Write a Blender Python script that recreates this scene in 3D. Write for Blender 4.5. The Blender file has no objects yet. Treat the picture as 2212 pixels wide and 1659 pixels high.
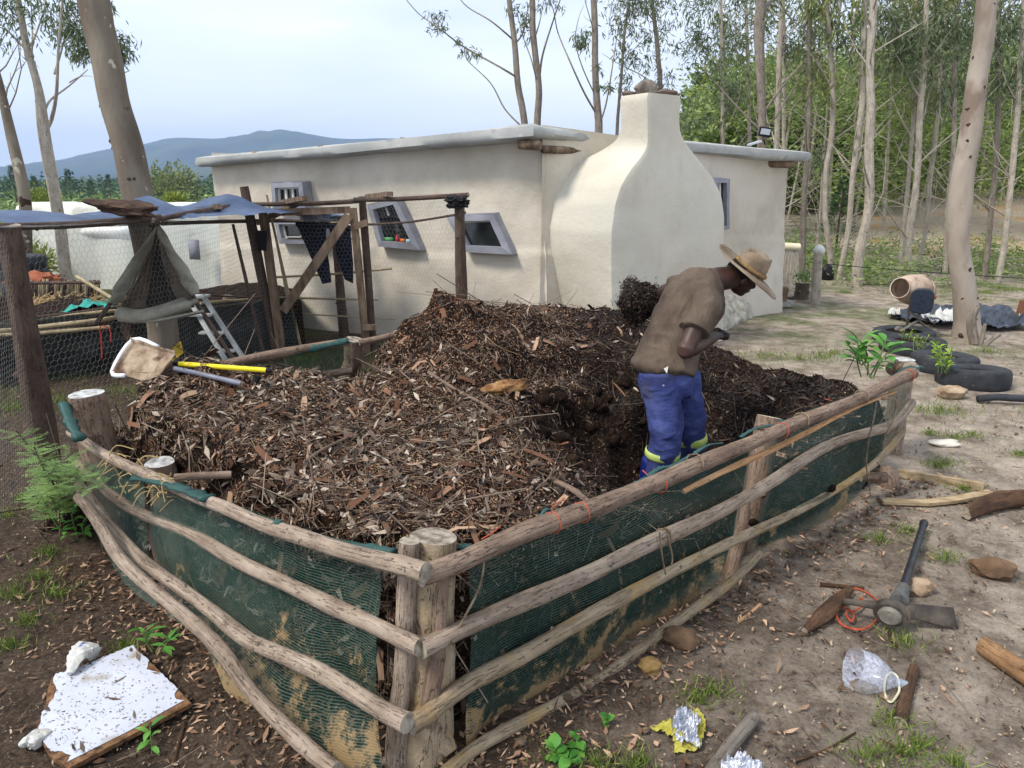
import bpy, bmesh, math, random
import numpy as np
from mathutils import Vector, Matrix
random.seed(7)
rng = np.random.default_rng(11)
R = math.radians
scene = bpy.context.scene
col = scene.collection

# ------------------------------------------------------------------ camera
FPX, CU, CV = 1534.0, 1106.0, 829.5          # focal length and centre on a 2212 x 1659 sheet
PITCH = R(15.64)
CAMZ = 1.75
cam = bpy.data.cameras.new('camera')
camo = bpy.data.objects.new('camera', cam); col.objects.link(camo)
cam.sensor_width = 36.0; cam.lens = 36.0 * FPX / 2212.0
cam.clip_start = 0.05; cam.clip_end = 20000
camo.location = (0, 0, CAMZ); camo.rotation_euler = (math.pi/2 - PITCH, 0, 0)
scene.camera = camo

# ------------------------------------------------------------------ world, sun, exposure
SUN_EL, SUN_AZ = R(52), R(-118)              # azimuth from +Y, clockwise; the light comes from behind left
w = bpy.data.worlds.new('World'); scene.world = w; w.use_nodes = True
nt = w.node_tree; nt.nodes.clear()
def wn(t): return nt.nodes.new(t)
wo = wn('ShaderNodeOutputWorld'); bg = wn('ShaderNodeBackground'); sky = wn('ShaderNodeTexSky')
sky.sky_type = 'NISHITA'; sky.sun_disc = False; sky.sun_elevation = SUN_EL; sky.sun_rotation = SUN_AZ
tc = wn('ShaderNodeTexCoord'); mp = wn('ShaderNodeMapping'); mp.inputs['Scale'].default_value = (1.0, 1.0, 5.5)
mp.inputs['Rotation'].default_value = (0.06, 0.12, 0.3)
n1 = wn('ShaderNodeTexNoise'); n1.inputs['Scale'].default_value = 1.7; n1.inputs['Detail'].default_value = 4.0
n1.inputs['Roughness'].default_value = 0.45; n1.inputs['Distortion'].default_value = 0.4
cr = wn('ShaderNodeValToRGB'); cr.color_ramp.elements[0].position = 0.34; cr.color_ramp.elements[1].position = 0.68
cr.color_ramp.elements[0].color = (7.3, 8.1, 9.8, 1); cr.color_ramp.elements[1].color = (9.9, 10.3, 10.9, 1)
mx = wn('ShaderNodeMixRGB'); mx.inputs[0].default_value = 0.86
nt.links.new(tc.outputs['Generated'], mp.inputs['Vector']); nt.links.new(mp.outputs[0], n1.inputs['Vector'])
nt.links.new(n1.outputs['Fac'], cr.inputs[0]); nt.links.new(cr.outputs[0], mx.inputs[2])
nt.links.new(sky.outputs[0], mx.inputs[1]); nt.links.new(mx.outputs[0], bg.inputs['Color'])
bg.inputs['Strength'].default_value = 0.095
nt.links.new(bg.outputs[0], wo.inputs['Surface'])
sl = bpy.data.lights.new('sun', 'SUN'); sl.energy = 2.5; sl.angle = R(13); sl.color = (1.0, 0.94, 0.86)
so = bpy.data.objects.new('sun', sl); col.objects.link(so)
so.rotation_euler = (math.pi/2 - SUN_EL, 0, math.pi - SUN_AZ)
scene.view_settings.view_transform = 'Standard'; scene.view_settings.look = 'None'
scene.view_settings.exposure = 0.60; scene.view_settings.gamma = 1.0
scene.cycles.transparent_max_bounces = 24
scene.cycles.max_bounces = 6; scene.cycles.diffuse_bounces = 3; scene.cycles.volume_bounces = 0

# ------------------------------------------------------------------ projection helpers (sheet pixel -> place in the world)
SP, CP = math.sin(PITCH), math.cos(PITCH)
def ray(u, v):
    a, b = (u - CU) / FPX, (CV - v) / FPX
    return Vector((a, CP + b*SP, -SP + b*CP))
def aty(u, v, y):
    d = ray(u, v); return Vector((0, 0, CAMZ)) + d * (y / d.y)
def atz(u, v, z=0.0):
    d = ray(u, v); return Vector((0, 0, CAMZ)) + d * ((z - CAMZ) / d.z)
def onp(u, v, p, q, off=0.0):
    """where the pixel meets the vertical plane through p and q, moved off towards the camera"""
    n = Vector((-(q[1]-p[1]), q[0]-p[0], 0)).normalized()
    if n.y > 0: n = -n
    o = Vector((p[0], p[1], 0)) + n*off
    d = ray(u, v); c = Vector((0, 0, CAMZ))
    return c + d * ((o - c).dot(n) / d.dot(n))
def proj(p):
    r = Vector(p) - Vector((0, 0, CAMZ))
    zc = r.y*CP - r.z*SP; yc = r.y*SP + r.z*CP
    return (CU + FPX*r.x/zc, CV - FPX*yc/zc)

# ------------------------------------------------------------------ numpy value noise
def _h(ix, iy, s):
    n = (ix*374761393 + iy*668265263 + s*1442695041) & 0xffffffff
    n = ((n ^ (n >> 13))*1274126177) & 0xffffffff
    return ((n ^ (n >> 16)) & 0xffff)/65535.0
def vn(x, y, s=0):
    x = np.asarray(x, dtype=float); y = np.asarray(y, dtype=float)
    ix = np.floor(x).astype(np.int64); iy = np.floor(y).astype(np.int64); fx = x-ix; fy = y-iy
    fx = fx*fx*(3-2*fx); fy = fy*fy*(3-2*fy)
    a = _h(ix, iy, s); b = _h(ix+1, iy, s); c = _h(ix, iy+1, s); d = _h(ix+1, iy+1, s)
    return (a*(1-fx)+b*fx)*(1-fy)+(c*(1-fx)+d*fx)*fy - 0.5
def fbm(x, y, o=4, s=0, g=0.5):
    t = 0; a = 1
    for i in range(o):
        t = t + a*vn(np.asarray(x)*2**i, np.asarray(y)*2**i, s+i*17); a *= g
    return t
def sst(a, b, x):
    t = np.clip((np.asarray(x, dtype=float)-a)/(b-a), 0, 1); return t*t*(3-2*t)

# ------------------------------------------------------------------ materials
def C8(r, g, b):
    f = lambda c: (c/255/12.92 if c/255 <= .04045 else ((c/255+.055)/1.055)**2.4)
    return (f(r), f(g), f(b), 1)
def mat(name, cols, scale=5.0, stretch=(1, 1, 1), coord='Object', rough=0.9, bump=0.4, bscale=None, bdist=0.01,
        detail=6, island=0.0, spec=0.25, metal=0.0, lo=0.35, hi=0.65, trans=0.0, second=None, alpha=None, sheen=0):
    m = bpy.data.materials.new(name); m.use_nodes = True; t = m.node_tree; N = t.nodes; L = t.links
    b = N['Principled BSDF']; b.inputs['Roughness'].default_value = rough; b.inputs['Metallic'].default_value = metal
    b.inputs['Specular IOR Level'].default_value = spec
    tcn = N.new('ShaderNodeTexCoord'); mpn = N.new('ShaderNodeMapping'); mpn.inputs['Scale'].default_value = stretch
    L.new(tcn.outputs[coord], mpn.inputs[0])
    n = N.new('ShaderNodeTexNoise'); n.inputs['Scale'].default_value = scale; n.inputs['Detail'].default_value = detail
    n.inputs['Roughness'].default_value = 0.62
    L.new(mpn.outputs[0], n.inputs['Vector'])
    fac = n.outputs['Fac']
    if island > 0:
        g = N.new('ShaderNodeNewGeometry'); mm = N.new('ShaderNodeMath'); mm.operation = 'MULTIPLY_ADD'
        mm.inputs[1].default_value = island*(hi-lo)*1.25; L.new(g.outputs['Random Per Island'], mm.inputs[0])
        m2 = N.new('ShaderNodeMath'); m2.operation = 'MULTIPLY'; m2.inputs[1].default_value = 1-island; L.new(fac, m2.inputs[0])
        m3 = N.new('ShaderNodeMath'); m3.operation = 'ADD'; m3.inputs[1].default_value = (lo+0.0)*island-0.12*island*(hi-lo)
        L.new(m2.outputs[0], m3.inputs[0]); L.new(m3.outputs[0], mm.inputs[2]); fac = mm.outputs[0]
    r = N.new('ShaderNodeValToRGB'); e = r.color_ramp.elements
    k = len(cols)
    for i, c in enumerate(cols):
        p = lo+(hi-lo)*i/max(1, k-1)
        if i < 2: e[i].position = p; e[i].color = c
        else: x = e.new(p); x.color = c
    if k == 1: e[1].position = hi; e[1].color = cols[0]
    L.new(fac, r.inputs[0]); outc = r.outputs[0]
    if second:                                   # (colour, scale, threshold, softness[, stretch]) blotches with a shape of their own
        sec = second if isinstance(second, list) else [second]
        for sc_ in sec:
            c2, s2, th, soft = sc_[:4]
            n2 = N.new('ShaderNodeTexNoise'); n2.inputs['Scale'].default_value = s2; n2.inputs['Detail'].default_value = 5
            mp2 = N.new('ShaderNodeMapping'); mp2.inputs['Location'].default_value = (3.7*s2 % 5, 1.3, 2.2)
            mp2.inputs['Scale'].default_value = sc_[4] if len(sc_) > 4 else (1, 1, 1)
            L.new(tcn.outputs[coord], mp2.inputs[0]); L.new(mp2.outputs[0], n2.inputs['Vector'])
            r2 = N.new('ShaderNodeMapRange'); r2.inputs[1].default_value = th; r2.inputs[2].default_value = th+soft
            L.new(n2.outputs['Fac'], r2.inputs[0]); mxx = N.new('ShaderNodeMixRGB'); mxx.inputs[2].default_value = c2
            L.new(r2.outputs[0], mxx.inputs[0]); L.new(outc, mxx.inputs[1]); outc = mxx.outputs[0]
    L.new(outc, b.inputs['Base Color'])
    if bump > 0:
        bn = N.new('ShaderNodeTexNoise'); bn.inputs['Scale'].default_value = bscale or scale*3; bn.inputs['Detail'].default_value = 8
        bn.inputs['Roughness'].default_value = 0.7
        L.new(mpn.outputs[0], bn.inputs['Vector']); bu = N.new('ShaderNodeBump'); bu.inputs['Strength'].default_value = bump
        bu.inputs['Distance'].default_value = bdist; L.new(bn.outputs['Fac'], bu.inputs['Height']); L.new(bu.outputs[0], b.inputs['Normal'])
    if trans > 0:
        tr = N.new('ShaderNodeBsdfTranslucent'); ms = N.new('ShaderNodeMixShader'); ms.inputs[0].default_value = trans
        L.new(outc, tr.inputs[0]); L.new(b.outputs[0], ms.inputs[1]); L.new(tr.outputs[0], ms.inputs[2])
        L.new(ms.outputs[0], N['Material Output'].inputs['Surface'])
    return m

# ------------------------------------------------------------------ mesh building
class MB:
    def __init__(s): s.v = []; s.f = []; s.uv = []; s.mi = []; s.n = 0
    def add(s, verts, faces, uvs=None, mi=0):
        verts = [tuple(x) for x in verts]; o = s.n; s.v += verts; s.n += len(verts)
        for i, f in enumerate(faces):
            s.f.append(tuple(a+o for a in f)); s.mi.append(mi)
            s.uv.append(uvs[i] if uvs else [(0, 0)]*len(f))
        return s
    def tube(s, pts, rad, seg=10, cap=True, wob=0.0, mi=0, asp=1.0, up=None, bump=0.0, sd=0, twist=0):
        """sweep an ellipse along pts; rad is one number, a list of numbers or of (rx, ry)"""
        P = [Vector(p) for p in pts]; n = len(P)
        if not isinstance(rad, (list, tuple)): rad = [rad]*n
        rd = [(r, r*asp) if not isinstance(r, (list, tuple)) else r for r in rad]
        ref = Vector(up) if up is not None else None
        prev = None; rings = []; L = 0; Ls = []
        rs = random.Random(sd*31+n)
        ph = [rs.uniform(0, 6.28) for _ in range(4)]
        for i in range(n):
            t = (P[min(i+1, n-1)]-P[max(i-1, 0)])
            if t.length < 1e-9: t = Vector((0, 0, 1))
            t.normalize()
            if ref is not None: a = ref - t*ref.dot(t)
            elif prev is None:
                a = Vector((0, 0, 1)) if abs(t.z) < .9 else Vector((1, 0, 0)); a = a - t*a.dot(t)
            else: a = prev - t*prev.dot(t)
            if a.length < 1e-6: a = t.orthogonal()
            a.normalize(); prev = a; b = t.cross(a)
            if i: L += (P[i]-P[i-1]).length
            Ls.append(L); ring = []
            for k in range(seg):
                an = 2*math.pi*k/seg + twist*L
                q = 1.0
                if wob: q += wob*(math.sin(2*an+ph[0]+L*3)*.5+math.sin(3*an+ph[1]-L*5)*.5)
                if bump: q += bump*(rs.random()-.5)
                ring.append(P[i] + (b*math.cos(an)*rd[i][0] + a*math.sin(an)*rd[i][1])*q)
            rings.append(ring)
        vs = [p for r_ in rings for p in r_]; fs = []; uvs = []
        for i in range(n-1):
            for k in range(seg):
                k2 = (k+1) % seg
                fs.append((i*seg+k, i*seg+k2, (i+1)*seg+k2, (i+1)*seg+k))
                uvs.append([(k/seg, Ls[i]), ((k+1)/seg, Ls[i]), ((k+1)/seg, Ls[i+1]), (k/seg, Ls[i+1])])
        if cap:
            fs.append(tuple(range(seg-1, -1, -1))); uvs.append([(0, 0)]*seg)
            fs.append(tuple((n-1)*seg+k for k in range(seg))); uvs.append([(0, 0)]*seg)
        return s.add(vs, fs, uvs, mi)
    def box(s, c, sz, rot=None, mi=0, jit=0.0):
        M = rot if rot is not None else Matrix.Identity(3)
        vs = []
        for z in (-.5, .5):
            for x, y in ((-.5, -.5), (.5, -.5), (.5, .5), (-.5, .5)):
                vs.append(Vector(c)+M @ Vector((x*sz[0]+random.uniform(-jit, jit), y*sz[1]+random.uniform(-jit, jit), z*sz[2]+random.uniform(-jit, jit))))
        fs = [(0, 3, 2, 1), (4, 5, 6, 7), (0, 1, 5, 4), (1, 2, 6, 5), (2, 3, 7, 6), (3, 0, 4, 7)]
        sx, sy, sz_ = sz
        u = lambda a, b: [(0, 0), (a, 0), (a, b), (0, b)]
        return s.add(vs, fs, [u(sy, sx), u(sx, sy), u(sx, sz_), u(sy, sz_), u(sx, sz_), u(sy, sz_)], mi)
    def beam(s, a, b, wd, th, up=(0, 0, 1), mi=0):
        """a plank from a to b: wd across, th along up"""
        a = Vector(a); b = Vector(b); t = (b-a); L = t.length; t.normalize(); u = Vector(up); u = (u-t*u.dot(t)).normalized(); n = t.cross(u)
        M = Matrix((t, n, u)).transposed()
        s.box((a+b)/2, (L, wd, th), M, mi); return s
    def sheet(s, fn, nu, nv, mi=0, su=1.0, sv=1.0):
        vs = [fn(i/nu, j/nv) for j in range(nv+1) for i in range(nu+1)]
        fs = []; uvs = []
        for j in range(nv):
            for i in range(nu):
                a = j*(nu+1)+i; fs.append((a, a+1, a+nu+2, a+nu+1))
                uvs.append([(i/nu*su, j/nv*sv), ((i+1)/nu*su, j/nv*sv), ((i+1)/nu*su, (j+1)/nv*sv), (i/nu*su, (j+1)/nv*sv)])
        return s.add(vs, fs, uvs, mi)
    def blob(s, c, r, seed=0, amp=0.25, sub=3, mi=0, sq=(1, 1, 1), rot=None, fr=1.3):
        bm = bmesh.new(); bmesh.ops.create_icosphere(bm, subdivisions=sub, radius=1.0)
        from mathutils import noise as mn
        M = rot if rot is not None else Matrix.Identity(3); vs = []
        for v in bm.verts:
            p = v.co.copy(); k = 1+amp*mn.noise(p*fr+Vector((seed*7.3, seed*1.7, 0)))+amp*.4*mn.noise(p*fr*3+Vector((seed, 9, seed)))
            p *= k; p = Vector((p.x*sq[0]*r, p.y*sq[1]*r, p.z*sq[2]*r)); vs.append(Vector(c)+M @ p)
        fs = [tuple(v.index for v in f.verts) for f in bm.faces]; bm.free()
        return s.add(vs, fs, None, mi)
    def obj(s, name, m, parent=None, smooth=True, ang=None):
        me = bpy.data.meshes.new(name); me.from_pydata(s.v, [], s.f)
        uvl = me.uv_layers.new(name='UVMap')
        flat = [c for f in s.uv for uv in f for c in uv]
        uvl.data.foreach_set('uv', flat)
        ms = m if isinstance(m, (list, tuple)) else [m]
        for mm in ms: me.materials.append(mm)
        if len(ms) > 1: me.polygons.foreach_set('material_index', s.mi)
        if smooth: me.polygons.foreach_set('use_smooth', [True]*len(me.polygons))
        me.update(); o = bpy.data.objects.new(name, me)
        if smooth and ang is not None:
            me.set_sharp_from_angle(angle=R(ang))
        return link(o, parent)
def link(o, parent=None):
    col.objects.link(o)
    if parent is not None:
        o.parent = parent
        o.matrix_parent_inverse = world_of(parent).inverted()
    return o
def world_of(o):
    m = o.matrix_basis.copy()
    if o.parent: m = world_of(o.parent) @ o.matrix_parent_inverse @ m
    return m
def npobj(name, V, F, m, parent=None, smooth=False, uv=None):
    """fast mesh from arrays: V (n,3), F (k,4) or (k,3)"""
    me = bpy.data.meshes.new(name); V = np.asarray(V, dtype=np.float32); F = np.asarray(F, dtype=np.int32)
    k, c = F.shape
    me.vertices.add(len(V)); me.vertices.foreach_set('co', V.ravel())
    me.loops.add(k*c); me.loops.foreach_set('vertex_index', F.ravel())
    me.polygons.add(k); me.polygons.foreach_set('loop_start', np.arange(0, k*c, c, dtype=np.int32))
    me.polygons.foreach_set('loop_total', np.full(k, c, dtype=np.int32))
    if smooth: me.polygons.foreach_set('use_smooth', np.ones(k, dtype=bool))
    if uv is not None:
        me.update(); l = me.uv_layers.new(name='UVMap'); l.data.foreach_set('uv', np.asarray(uv, dtype=np.float32)[F.ravel()].ravel())
    me.materials.append(m); me.update(calc_edges=True); me.validate()
    return link(bpy.data.objects.new(name, me), parent)
def tag(o, label=None, cat=None, group=None, kind=None):
    if label: o['label'] = label
    if cat: o['category'] = cat
    if group: o['group'] = group
    if kind: o['kind'] = kind
    return o
def thing(name, label, cat, loc=(0, 0, 0), group=None, rz=0.0):
    o = bpy.data.objects.new(name, None); o.empty_display_size = .1; col.objects.link(o)
    o.location = loc; o.rotation_euler = (0, 0, rz); return tag(o, label, cat, group)
def dup(o, loc, rz=0.0, sc=1.0, label=None):
    r = o.copy(); col.objects.link(r); r.location = loc; r.rotation_euler = (0, 0, rz); r.scale = (sc, sc, sc)
    if label: r['label'] = label
    for ch in o.children:
        c = ch.copy(); col.objects.link(c); c.parent = r
        for g in ch.children:
            d = g.copy(); col.objects.link(d); d.parent = c
    return r
def bake(o, mods):
    """apply modifiers through the evaluated mesh"""
    for t, kw in mods:
        md = o.modifiers.new(t, t)
        for k_, v_ in kw.items(): setattr(md, k_, v_)
    dg = bpy.context.evaluated_depsgraph_get(); ev = o.evaluated_get(dg)
    me = bpy.data.meshes.new_from_object(ev); o.modifiers.clear(); old = o.data; o.data = me
    me.polygons.foreach_set('use_smooth', [True]*len(me.polygons)); bpy.data.meshes.remove(old)
    return o
def ctex(name, size, depth=2):
    t = bpy.data.textures.new(name, 'CLOUDS'); t.noise_scale = size; t.noise_depth = depth; return t
def smooth_path(pts, n=6):
    """Catmull-Rom through points of any length"""
    P = [np.array(p, dtype=float) for p in pts]; out = []
    for i in range(len(P)-1):
        p0 = P[max(i-1, 0)]; p1 = P[i]; p2 = P[i+1]; p3 = P[min(i+2, len(P)-1)]
        for k in range(n):
            t = k/n
            out.append(.5*((2*p1)+(-p0+p2)*t+(2*p0-5*p1+4*p2-p3)*t*t+(-p0+3*p1-3*p2+p3)*t**3))
    out.append(P[-1]); return out
def flakes(P, D, S, L, W, bend=0.0, Nn=None, pointed=True):
    """small six-point leaves: base P, direction D, side S, length L, width W"""
    n = len(P); L = np.asarray(L)[:, None]; W = np.asarray(W)[:, None]
    if Nn is None: Nn = np.cross(D, S)
    b = (np.asarray(bend)*np.ones(n))[:, None]*L
    k0 = 0.12 if pointed else 0.8
    k1 = 0.1 if pointed else 0.75
    a = P - S*W*.5*k0; a2 = P + S*W*.5*k0
    m = P + D*L*.45 + Nn*b
    c = m - S*W*.5; c2 = m + S*W*.5
    e = P + D*L; e1 = e - S*W*.5*k1; e2 = e + S*W*.5*k1
    V = np.stack([a, a2, c2, c, e1, e2], axis=1).reshape(-1, 3)
    o = (np.arange(n)*6)[:, None]
    F = np.concatenate([o+np.array([[0, 1, 2, 3]]), o+np.array([[3, 2, 5, 4]])], axis=1).reshape(-1, 4)
    return V, F
def unit(a): return a/np.maximum(np.linalg.norm(a, axis=1, keepdims=True), 1e-9)
def rdirs(n, r=rng): return unit(r.normal(size=(n, 3)))
def sticks(P0, P1, rad):
    """three-sided thin prisms"""
    n = len(P0); t = unit(P1-P0); ref = np.where(np.abs(t[:, 2:3]) < .9, np.array([[0, 0, 1.0]]), np.array([[1.0, 0, 0]]))
    a = unit(np.cross(t, ref)); b = np.cross(t, a); rad = (np.asarray(rad)*np.ones(n))[:, None]
    V = []
    for P, s_ in ((P0, 1.0), (P1, .75)):
        for k in range(3):
            an = 2*math.pi*k/3; V.append(P+(a*math.cos(an)+b*math.sin(an))*rad*s_)
    V = np.stack(V, axis=1).reshape(-1, 3); o = (np.arange(n)*6)[:, None]
    F = np.concatenate([o+np.array([[k, (k+1) % 3, 3+(k+1) % 3, 3+k]]) for k in range(3)], axis=1).reshape(-1, 4)
    return V, F
# ------------------------------------------------------------------ the ground
def gh(x, y):
    x = np.asarray(x, dtype=float); y = np.asarray(y, dtype=float)
    h = 0.05*fbm(x*.35, y*.35, 3, 3)*sst(5, 9, y)
    right = sst(-.12, .22, x/np.maximum(y+1, 1))
    h = h + right*(np.clip(y-17, 0, 16)*.115 + np.clip(y-33, 0, 45)*.125*(1+.02*np.clip(x-5, 0, 30)) )*sst(15, 19, y)*(1-sst(90, 200, y))
    left = 1-right
    h = h - left*np.clip(y-13, 0, 60)*.042*(1-.0)
    h = h + right*0.6*fbm(x*.12, y*.12, 3, 9)*sst(20, 40, y)
    h = h + left*1.5*fbm(x*.02, y*.02, 3, 5)*sst(60, 150, y)
    h = h + left*sst(170, 420, y)*12.0*sst(-.28, -.12, x/np.maximum(y, 1))
    return h
def gh1(x, y): return float(gh(np.array([x]), np.array([y]))[0])
nr, na = 420, 420
rr = 0.35*(3600/0.35)**(np.arange(nr)/(nr-1))
aa = R(-82)+R(164)*np.arange(na)/(na-1)
RR, AA = np.meshgrid(rr, aa, indexing='ij')
GX = RR*np.sin(AA); GY = RR*np.cos(AA)-1.0
GZ = gh(GX, GY) + 0.012*fbm(GX*3, GY*3, 4, 21)*(RR < 30) + .006*fbm(GX*14, GY*14, 3, 22)*(RR < 10)
idx = np.arange(nr*na).reshape(nr, na)
F = np.stack([idx[:-1, :-1], idx[:-1, 1:], idx[1:, 1:], idx[1:, :-1]], axis=-1).reshape(-1, 4)[:, ::-1]
def ground_mat():
    m = bpy.data.materials.new('earth'); m.use_nodes = True; t = m.node_tree; N = t.nodes; L = t.links
    b = N['Principled BSDF']; b.inputs['Roughness'].default_value = .95; b.inputs['Specular IOR Level'].default_value = .15
    tcn = N.new('ShaderNodeTexCoord'); OB = tcn.outputs['Object']
    def noise(s, d=6, r=.6, w=None):
        n = N.new('ShaderNodeTexNoise'); n.inputs['Scale'].default_value = s; n.inputs['Detail'].default_value = d; n.inputs['Roughness'].default_value = r
        L.new(w or OB, n.inputs['Vector']); return n.outputs['Fac']
    def rng_(f, a, b_):
        q = N.new('ShaderNodeMapRange'); q.inputs[1].default_value = a; q.inputs[2].default_value = b_; L.new(f, q.inputs[0]); return q.outputs[0]
    def math_(op, a, b_):
        q = N.new('ShaderNodeMath'); q.operation = op
        for i, z in enumerate((a, b_)):
            if hasattr(z, 'links'): L.new(z, q.inputs[i])
            else: q.inputs[i].default_value = z
        return q.outputs[0]
    def mix(f, a, b_):
        q = N.new('ShaderNodeMixRGB')
        if hasattr(f, 'links'): L.new(f, q.inputs[0])
        else: q.inputs[0].default_value = f
        for i, z in ((1, a), (2, b_)):
            if hasattr(z, 'links'): L.new(z, q.inputs[i])
            else: q.inputs[i].default_value = z
        return q.outputs[0]
    sep = N.new('ShaderNodeSeparateXYZ'); L.new(OB, sep.inputs[0]); X, Y, Z = sep.outputs
    big = noise(.55, 5); mid = noise(4.5, 8, .7); fine = noise(45, 8, .75); grit = noise(160, 4, .7)
    # dark humus on the left and near the pen, pale trodden sand out to the right
    dark = mix(rng_(mid, .32, .68), (.036, .024, .016, 1), (.105, .072, .050, 1))
    pale = mix(rng_(mid, .33, .66), (.15, .115, .085, 1), (.52, .44, .35, 1))
    side = math_('ADD', math_('ADD', math_('MULTIPLY', X, .60), math_('MULTIPLY', big, 2.0)), math_('MULTIPLY', mid, .9))
    wear = rng_(math_('SUBTRACT', side, math_('MULTIPLY', Y, .10)), 1.25, 2.5)
    c = mix(wear, dark, pale)
    c = mix(math_('MULTIPLY', rng_(fine, .5, .72), .5), c, (.30, .24, .175, 1))
    c = mix(math_('MULTIPLY', rng_(fine, .5, .3), .55), c, (.022, .015, .011, 1))
    c = mix(math_('MULTIPLY', rng_(grit, .64, .72), .55), c, (.40, .33, .24, 1))
    # low green growth further off
    gfar = math_('MULTIPLY', rng_(noise(.75, 7, .7), .47, .60), rng_(Y, 6.0, 9.0))
    green = mix(rng_(mid, .35, .65), (.045, .075, .018, 1), (.12, .16, .045, 1))
    c = mix(math_('MULTIPLY', gfar, .75), c, green)
    sand = mix(rng_(noise(.9, 6, .6), .50, .62), (.44, .36, .27, 1), (.47, .30, .145, 1))
    rat = math_('DIVIDE', X, Y)
    wsp = N.new('ShaderNodeMapping'); wsp.inputs['Rotation'].default_value = (0, 0, R(-38)); wsp.inputs['Scale'].default_value = (.10, .55, .1); L.new(OB, wsp.inputs[0])
    road = math_('MULTIPLY', rng_(noise(1.0, 4, .5, wsp.outputs[0]), .36, .44), math_('MULTIPLY', rng_(Y, 16.0, 19.0), math_('MULTIPLY', rng_(Y, 44, 30), rng_(math_('ADD', rat, math_('MULTIPLY', big, .16)), .50, .58))))
    c = mix(road, c, sand)
    # meadow of the valley on the left
    mead = mix(rng_(noise(.05, 8, .75), .4, .62), (.055, .10, .022, 1), (.22, .27, .09, 1))
    rows = N.new('ShaderNodeTexWave'); rows.inputs['Scale'].default_value = .11; rows.inputs['Distortion'].default_value = 7; rows.inputs['Detail'].default_value = 3; rows.inputs['Detail Scale'].default_value = .6; rows.bands_direction = 'Y'; L.new(OB, rows.inputs['Vector'])
    mead = mix(math_('MULTIPLY', rng_(rows.outputs['Fac'], .45, .85), .5), mead, (.36, .38, .20, 1))
    c = mix(math_('MULTIPLY', rng_(Y, 14, 30), rng_(X, 3, -1)), c, mead)
    hill = math_('MULTIPLY', rng_(Y, 32, 40), rng_(X, -1, 3))
    c = mix(hill, c, mix(rng_(mid, .3, .7), (.06, .06, .03, 1), (.10, .15, .045, 1)))
    L.new(c, b.inputs['Base Color'])
    bu = N.new('ShaderNodeBump'); bu.inputs['Strength'].default_value = .9; bu.inputs['Distance'].default_value = .045
    hh = math_('ADD', math_('ADD', math_('MULTIPLY', mid, .8), math_('MULTIPLY', fine, .45)), math_('MULTIPLY', grit, .12)); L.new(hh, bu.inputs['Height']); L.new(bu.outputs[0], b.inputs['Normal'])
    return m
M_earth = ground_mat()
g = npobj('ground', np.stack([GX, GY, GZ], -1).reshape(-1, 3), F, M_earth, smooth=True); tag(g, kind='structure')

# far hills: two ridges with real depth
M_hill = mat('hill_forest', [(.018, .035, .016, 1), (.035, .055, .022, 1), (.07, .085, .035, 1)], scale=.004, detail=8, bump=0, lo=.4, hi=.62)
def ridge(name, prof, y0, y1, base, s):
    """prof: (u, v) of the skyline as seen from the yard, standing y1 metres off; the slope runs down to y0"""
    us = [p[0] for p in prof]; nu, nv = 260, 46
    U = np.linspace(us[0], us[-1], nu); Vv = np.interp(U, us, [p[1] for p in prof])
    # smooth skyline with small roughness
    k = np.ones(7)/7; Vv = np.convolve(np.pad(Vv, 3, 'edge'), k, 'valid')
    top = np.array([aty(u, v, y1) for u, v in zip(U, Vv)])
    pts = []
    for j in range(nv):
        t = j/(nv-1)*1.12
        q = np.sin(np.clip(t, 0, 1)*math.pi/2)**1.3 if t <= 1 else 1-(t-1)*.9
        yy = y0+(y1-y0)*t
        x = top[:, 0]*(yy/y1)
        z = base+(top[:, 2]-base)*q + (fbm(x*.004, np.full(nu, yy*.004), 5, s)*70+fbm(x*.03, np.full(nu, yy*.03), 2, s+5)*9)*min(1, (top[:, 2].mean()-base)/200+.2)*math.sin(min(t, 1)*math.pi)**.8
        pts.append(np.stack([x, np.full(nu, yy), z], -1))
    V = np.array(pts).reshape(-1, 3); ix = np.arange(nu*nv).reshape(nv, nu)
    Fc = np.stack([ix[:-1, :-1], ix[:-1, 1:], ix[1:, 1:], ix[1:, :-1]], -1).reshape(-1, 4)
    o = npobj(name, V, Fc, M_hill, smooth=True); tag(o, kind='structure')
ridge('mountains', [(-900, 330), (-400, 350), (0, 362), (50, 357), (75, 349), (110, 351), (180, 340), (270, 326), (330, 303), (350, 299), (430, 301), (500, 300), (560, 290), (600, 283), (640, 287), (735, 302), (860, 296), (1000, 330), (1500, 345), (2400, 350), (3300, 355)], 2200, 3400, -8, 41)
ridge('hills', [(-900, 380), (-300, 392), (0, 390), (120, 387), (240, 379), (330, 372), (420, 360), (500, 352), (700, 350), (900, 370), (1200, 385), (2200, 395), (3300, 395)], 1150, 1900, -8, 77)
# ------------------------------------------------------------------ the cob house
M_plaster = mat('plaster', [C8(184, 174, 156), C8(200, 191, 174), C8(208, 200, 185)], scale=1.1, rough=.93, bump=.6, bscale=13, bdist=.018, spec=.1,
                second=[(C8(190, 182, 166), 2.2, .58, .2, (1, 1, .45)), (C8(200, 184, 152), 5.5, .68, .08)])
M_plaster2 = mat('plaster_grey', [C8(150, 151, 148), C8(176, 176, 171)], scale=2, rough=.9, bump=.4, bscale=12, bdist=.015, spec=.1,
                second=[(C8(150, 150, 146), 4, .60, .06, (1, 1, 1)), (C8(190, 186, 174), 9, .64, .06)])
M_lilac = mat('lilac_render', [C8(126, 127, 134), C8(150, 151, 158)], scale=4, bump=.3, bscale=25, bdist=.005, spec=.1)
M_log = mat('weathered_log', [C8(70, 56, 44), C8(112, 94, 76), C8(140, 120, 100)], scale=9, stretch=(1, 1, .4), bump=.6, bscale=30)
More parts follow.
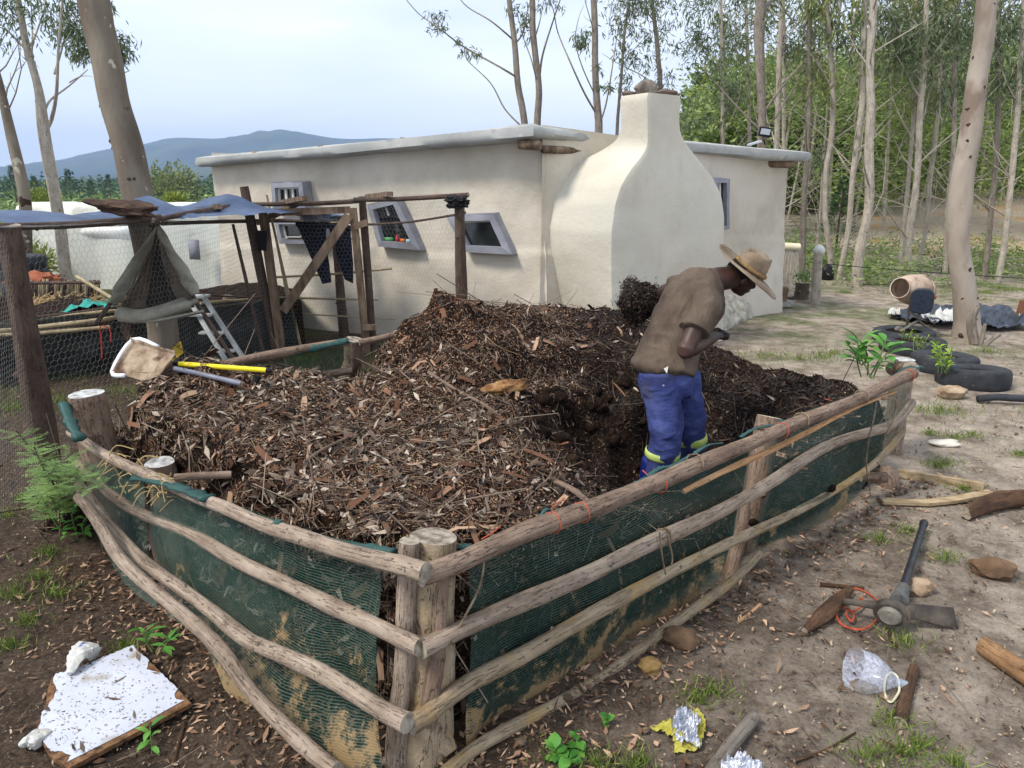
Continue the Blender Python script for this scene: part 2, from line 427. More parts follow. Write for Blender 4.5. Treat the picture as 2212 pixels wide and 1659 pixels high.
M_dark = mat('dark_interior', [(.012, .012, .013, 1)], bump=0)
M_brick = mat('mud_brick', [C8(128, 110, 88), C8(150, 132, 108)], scale=8, bump=.5)
def glassmat(name, colr, rough=.08):
    m = bpy.data.materials.new(name); m.use_nodes = True; b = m.node_tree.nodes['Principled BSDF']
    b.inputs['Base Color'].default_value = colr; b.inputs['Roughness'].default_value = rough; b.inputs['Specular IOR Level'].default_value = .7
    return m
M_glass = glassmat('window_glass', (.015, .018, .018, 1))
KA = Vector((.33, 7.70, 0)); KB = Vector((-3.86, 9.58, 0)); KC = Vector((3.80, 10.2, 0))     # front corner, left end, right end
house = thing('cob_house', 'cream plastered mud house with a flat overhanging roof and a bottle shaped chimney', 'house', (0, 9.5, 0))
KD = KB + (KC-KA)
def wall_panel(a, b, za, zb, batter, out, holes=(), seed=0, nu=150, nv=80, zb0=-.25, ext=0):
    """a plastered wall from a to b with uneven surface; windows are set into it"""
    mbx = MB(); d = b-a; L = d.length; n = Vector((d.y, -d.x, 0)).normalized()
    if n.dot(out) < 0: n = -n
    S, T = np.meshgrid(np.linspace(0, 1, nu+1), np.linspace(0, 1, nv+1)); 
    wv = .05*fbm(S*L*1.1, T*2.2, 3, seed)+.010*fbm(S*L*6, T*12, 3, seed+3)
    def fn(s, t):
        i = min(nu, int(round(s*nu))); j = min(nv, int(round(t*nv)))
        top = za+(zb-za)*s; z = zb0+(top-zb0)*t
        foot = batter*(1-t)**2 + .05*max(0, (0.88-z*1.0))*0
        off = foot+wv[j, i]+.022*float(sst(.10, 0, z-(.98+.05*math.sin(s*9+seed)))) ; k_ = (1-s if ext == 0 else s)
        p = a + d*s + n*off + d.normalized()*(off*sst(.9, 1, k_)*(-1 if ext == 0 else 1)+(0.02 if k_ > .999 else 0)*(-1 if ext == 0 else 1)); p.z = z; return p
    mbx.sheet(fn, nu, nv, su=L, sv=2); return mbx, n
mb, nA = wall_panel(KA, KB, 2.34, 2.08, .10, Vector((-1, -2, 0)), seed=2)
mb.obj('wall', M_plaster, house)
mb, nC = wall_panel(KC, KA, 2.10, 2.34, .12, Vector((1, -1, 0)), seed=6, ext=1)
mb.obj('wall', M_plaster, house)
mb = MB()
for a, b in ((KB, KD), (KD, KC)):
    mb.add([a+Vector((0, 0, -.3)), b+Vector((0, 0, -.3)), b+Vector((0, 0, 2.15)), a+Vector((0, 0, 2.15))], [(0, 1, 2, 3)])
mb.obj('wall', M_plaster, house)
# roof slab: overhangs, rounded plastered rim
def slab(loop_t, th=.115):
    """loop_t: outline points (x, y, z of the underside)"""
    P = smooth_closed(loop_t); n = len(P); mbx = MB()
    prof = [(0.05, 0), (0.0, .02), (-.012, .06), (0.0, .105), (.04, th), (.12, th+.012)]
    cx = sum(p[0] for p in P)/n; cy = sum(p[1] for p in P)/n
    rows = []
    for k, (ins, dz) in enumerate(prof):
        r_ = []
        for i, p in enumerate(P):
            q = Vector((cx-p[0], cy-p[1], 0)).normalized()
            w_ = .03*float(fbm(np.array([i*.07]), np.array([k*.5]), 3, 8)[()] if False else fbm(np.array([i*.09]), np.array([k*.4]), 3, 8)[0])
            r_.append(Vector((p[0], p[1], p[2]))+q*(ins+w_)+Vector((0, 0, dz+w_*.8)))
        rows.append(r_)
    vs = [p for r_ in rows for p in r_]; fs = []
    for j in range(len(prof)-1):
        for i in range(n): fs.append((j*n+i, j*n+(i+1) % n, (j+1)*n+(i+1) % n, (j+1)*n+i))
    m_ = len(prof)
    vs.append(Vector((cx, cy, sum(p[2] for p in P)/n+th+.05))); vs.append(Vector((cx, cy, sum(p[2] for p in P)/n)))
    for i in range(n):
        fs.append(((m_-1)*n+i, (m_-1)*n+(i+1) % n, len(vs)-2)); fs.append(((i+1) % n, i, len(vs)-1))
    return mbx.add(vs, fs)
def smooth_closed(P, step=.12):
    out = []
    for i in range(len(P)):
        a = Vector(P[i]); b = Vector(P[(i+1) % len(P)]); n = max(1, int((b-a).length/step))
        for k in range(n): out.append(a.lerp(b, k/n))
    return out
rc = [aty(1152, 296, 7.42), aty(424, 361, 9.45), None, None, aty(1750, 349, 10.0), aty(1660, 344, 9.55), aty(1480, 327, 8.95), aty(1335, 318, 8.5)]
rc[2] = KD+Vector((-.7, .3, 0)); rc[2].z = 2.1
rc[3] = KC+Vector((-.5, 1.9, 0)); rc[3].z = 2.15
slab(rc).obj('roof', M_plaster2, house, ang=50)
mb = MB()
dAB = (KB-KA).normalized()
BEAMS = []
for s in (.45, 1.6, 2.7, 3.7):
    mb = MB(); BEAMS.append(mb); c = KA+dAB*s; mb.tube([c+Vector((0, 0, 2.29-s*.05))+nA*-.2, c+nA*.2+Vector((0, 0, 2.285-s*.05))], .045, 8, wob=.1, sd=int(s*10))
mb = MB(); BEAMS.append(mb); mb.tube([aty(1122, 311, 7.58), aty(1166, 315, 7.46)], .05, 9, wob=.1)
mb = MB(); BEAMS.append(mb); mb.tube([aty(1172, 322, 7.6), aty(1262, 327, 8.1)], .04, 8, wob=.1)
mb = MB(); BEAMS.append(mb); mb.tube([aty(1650, 352, 10.0), aty(1715, 356, 9.9)], .05, 8, wob=.1)
mb = MB(); BEAMS.append(mb); mb.tube([aty(1440, 338, 9.0), aty(1515, 345, 9.4)], .05, 8, wob=.1)
for mb in BEAMS: mb.obj('roof_beam', M_log, house)
# ---- chimney: stacked rings; front face parallel to the right hand wall
dC = (KC-KA).normalized(); nF = Vector((dC.y, -dC.x, 0))        # out of the right hand wall
F0 = Vector((1.02, 7.12, 0))                                     # foot of the near corner
def sdist(u, v, z=None):
    """pixel on the chimney's front plane -> (s along the wall, z)"""
    p = onp(u, v, F0, F0+dC); return (p-F0).dot(dC), p.z
left = [(1325, 745), (1322, 660), (1321, 560), (1322, 500), (1330, 440), (1343, 400), (1362, 368), (1384, 340), (1396, 322), (1400, 305), (1399, 250), (1398, 199)]
right = [(1568, 745), (1563, 660), (1566, 560), (1567, 470), (1560, 420), (1545, 385), (1520, 350), (1497, 322), (1484, 305), (1476, 285), (1473, 250), (1478, 204)]
Lz = [sdist(u, v) for u, v in left]; Rz = [sdist(u, v) for u, v in right]
zs = np.concatenate([np.linspace(-.1, Lz[-1][1], 70)])
ls = np.interp(zs, [q[1] for q in Lz], [q[0] for q in Lz]); rs_ = np.interp(zs, [q[1] for q in Rz], [q[0] for q in Rz])
zd = [-.1, 1.30, 1.55, 1.72, 1.86, 1.97, 2.06, 2.14, 2.20, 2.3, 2.72]
dd = [1.42, 1.38, 1.34, 1.25, 1.10, .92, .74, .56, .44, .37, .37]
dep = np.interp(zs, zd, dd)
dep[-1] *= .93; ls[-1] += .02; rs_[-1] -= .03
mb = MB(); rows = []
for z, a, b, dp in zip(zs, ls, rs_, dep):
    def P_(s, d): return F0 + dC*s - nF*d + Vector((0, 0, z))
    c = .025; ring = []
    k = 9
    pts = [(a, dp), (a, c*2), (a+c*.4, c*.5), (a+c*2, 0), (b-c*2, 0), (b-c*.4, c*.5), (b, c*2), (b, dp)]
    seq = []
    for i in range(7):
        p, q = pts[i], pts[i+1]; n = 12 if math.hypot(p[0]-q[0], p[1]-q[1]) > .1 else 1
        for j in range(n): seq.append((p[0]+(q[0]-p[0])*j/n, p[1]+(q[1]-p[1])*j/n))
    seq.append(pts[-1])
    for i, (s, d) in enumerate(seq):
        w_ = .035*float(fbm(np.array([s*1.6+d*1.3+5]), np.array([z*1.6]), 3, 31)[0])
        v_ = P_(s, d); v_ += nF*w_ - dC*(.09*math.sin(math.pi*min(1, d/max(dp, .01)*.8))*float(sst(2.2, 1.5, z))*float(sst(.2, 1.2, z)) if i < len(seq)/3 else 0) + dC*(-w_ if i < len(seq)/3 else (w_ if i > len(seq)*.66 else 0)); ring.append(v_)
    rows.append(ring)
n = len(rows[0]); vs = [p for r_ in rows for p in r_]; fs = []
for j in range(len(rows)-1):
    for i in range(n-1): fs.append((j*n+i, j*n+i+1, (j+1)*n+i+1, (j+1)*n+i))
    fs.append((j*n+n-1, j*n, (j+1)*n, (j+1)*n+n-1))
fs.append(tuple((len(rows)-1)*n+i for i in range(n)))
mb.add(vs, fs)
M_plaster3 = mat('plaster_chimney', [C8(192, 185, 168), C8(199, 193, 176), C8(206, 200, 185)], scale=1.3, rough=.92, bump=.55, bscale=13, bdist=.016, spec=.1,
                 second=[(C8(196, 192, 178), 1.6, .5, .25), (C8(190, 184, 168), 7, .64, .2, (1, 1, .25)), (C8(186, 180, 164), 3, .60, .2, (1, 1, .6))])
mb.obj('chimney', M_plaster3, house, ang=40)
# rocky foot at the right end of the wall
mb = MB()
def foot(s, t):
    a = aty(1552, 735, 8.25); b = aty(1665, 668, 9.9); c = a.lerp(b, s); c.z = 0
    h = .62*(.55+.45*math.sin(min(1, s*1.15)*math.pi*.9))
    bulge = .30*math.cos(t*math.pi/2)
    p = c + nC*(-.42+bulge+.05*float(fbm(np.array([s*9]), np.array([t*5]), 3, 12)[0])) + Vector((0, 0, -.05+t*(.15+.55*s)))
    return p
mb.sheet(foot, 40, 20); mb.obj('plinth', mat('rough_lime', [C8(150, 142, 124), C8(205, 200, 186)], scale=9, bump=1.0, bscale=22, bdist=.04), house)
# ---- windows
def window(a, b, quad, frame=.085, pane_cols=None, mull=(), depth=.055):
    """quad: outer outline in sheet pixels (clockwise from top left) on the wall a-b"""
    O = [onp(u, v, a, b, .135) for u, v in quad]
    c = sum(O, Vector())/4; n = (O[1]-O[0]).cross(O[3]-O[0]).normalized()
    if n.dot(Vector((0, -1, 0))) < 0: n = -n
    I = []
    for i in range(4):
        p, q, r_ = O[i-1], O[i], O[(i+1) % 4]
        e1 = (p-q).normalized(); e2 = (r_-q).normalized(); si = max(.3, e1.cross(e2).length)
        I.append(q+(e1+e2)*frame/si)
    mbx = MB(); seg = 10
    def rim(A, B, offA, offB):
        vs = []; fs = []
        for k in range(4):
            a0, a1 = A[k], A[(k+1) % 4]; b0, b1 = B[k], B[(k+1) % 4]; o = len(vs)
            for i in range(seg+1):
                t = i/seg; w_ = .010*float(fbm(np.array([k*5+t*4]), np.array([offA*9]), 2, 4)[0])
                vs.append(a0.lerp(a1, t)+n*(offA+w_)); vs.append(b0.lerp(b1, t)+n*(offB+w_))
            for i in range(seg): fs.append((o+2*i, o+2*i+2, o+2*i+3, o+2*i+1))
        mbx.add(vs, fs)
    O2 = [o+(o-c).normalized()*-.012 for o in O]
    rim(O, O2, -.12, .016); rim(O2, I, .016, .024); rim(I, I, .024, -depth)
    w_ = mbx.obj('window', M_lilac, house, ang=35)
    mp_ = MB(); mp_.add([p-n*(depth-.004) for p in I], [(0, 1, 2, 3)]); mp_.obj('pane', M_glass, w_, smooth=False)
    if mull:
        mm = MB()
        for (s0, t0, s1, t1, wd) in mull:
            f = lambda s, t: (I[0].lerp(I[1], s)).lerp(I[3].lerp(I[2], s), t)-n*(depth-.02)
            mm.beam(f(s0, t0), f(s1, t1), wd, .02, up=n)
        mm.obj('casement', M_wframe, w_, smooth=False)
    return I, n
M_wframe = mat('window_wood_white', [C8(190, 186, 176), C8(214, 210, 202)], scale=8, bump=.1)
frm = lambda wd: ((0, .03, 1, .03, wd), (0, .97, 1, .97, wd), (.03, 0, .03, 1, wd), (.97, 0, .97, 1, wd))
window(KA, KB, [(586, 393), (656, 391), (662, 450), (590, 452)], .07, mull=frm(.03)+((.33, 0, .33, 1, .03), (.62, 0, .62, 1, .03)))
window(KA, KB, [(592, 472), (700, 470), (702, 528), (604, 527)], .07, mull=frm(.03)+((.5, 0, .5, 1, .05),))
I2, nn = window(KA, KB, [(793, 441), (857, 425), (912, 542), (818, 534)], .075, mull=((.5, .0, .5, .25, .02),))
I3, nn3 = window(KA, KB, [(962, 463), (1068, 459), (1110, 551), (1004, 546)], .08, mull=((0, .03, 1, .03, .02),))
window(KC, KA, [(1540, 384), (1574, 384), (1574, 495), (1545, 505)], .06, mull=((.5, 0, .5, 1, .03),), depth=.045)
# packets on the middle window's sill
for k, (cc, sx, nm, lb) in enumerate((((96, 160, 100), .10, 'packet', 'green packet lying at the left end of the slanted window sill'), ((190, 60, 70), .04, 'jar', 'small red jar on the slanted window sill'), ((214, 112, 52), .06, 'packet', 'orange packet on the slanted window sill beside the red jar'), ((150, 190, 205), .08, 'packet', 'pale blue packet at the right end of the slanted window sill'))):
    t = (.14, .42, .62, .84)[k]; p = I2[3].lerp(I2[2], t)-nn*.05
    mb = MB()
    if nm == 'jar': mb.tube([p, p+Vector((0, 0, .05)), p+Vector((0, 0, .055)), p+Vector((0, 0, .075))], [.018, .018, .011, .011], 10)
    else: mb.box(p+Vector((0, 0, .022)), (sx, .04, .038), Matrix.Rotation(math.atan2(dAB.y, dAB.x), 3, 'Z'), jit=.003)
    tag(mb.obj(nm, mat('pack', [C8(*cc)], bump=0)), lb, nm)
# stones on the chimney and plank
M_stone = mat('grey_stone', [C8(84, 76, 70), C8(122, 112, 102), C8(140, 128, 116)], scale=8, bump=.7, bscale=25)
M_stone2 = mat('brown_stone', [C8(88, 76, 68), C8(118, 104, 94)], scale=10, bump=.6, bscale=25)
zt = zs[-1]
def chst(s, d): return F0+dC*s-nF*d+Vector((0, 0, zt))
sL, sR = ls[-1], rs_[-1]
tag(MB().blob(chst(sL+.10, .14)+Vector((0, 0, .055)), .10, 3, .45, 3, sq=(1.1, .8, .75)).obj('stone', M_stone, ang=35), 'large dark rounded stone on the middle of the chimney top', 'stone', 'stones on the chimney')
tag(MB().blob(chst(sL+.06, .33)+Vector((0, 0, .022)), .065, 5, .3, 3, sq=(1.1, .6, .42)).obj('stone', M_stone2, ang=35), 'small reddish stone on the left edge of the chimney top', 'stone', 'stones on the chimney')
tag(MB().blob(chst(sR-.10, .12)+Vector((0, 0, .035)), .085, 8, .3, 3, sq=(1.2, .7, .36)).obj('stone', M_stone2, ang=35), 'flat stone on the right edge of the chimney top', 'stone', 'stones on the chimney')
tag(MB().beam(chst(sR-.02, .05)+Vector((0, 0, .02)), chst(sR+.11, .22)+Vector((0, 0, -.005)), .07, .015).obj('slate', M_log, smooth=False), 'thin flat shard of wood jutting from the chimney top under the right stone', 'shard')
# floodlight on its tree trunk, bench at the far end of the house
t = thing('floodlight', 'small black square floodlight fixed to the straight gum trunk above the roof', 'floodlight', tuple(aty(1652, 292, 13.6)))
M_black = mat('black_plastic', [(.012, .012, .013, 1)], bump=.05, rough=.45)
c = aty(1652, 285, 13.6); Rx = Matrix.Rotation(R(12), 3, 'X') @ Matrix.Rotation(R(8), 3, 'Y')
MB().box(c, (.22, .06, .16), Rx).obj('housing', M_black, t, smooth=False)
MB().box(c+Rx @ Vector((0, -.034, 0.01)), (.17, .01, .10), Rx).obj('lamp_face', mat('lamp_glass', [C8(190, 196, 200)], bump=0, rough=.2), t, smooth=False)
MB().tube([c+Vector((0, .03, -.05)), c+Vector((0, .16, -.06))], .012, 6).obj('bracket', M_black, t)
t = thing('solar_lamp', 'small white solar lamp arm leaning out just above the flat roof edge', 'lamp', tuple(aty(1630, 312, 13.5)))
MB().beam(aty(1617, 313, 13.4), aty(1642, 305, 13.45), .12, .03).obj('panel', mat('white_metal', [C8(200, 205, 210)], bump=0, rough=.3), t, smooth=False)
MB().tube([aty(1640, 306, 13.45), aty(1650, 303, 13.6), aty(1652, 312, 13.7)], .012, 6).obj('arm', M_black, t)
t = thing('bench', 'grey plank bench end sticking out behind the right corner of the house', 'bench', tuple(atz(1675, 690)))
p0 = aty(1655, 655, 10.6); yb = 10.6
MB().beam(aty(1640, 660, 10.35), aty(1702, 652, 10.55), .30, .07).obj('seat', mat('grey_plank', [C8(128, 124, 118), C8(160, 156, 150)], scale=6, stretch=(1, 6, 6), bump=.3), t, smooth=False)
for u in (1664, 1688): q = aty(u, 668, 10.45); MB().box((q.x, q.y, .14), (.09, .12, .34), jit=.01).obj('leg', M_log, t, smooth=False)
# ------------------------------------------------------------------ the compost pen
A_ = Vector((-.27, 1.85, 0)); B_ = Vector((-2.0, 3.2, 0)); C_ = Vector((2.42, 4.12, 0)); E_ = Vector((.66, 5.45, 0))
def barkmat(name, cols, crack=(.05, .035, .025, 1), moss=None):
    m = bpy.data.materials.new(name); m.use_nodes = True; t = m.node_tree; N = t.nodes; L = t.links; b = N['Principled BSDF']
    b.inputs['Roughness'].default_value = .85; b.inputs['Specular IOR Level'].default_value = .2
    tcn = N.new('ShaderNodeTexCoord'); obi = N.new('ShaderNodeObjectInfo')
    def nz(vec, sc, stretch, d=8, r=.65):
        mp_ = N.new('ShaderNodeMapping'); mp_.inputs['Scale'].default_value = stretch; L.new(tcn.outputs[vec], mp_.inputs[0])
        ad = N.new('ShaderNodeVectorMath'); ad.operation = 'ADD'; L.new(mp_.outputs[0], ad.inputs[0])
        sc_ = N.new('ShaderNodeMath'); sc_.operation = 'MULTIPLY'; sc_.inputs[1].default_value = 37.0; L.new(obi.outputs['Random'], sc_.inputs[0]); L.new(sc_.outputs[0], ad.inputs[1])
        n = N.new('ShaderNodeTexNoise'); n.inputs['Scale'].default_value = sc; n.inputs['Detail'].default_value = d; n.inputs['Roughness'].default_value = r; L.new(ad.outputs[0], n.inputs['Vector']); return n.outputs['Fac']
    base = nz('Object', 7, (1, 1, 1)); gr = nz('UV', 3, (3.2, 1.1, 1)); ck = nz('UV', 5, (2.6, .9, 1), 5, .6); fine = nz('Object', 90, (1, 1, 1))
    r = N.new('ShaderNodeValToRGB'); e = r.color_ramp.elements
    for i, c in enumerate(cols):
        p = .32+.36*i/(len(cols)-1)
        if i < 2: e[i].position = p; e[i].color = c
        else: x = e.new(p); x.color = c
    ad = N.new('ShaderNodeMath'); ad.operation = 'MULTIPLY_ADD'; ad.inputs[1].default_value = .5; L.new(gr, ad.inputs[0])
    ml = N.new('ShaderNodeMath'); ml.operation = 'MULTIPLY'; ml.inputs[1].default_value = .5; L.new(base, ml.inputs[0]); L.new(ml.outputs[0], ad.inputs[2]); L.new(ad.outputs[0], r.inputs[0])
    out = r.outputs[0]
    def over(f, lo, hi, c, k=1.0):
        nonlocal out
        q = N.new('ShaderNodeMapRange'); q.inputs[1].default_value = lo; q.inputs[2].default_value = hi; q.inputs[4].default_value = k; L.new(f, q.inputs[0])
        mx_ = N.new('ShaderNodeMixRGB'); mx_.inputs[2].default_value = c; L.new(q.outputs[0], mx_.inputs[0]); L.new(out, mx_.inputs[1]); out = mx_.outputs[0]; return q.outputs[0]
    # thin cracks: the mid contour of a noise field
    d1 = N.new('ShaderNodeMath'); d1.operation = 'SUBTRACT'; d1.inputs[1].default_value = .5; L.new(ck, d1.inputs[0])
    d2 = N.new('ShaderNodeMath'); d2.operation = 'ABSOLUTE'; L.new(d1.outputs[0], d2.inputs[0])
    crk = over(d2.outputs[0], .012, .003, crack, .85)
    over(fine, .66, .74, (.45, .38, .30, 1), .5); over(fine, .36, .30, (.06, .04, .03, 1), .6)
    over(nz('Object', 26, (1, 1, 1)), .62, .66, (.055, .036, .026, 1), .75)
    if moss: over(nz('Object', 5, (1, 1, 1)), .52, .62, moss, .7)
    L.new(out, b.inputs['Base Color'])
    bu = N.new('ShaderNodeBump'); bu.inputs['Strength'].default_value = .7; bu.inputs['Distance'].default_value = .008
    s1 = N.new('ShaderNodeMath'); s1.operation = 'SUBTRACT'; L.new(gr, s1.inputs[0]); L.new(crk, s1.inputs[1]); s2 = N.new('ShaderNodeMath'); s2.operation = 'ADD'; L.new(s1.outputs[0], s2.inputs[0]); L.new(fine, s2.inputs[1])
    L.new(s2.outputs[0], bu.inputs['Height']); L.new(bu.outputs[0], b.inputs['Normal']); return m
M_rail = barkmat('pale_bark', [C8(104, 88, 74), C8(150, 133, 116), C8(182, 166, 148)])
M_rail2 = barkmat('brown_bark', [C8(88, 70, 58), C8(128, 108, 92), C8(154, 134, 116)])
M_raily = barkmat('clay_stained_bark', [C8(108, 92, 72), C8(152, 135, 110), C8(180, 164, 138)], moss=C8(168, 140, 92))
M_split = barkmat('split_wood', [C8(148, 104, 66), C8(192, 148, 104), C8(212, 172, 130)])
def endmat(name, c0, c1):
    m = bpy.data.materials.new(name); m.use_nodes = True; t = m.node_tree; N = t.nodes; L = t.links; b = N['Principled BSDF']; b.inputs['Roughness'].default_value = .9
    tcn = N.new('ShaderNodeTexCoord'); n = N.new('ShaderNodeTexNoise'); n.inputs['Scale'].default_value = 30; n.inputs['Detail'].default_value = 8; L.new(tcn.outputs['Object'], n.inputs['Vector'])
    r = N.new('ShaderNodeValToRGB'); r.color_ramp.elements[0].color = c0; r.color_ramp.elements[1].color = c1; r.color_ramp.elements[0].position = .35; r.color_ramp.elements[1].position = .6
    L.new(n.outputs['Fac'], r.inputs[0]); L.new(r.outputs[0], b.inputs['Base Color']); bu = N.new('ShaderNodeBump'); bu.inputs['Strength'].default_value = .6; bu.inputs['Distance'].default_value = .01; L.new(n.outputs['Fac'], bu.inputs['Height']); L.new(bu.outputs[0], b.inputs['Normal']); return m
M_end = endmat('cut_end_grey', C8(96, 84, 70), C8(160, 150, 132)); M_endpale = endmat('cut_end_pale', C8(176, 160, 128), C8(216, 204, 176)); M_endgrey = endmat('cut_end_silver', C8(126, 126, 122), C8(188, 188, 184))
def log(name, pts, rad, m, parent, seg=16, sd=1, n=6, wob=.05, endm=None, knots=3, jit=.0):
    """a natural pole: smoothed path, uneven radius, knots, sawn end faces"""
    P = smooth_path(pts, n); k = len(P)
    if k > 40:
        for _ in range(26): P = [P[0]]+[(P[i-1]+2*P[i]+P[i+1])/4 for i in range(1, k-1)]+[P[-1]]
    rs = random.Random(sd)
    rd = rad if isinstance(rad, (list, tuple)) else [rad, rad]
    rr_ = np.interp(np.linspace(0, 1, k), np.linspace(0, 1, len(rd)), rd)
    ph = rs.uniform(0, 9)
    rr_ = [r*(1+.045*math.sin(i*.31+ph)+.05*(rs.random()-.5)) for i, r in enumerate(rr_)]
    off = [Vector((math.sin(i*.27+ph), math.cos(i*.23+ph), math.sin(i*.31+ph*2)))*jit for i in range(k)]
    P = [Vector(p)+o for p, o in zip(P, off)]
    mb = MB(); mb.tube(P, rr_, seg, cap=True, wob=wob, sd=sd, bump=.05)
    nf = len(mb.f); mb.mi[-1] = 1; mb.mi[-2] = 1
    for q in range(knots):
        i = rs.randrange(2, k-2) if k > 5 else 1; a = rs.uniform(0, 6.28); t = (P[i+1]-P[i]).normalized(); o1 = t.orthogonal().normalized(); o2 = t.cross(o1)
        d = o1*math.cos(a)+o2*math.sin(a); r_ = rr_[i]
        mb.tube([P[i]+d*r_*.6, P[i]+d*r_*1.02, P[i]+d*r_*1.18+t*r_*.15], [r_*.42, r_*.30, r_*.2], 7, wob=.2, sd=q)
    return mb.obj(name, [m, endm or M_end], parent, ang=50)
pen = thing('compost_pen', 'low pole and green shade net pen full of brown compost in the foreground', 'compost pen', (.2, 3.6, 0))
def railA(pts, off=.05): return [onp(u, v, A_, C_, off) for u, v in pts]
def railB(pts, off=.05): return [onp(u, v, A_, B_, off) for u, v in pts]
pxr = lambda px, d: px/2/FPX*d
# right side, from the top down
log('rail', railA([(905, 1246), (985, 1216), (1071, 1176), (1160, 1142), (1253, 1108), (1340, 1070), (1421, 1046), (1510, 1000), (1593, 968), (1677, 934), (1735, 908), (1789, 886), (1873, 852), (1925, 830), (1972, 806)], .06), [.030, .034, .033, .030, .031, .032], M_rail2, pen, sd=1, jit=.003)
log('rail', railA([(908, 1400), (973, 1370), (1070, 1330), (1169, 1280), (1250, 1250), (1337, 1208), (1420, 1166), (1505, 1128), (1592, 1088), (1677, 1036), (1718, 1004), (1761, 972), (1845, 942), (1905, 928), (1943, 906), (1968, 868)], .06), [.028, .031, .030, .028, .027, .026], M_rail, pen, sd=2, jit=.003)
log('rail', railA([(885, 1562), (930, 1540), (1001, 1484), (1080, 1440), (1150, 1400), (1253, 1344), (1320, 1306), (1365, 1276), (1477, 1222), (1592, 1168), (1660, 1130), (1733, 1100), (1845, 1038), (1901, 998), (1950, 930)], .06), [.030, .029, .027, .023, .020, .018], M_raily, pen, sd=3, jit=.004)
log('rail', railA([(905, 1720), (965, 1664), (1050, 1600), (1160, 1548), (1309, 1460), (1393, 1395), (1505, 1312), (1592, 1248), (1642, 1196)], .09), [.024, .022, .022, .018], M_raily, pen, sd=4, jit=.004)
log('split_lath', railA([(1475, 1062), (1560, 1020), (1660, 974), (1760, 925), (1850, 880), (1935, 846)], .075), [.010, .013, .012, .008], M_split, pen, sd=5, wob=.3, knots=0, seg=7)
# left side
log('rail', railB([(918, 1240), (850, 1214), (764, 1193), (664, 1166), (600, 1148), (564, 1130), (532, 1116), (475, 1092), (420, 1074), (360, 1044), (308, 1020), (252, 996), (200, 968), (152, 934)], .06), [.027, .026, .024, .023, .022], M_rail, pen, sd=6, jit=.003)
log('rail', railB([(908, 1396), (830, 1362), (764, 1331), (700, 1302), (631, 1267), (531, 1222), (470, 1184), (420, 1156), (360, 1134), (308, 1110), (250, 1076), (196, 1036), (168, 1000)], .06), [.028, .027, .025, .024, .023], M_rail, pen, sd=7, jit=.003)
log('rail', railB([(878, 1560), (830, 1534), (764, 1498), (700, 1456), (631, 1423), (565, 1394), (531, 1383), (476, 1334), (420, 1296), (364, 1252), (308, 1210), (260, 1160), (210, 1104), (170, 1048)], .19), [.027, .026, .026, .024, .022], M_rail, pen, sd=8, jit=.003)
log('rail', railB([(730, 1666), (698, 1644), (640, 1596), (598, 1556), (531, 1478), (504, 1430), (440, 1370), (364, 1304), (280, 1224), (246, 1190), (210, 1126), (168, 1072)], .26), [.027, .026, .024, .022], M_rail, pen, sd=9, jit=.003)
# back side, two poles seen beyond the heap and by the left stump
log('rail', [aty(472, 790, 3.75), aty(540, 776, 3.82), aty(640, 757, 3.95), aty(752, 738, 4.1)], [.024, .028, .026], M_rail2, pen, sd=10)
log('rail', [aty(776, 740, 4.15), aty(860, 722, 4.25), aty(960, 700, 4.4)], [.02, .02], M_rail2, pen, sd=11)
log('rail', [aty(560, 830, 3.9), aty(660, 816, 4.0), aty(760, 800, 4.1)], [.02, .022], M_rail2, pen, sd=12)
# posts
def post(top, bot, r0, r1, m, endm, sd, name='post', tilt=(0, 0), knots=2, wob=.08):
    a = Vector(top); b = Vector(bot); mid = a.lerp(b, .5)+Vector((.008, 0, 0))
    return log(name, [a, a.lerp(b, .25), mid, a.lerp(b, .75), b], [r0, (r0+r1)/2, r1], m, pen, sd=sd, endm=endm, seg=20, wob=wob, knots=knots)
post(aty(937, 1158, 1.965), atz(872, 1760, -.12)+Vector((.05, .12, 0)), .068, .088, M_raily, M_end, 21, 'corner_post', knots=4)
post(aty(884, 1168, 1.90), atz(838, 1765, -.12)+Vector((.01, .08, 0)), .030, .042, M_rail, M_end, 22, 'corner_post', knots=1)
post(aty(960, 1240, 1.86), aty(925, 1560, 1.83), .018, .03, M_rail2, M_end, 23, 'corner_post', knots=1)
pt_ = aty(345, 998, 2.92); post(pt_, Vector((pt_.x+.02, pt_.y+.03, -.05)), .062, .068, M_rail2, M_endgrey, 24)
post(railB([(312, 1075)], -.02)[0], railB([(398, 1400)], .02)[0]+Vector((0, 0, -.05)), .018, .045, M_rail2, M_end, 25)
post(railA([(1662, 900)], -.16)[0], railA([(1590, 1250)], -.12)[0], .060, .072, M_rail2, M_endpale, 26)
post(railA([(1615, 1060)], -.02)[0], railA([(1575, 1262)], .0)[0], .022, .04, M_rail2, M_end, 27)
post(aty(766, 733, 4.22), aty(752, 830, 4.25), .052, .058, M_rail2, M_end, 28)
pt_ = aty(186, 850, 3.22); post(pt_, Vector((pt_.x+.02, pt_.y+.03, -.05)), .078, .08, M_rail2, M_endgrey, 29)
post(aty(1908, 1012, 4.05), atz(1925, 1070, -.05), .055, .07, M_rail2, M_end, 30)
log('post', [aty(1928, 796, 4.35), aty(1968, 797, 4.1)], [.045, .045], M_rail2, pen, sd=31, endm=M_end)
pt_ = aty(1953, 776, 4.55); post(pt_, Vector((pt_.x, pt_.y, 0)), .066, .075, M_rail, M_endgrey, 32)
log('post', [railA([(1860, 1030)], -.0)[0], railA([(1915, 1032)], .10)[0]], [.03, .03], M_rail2, pen, sd=33, endm=M_endpale)
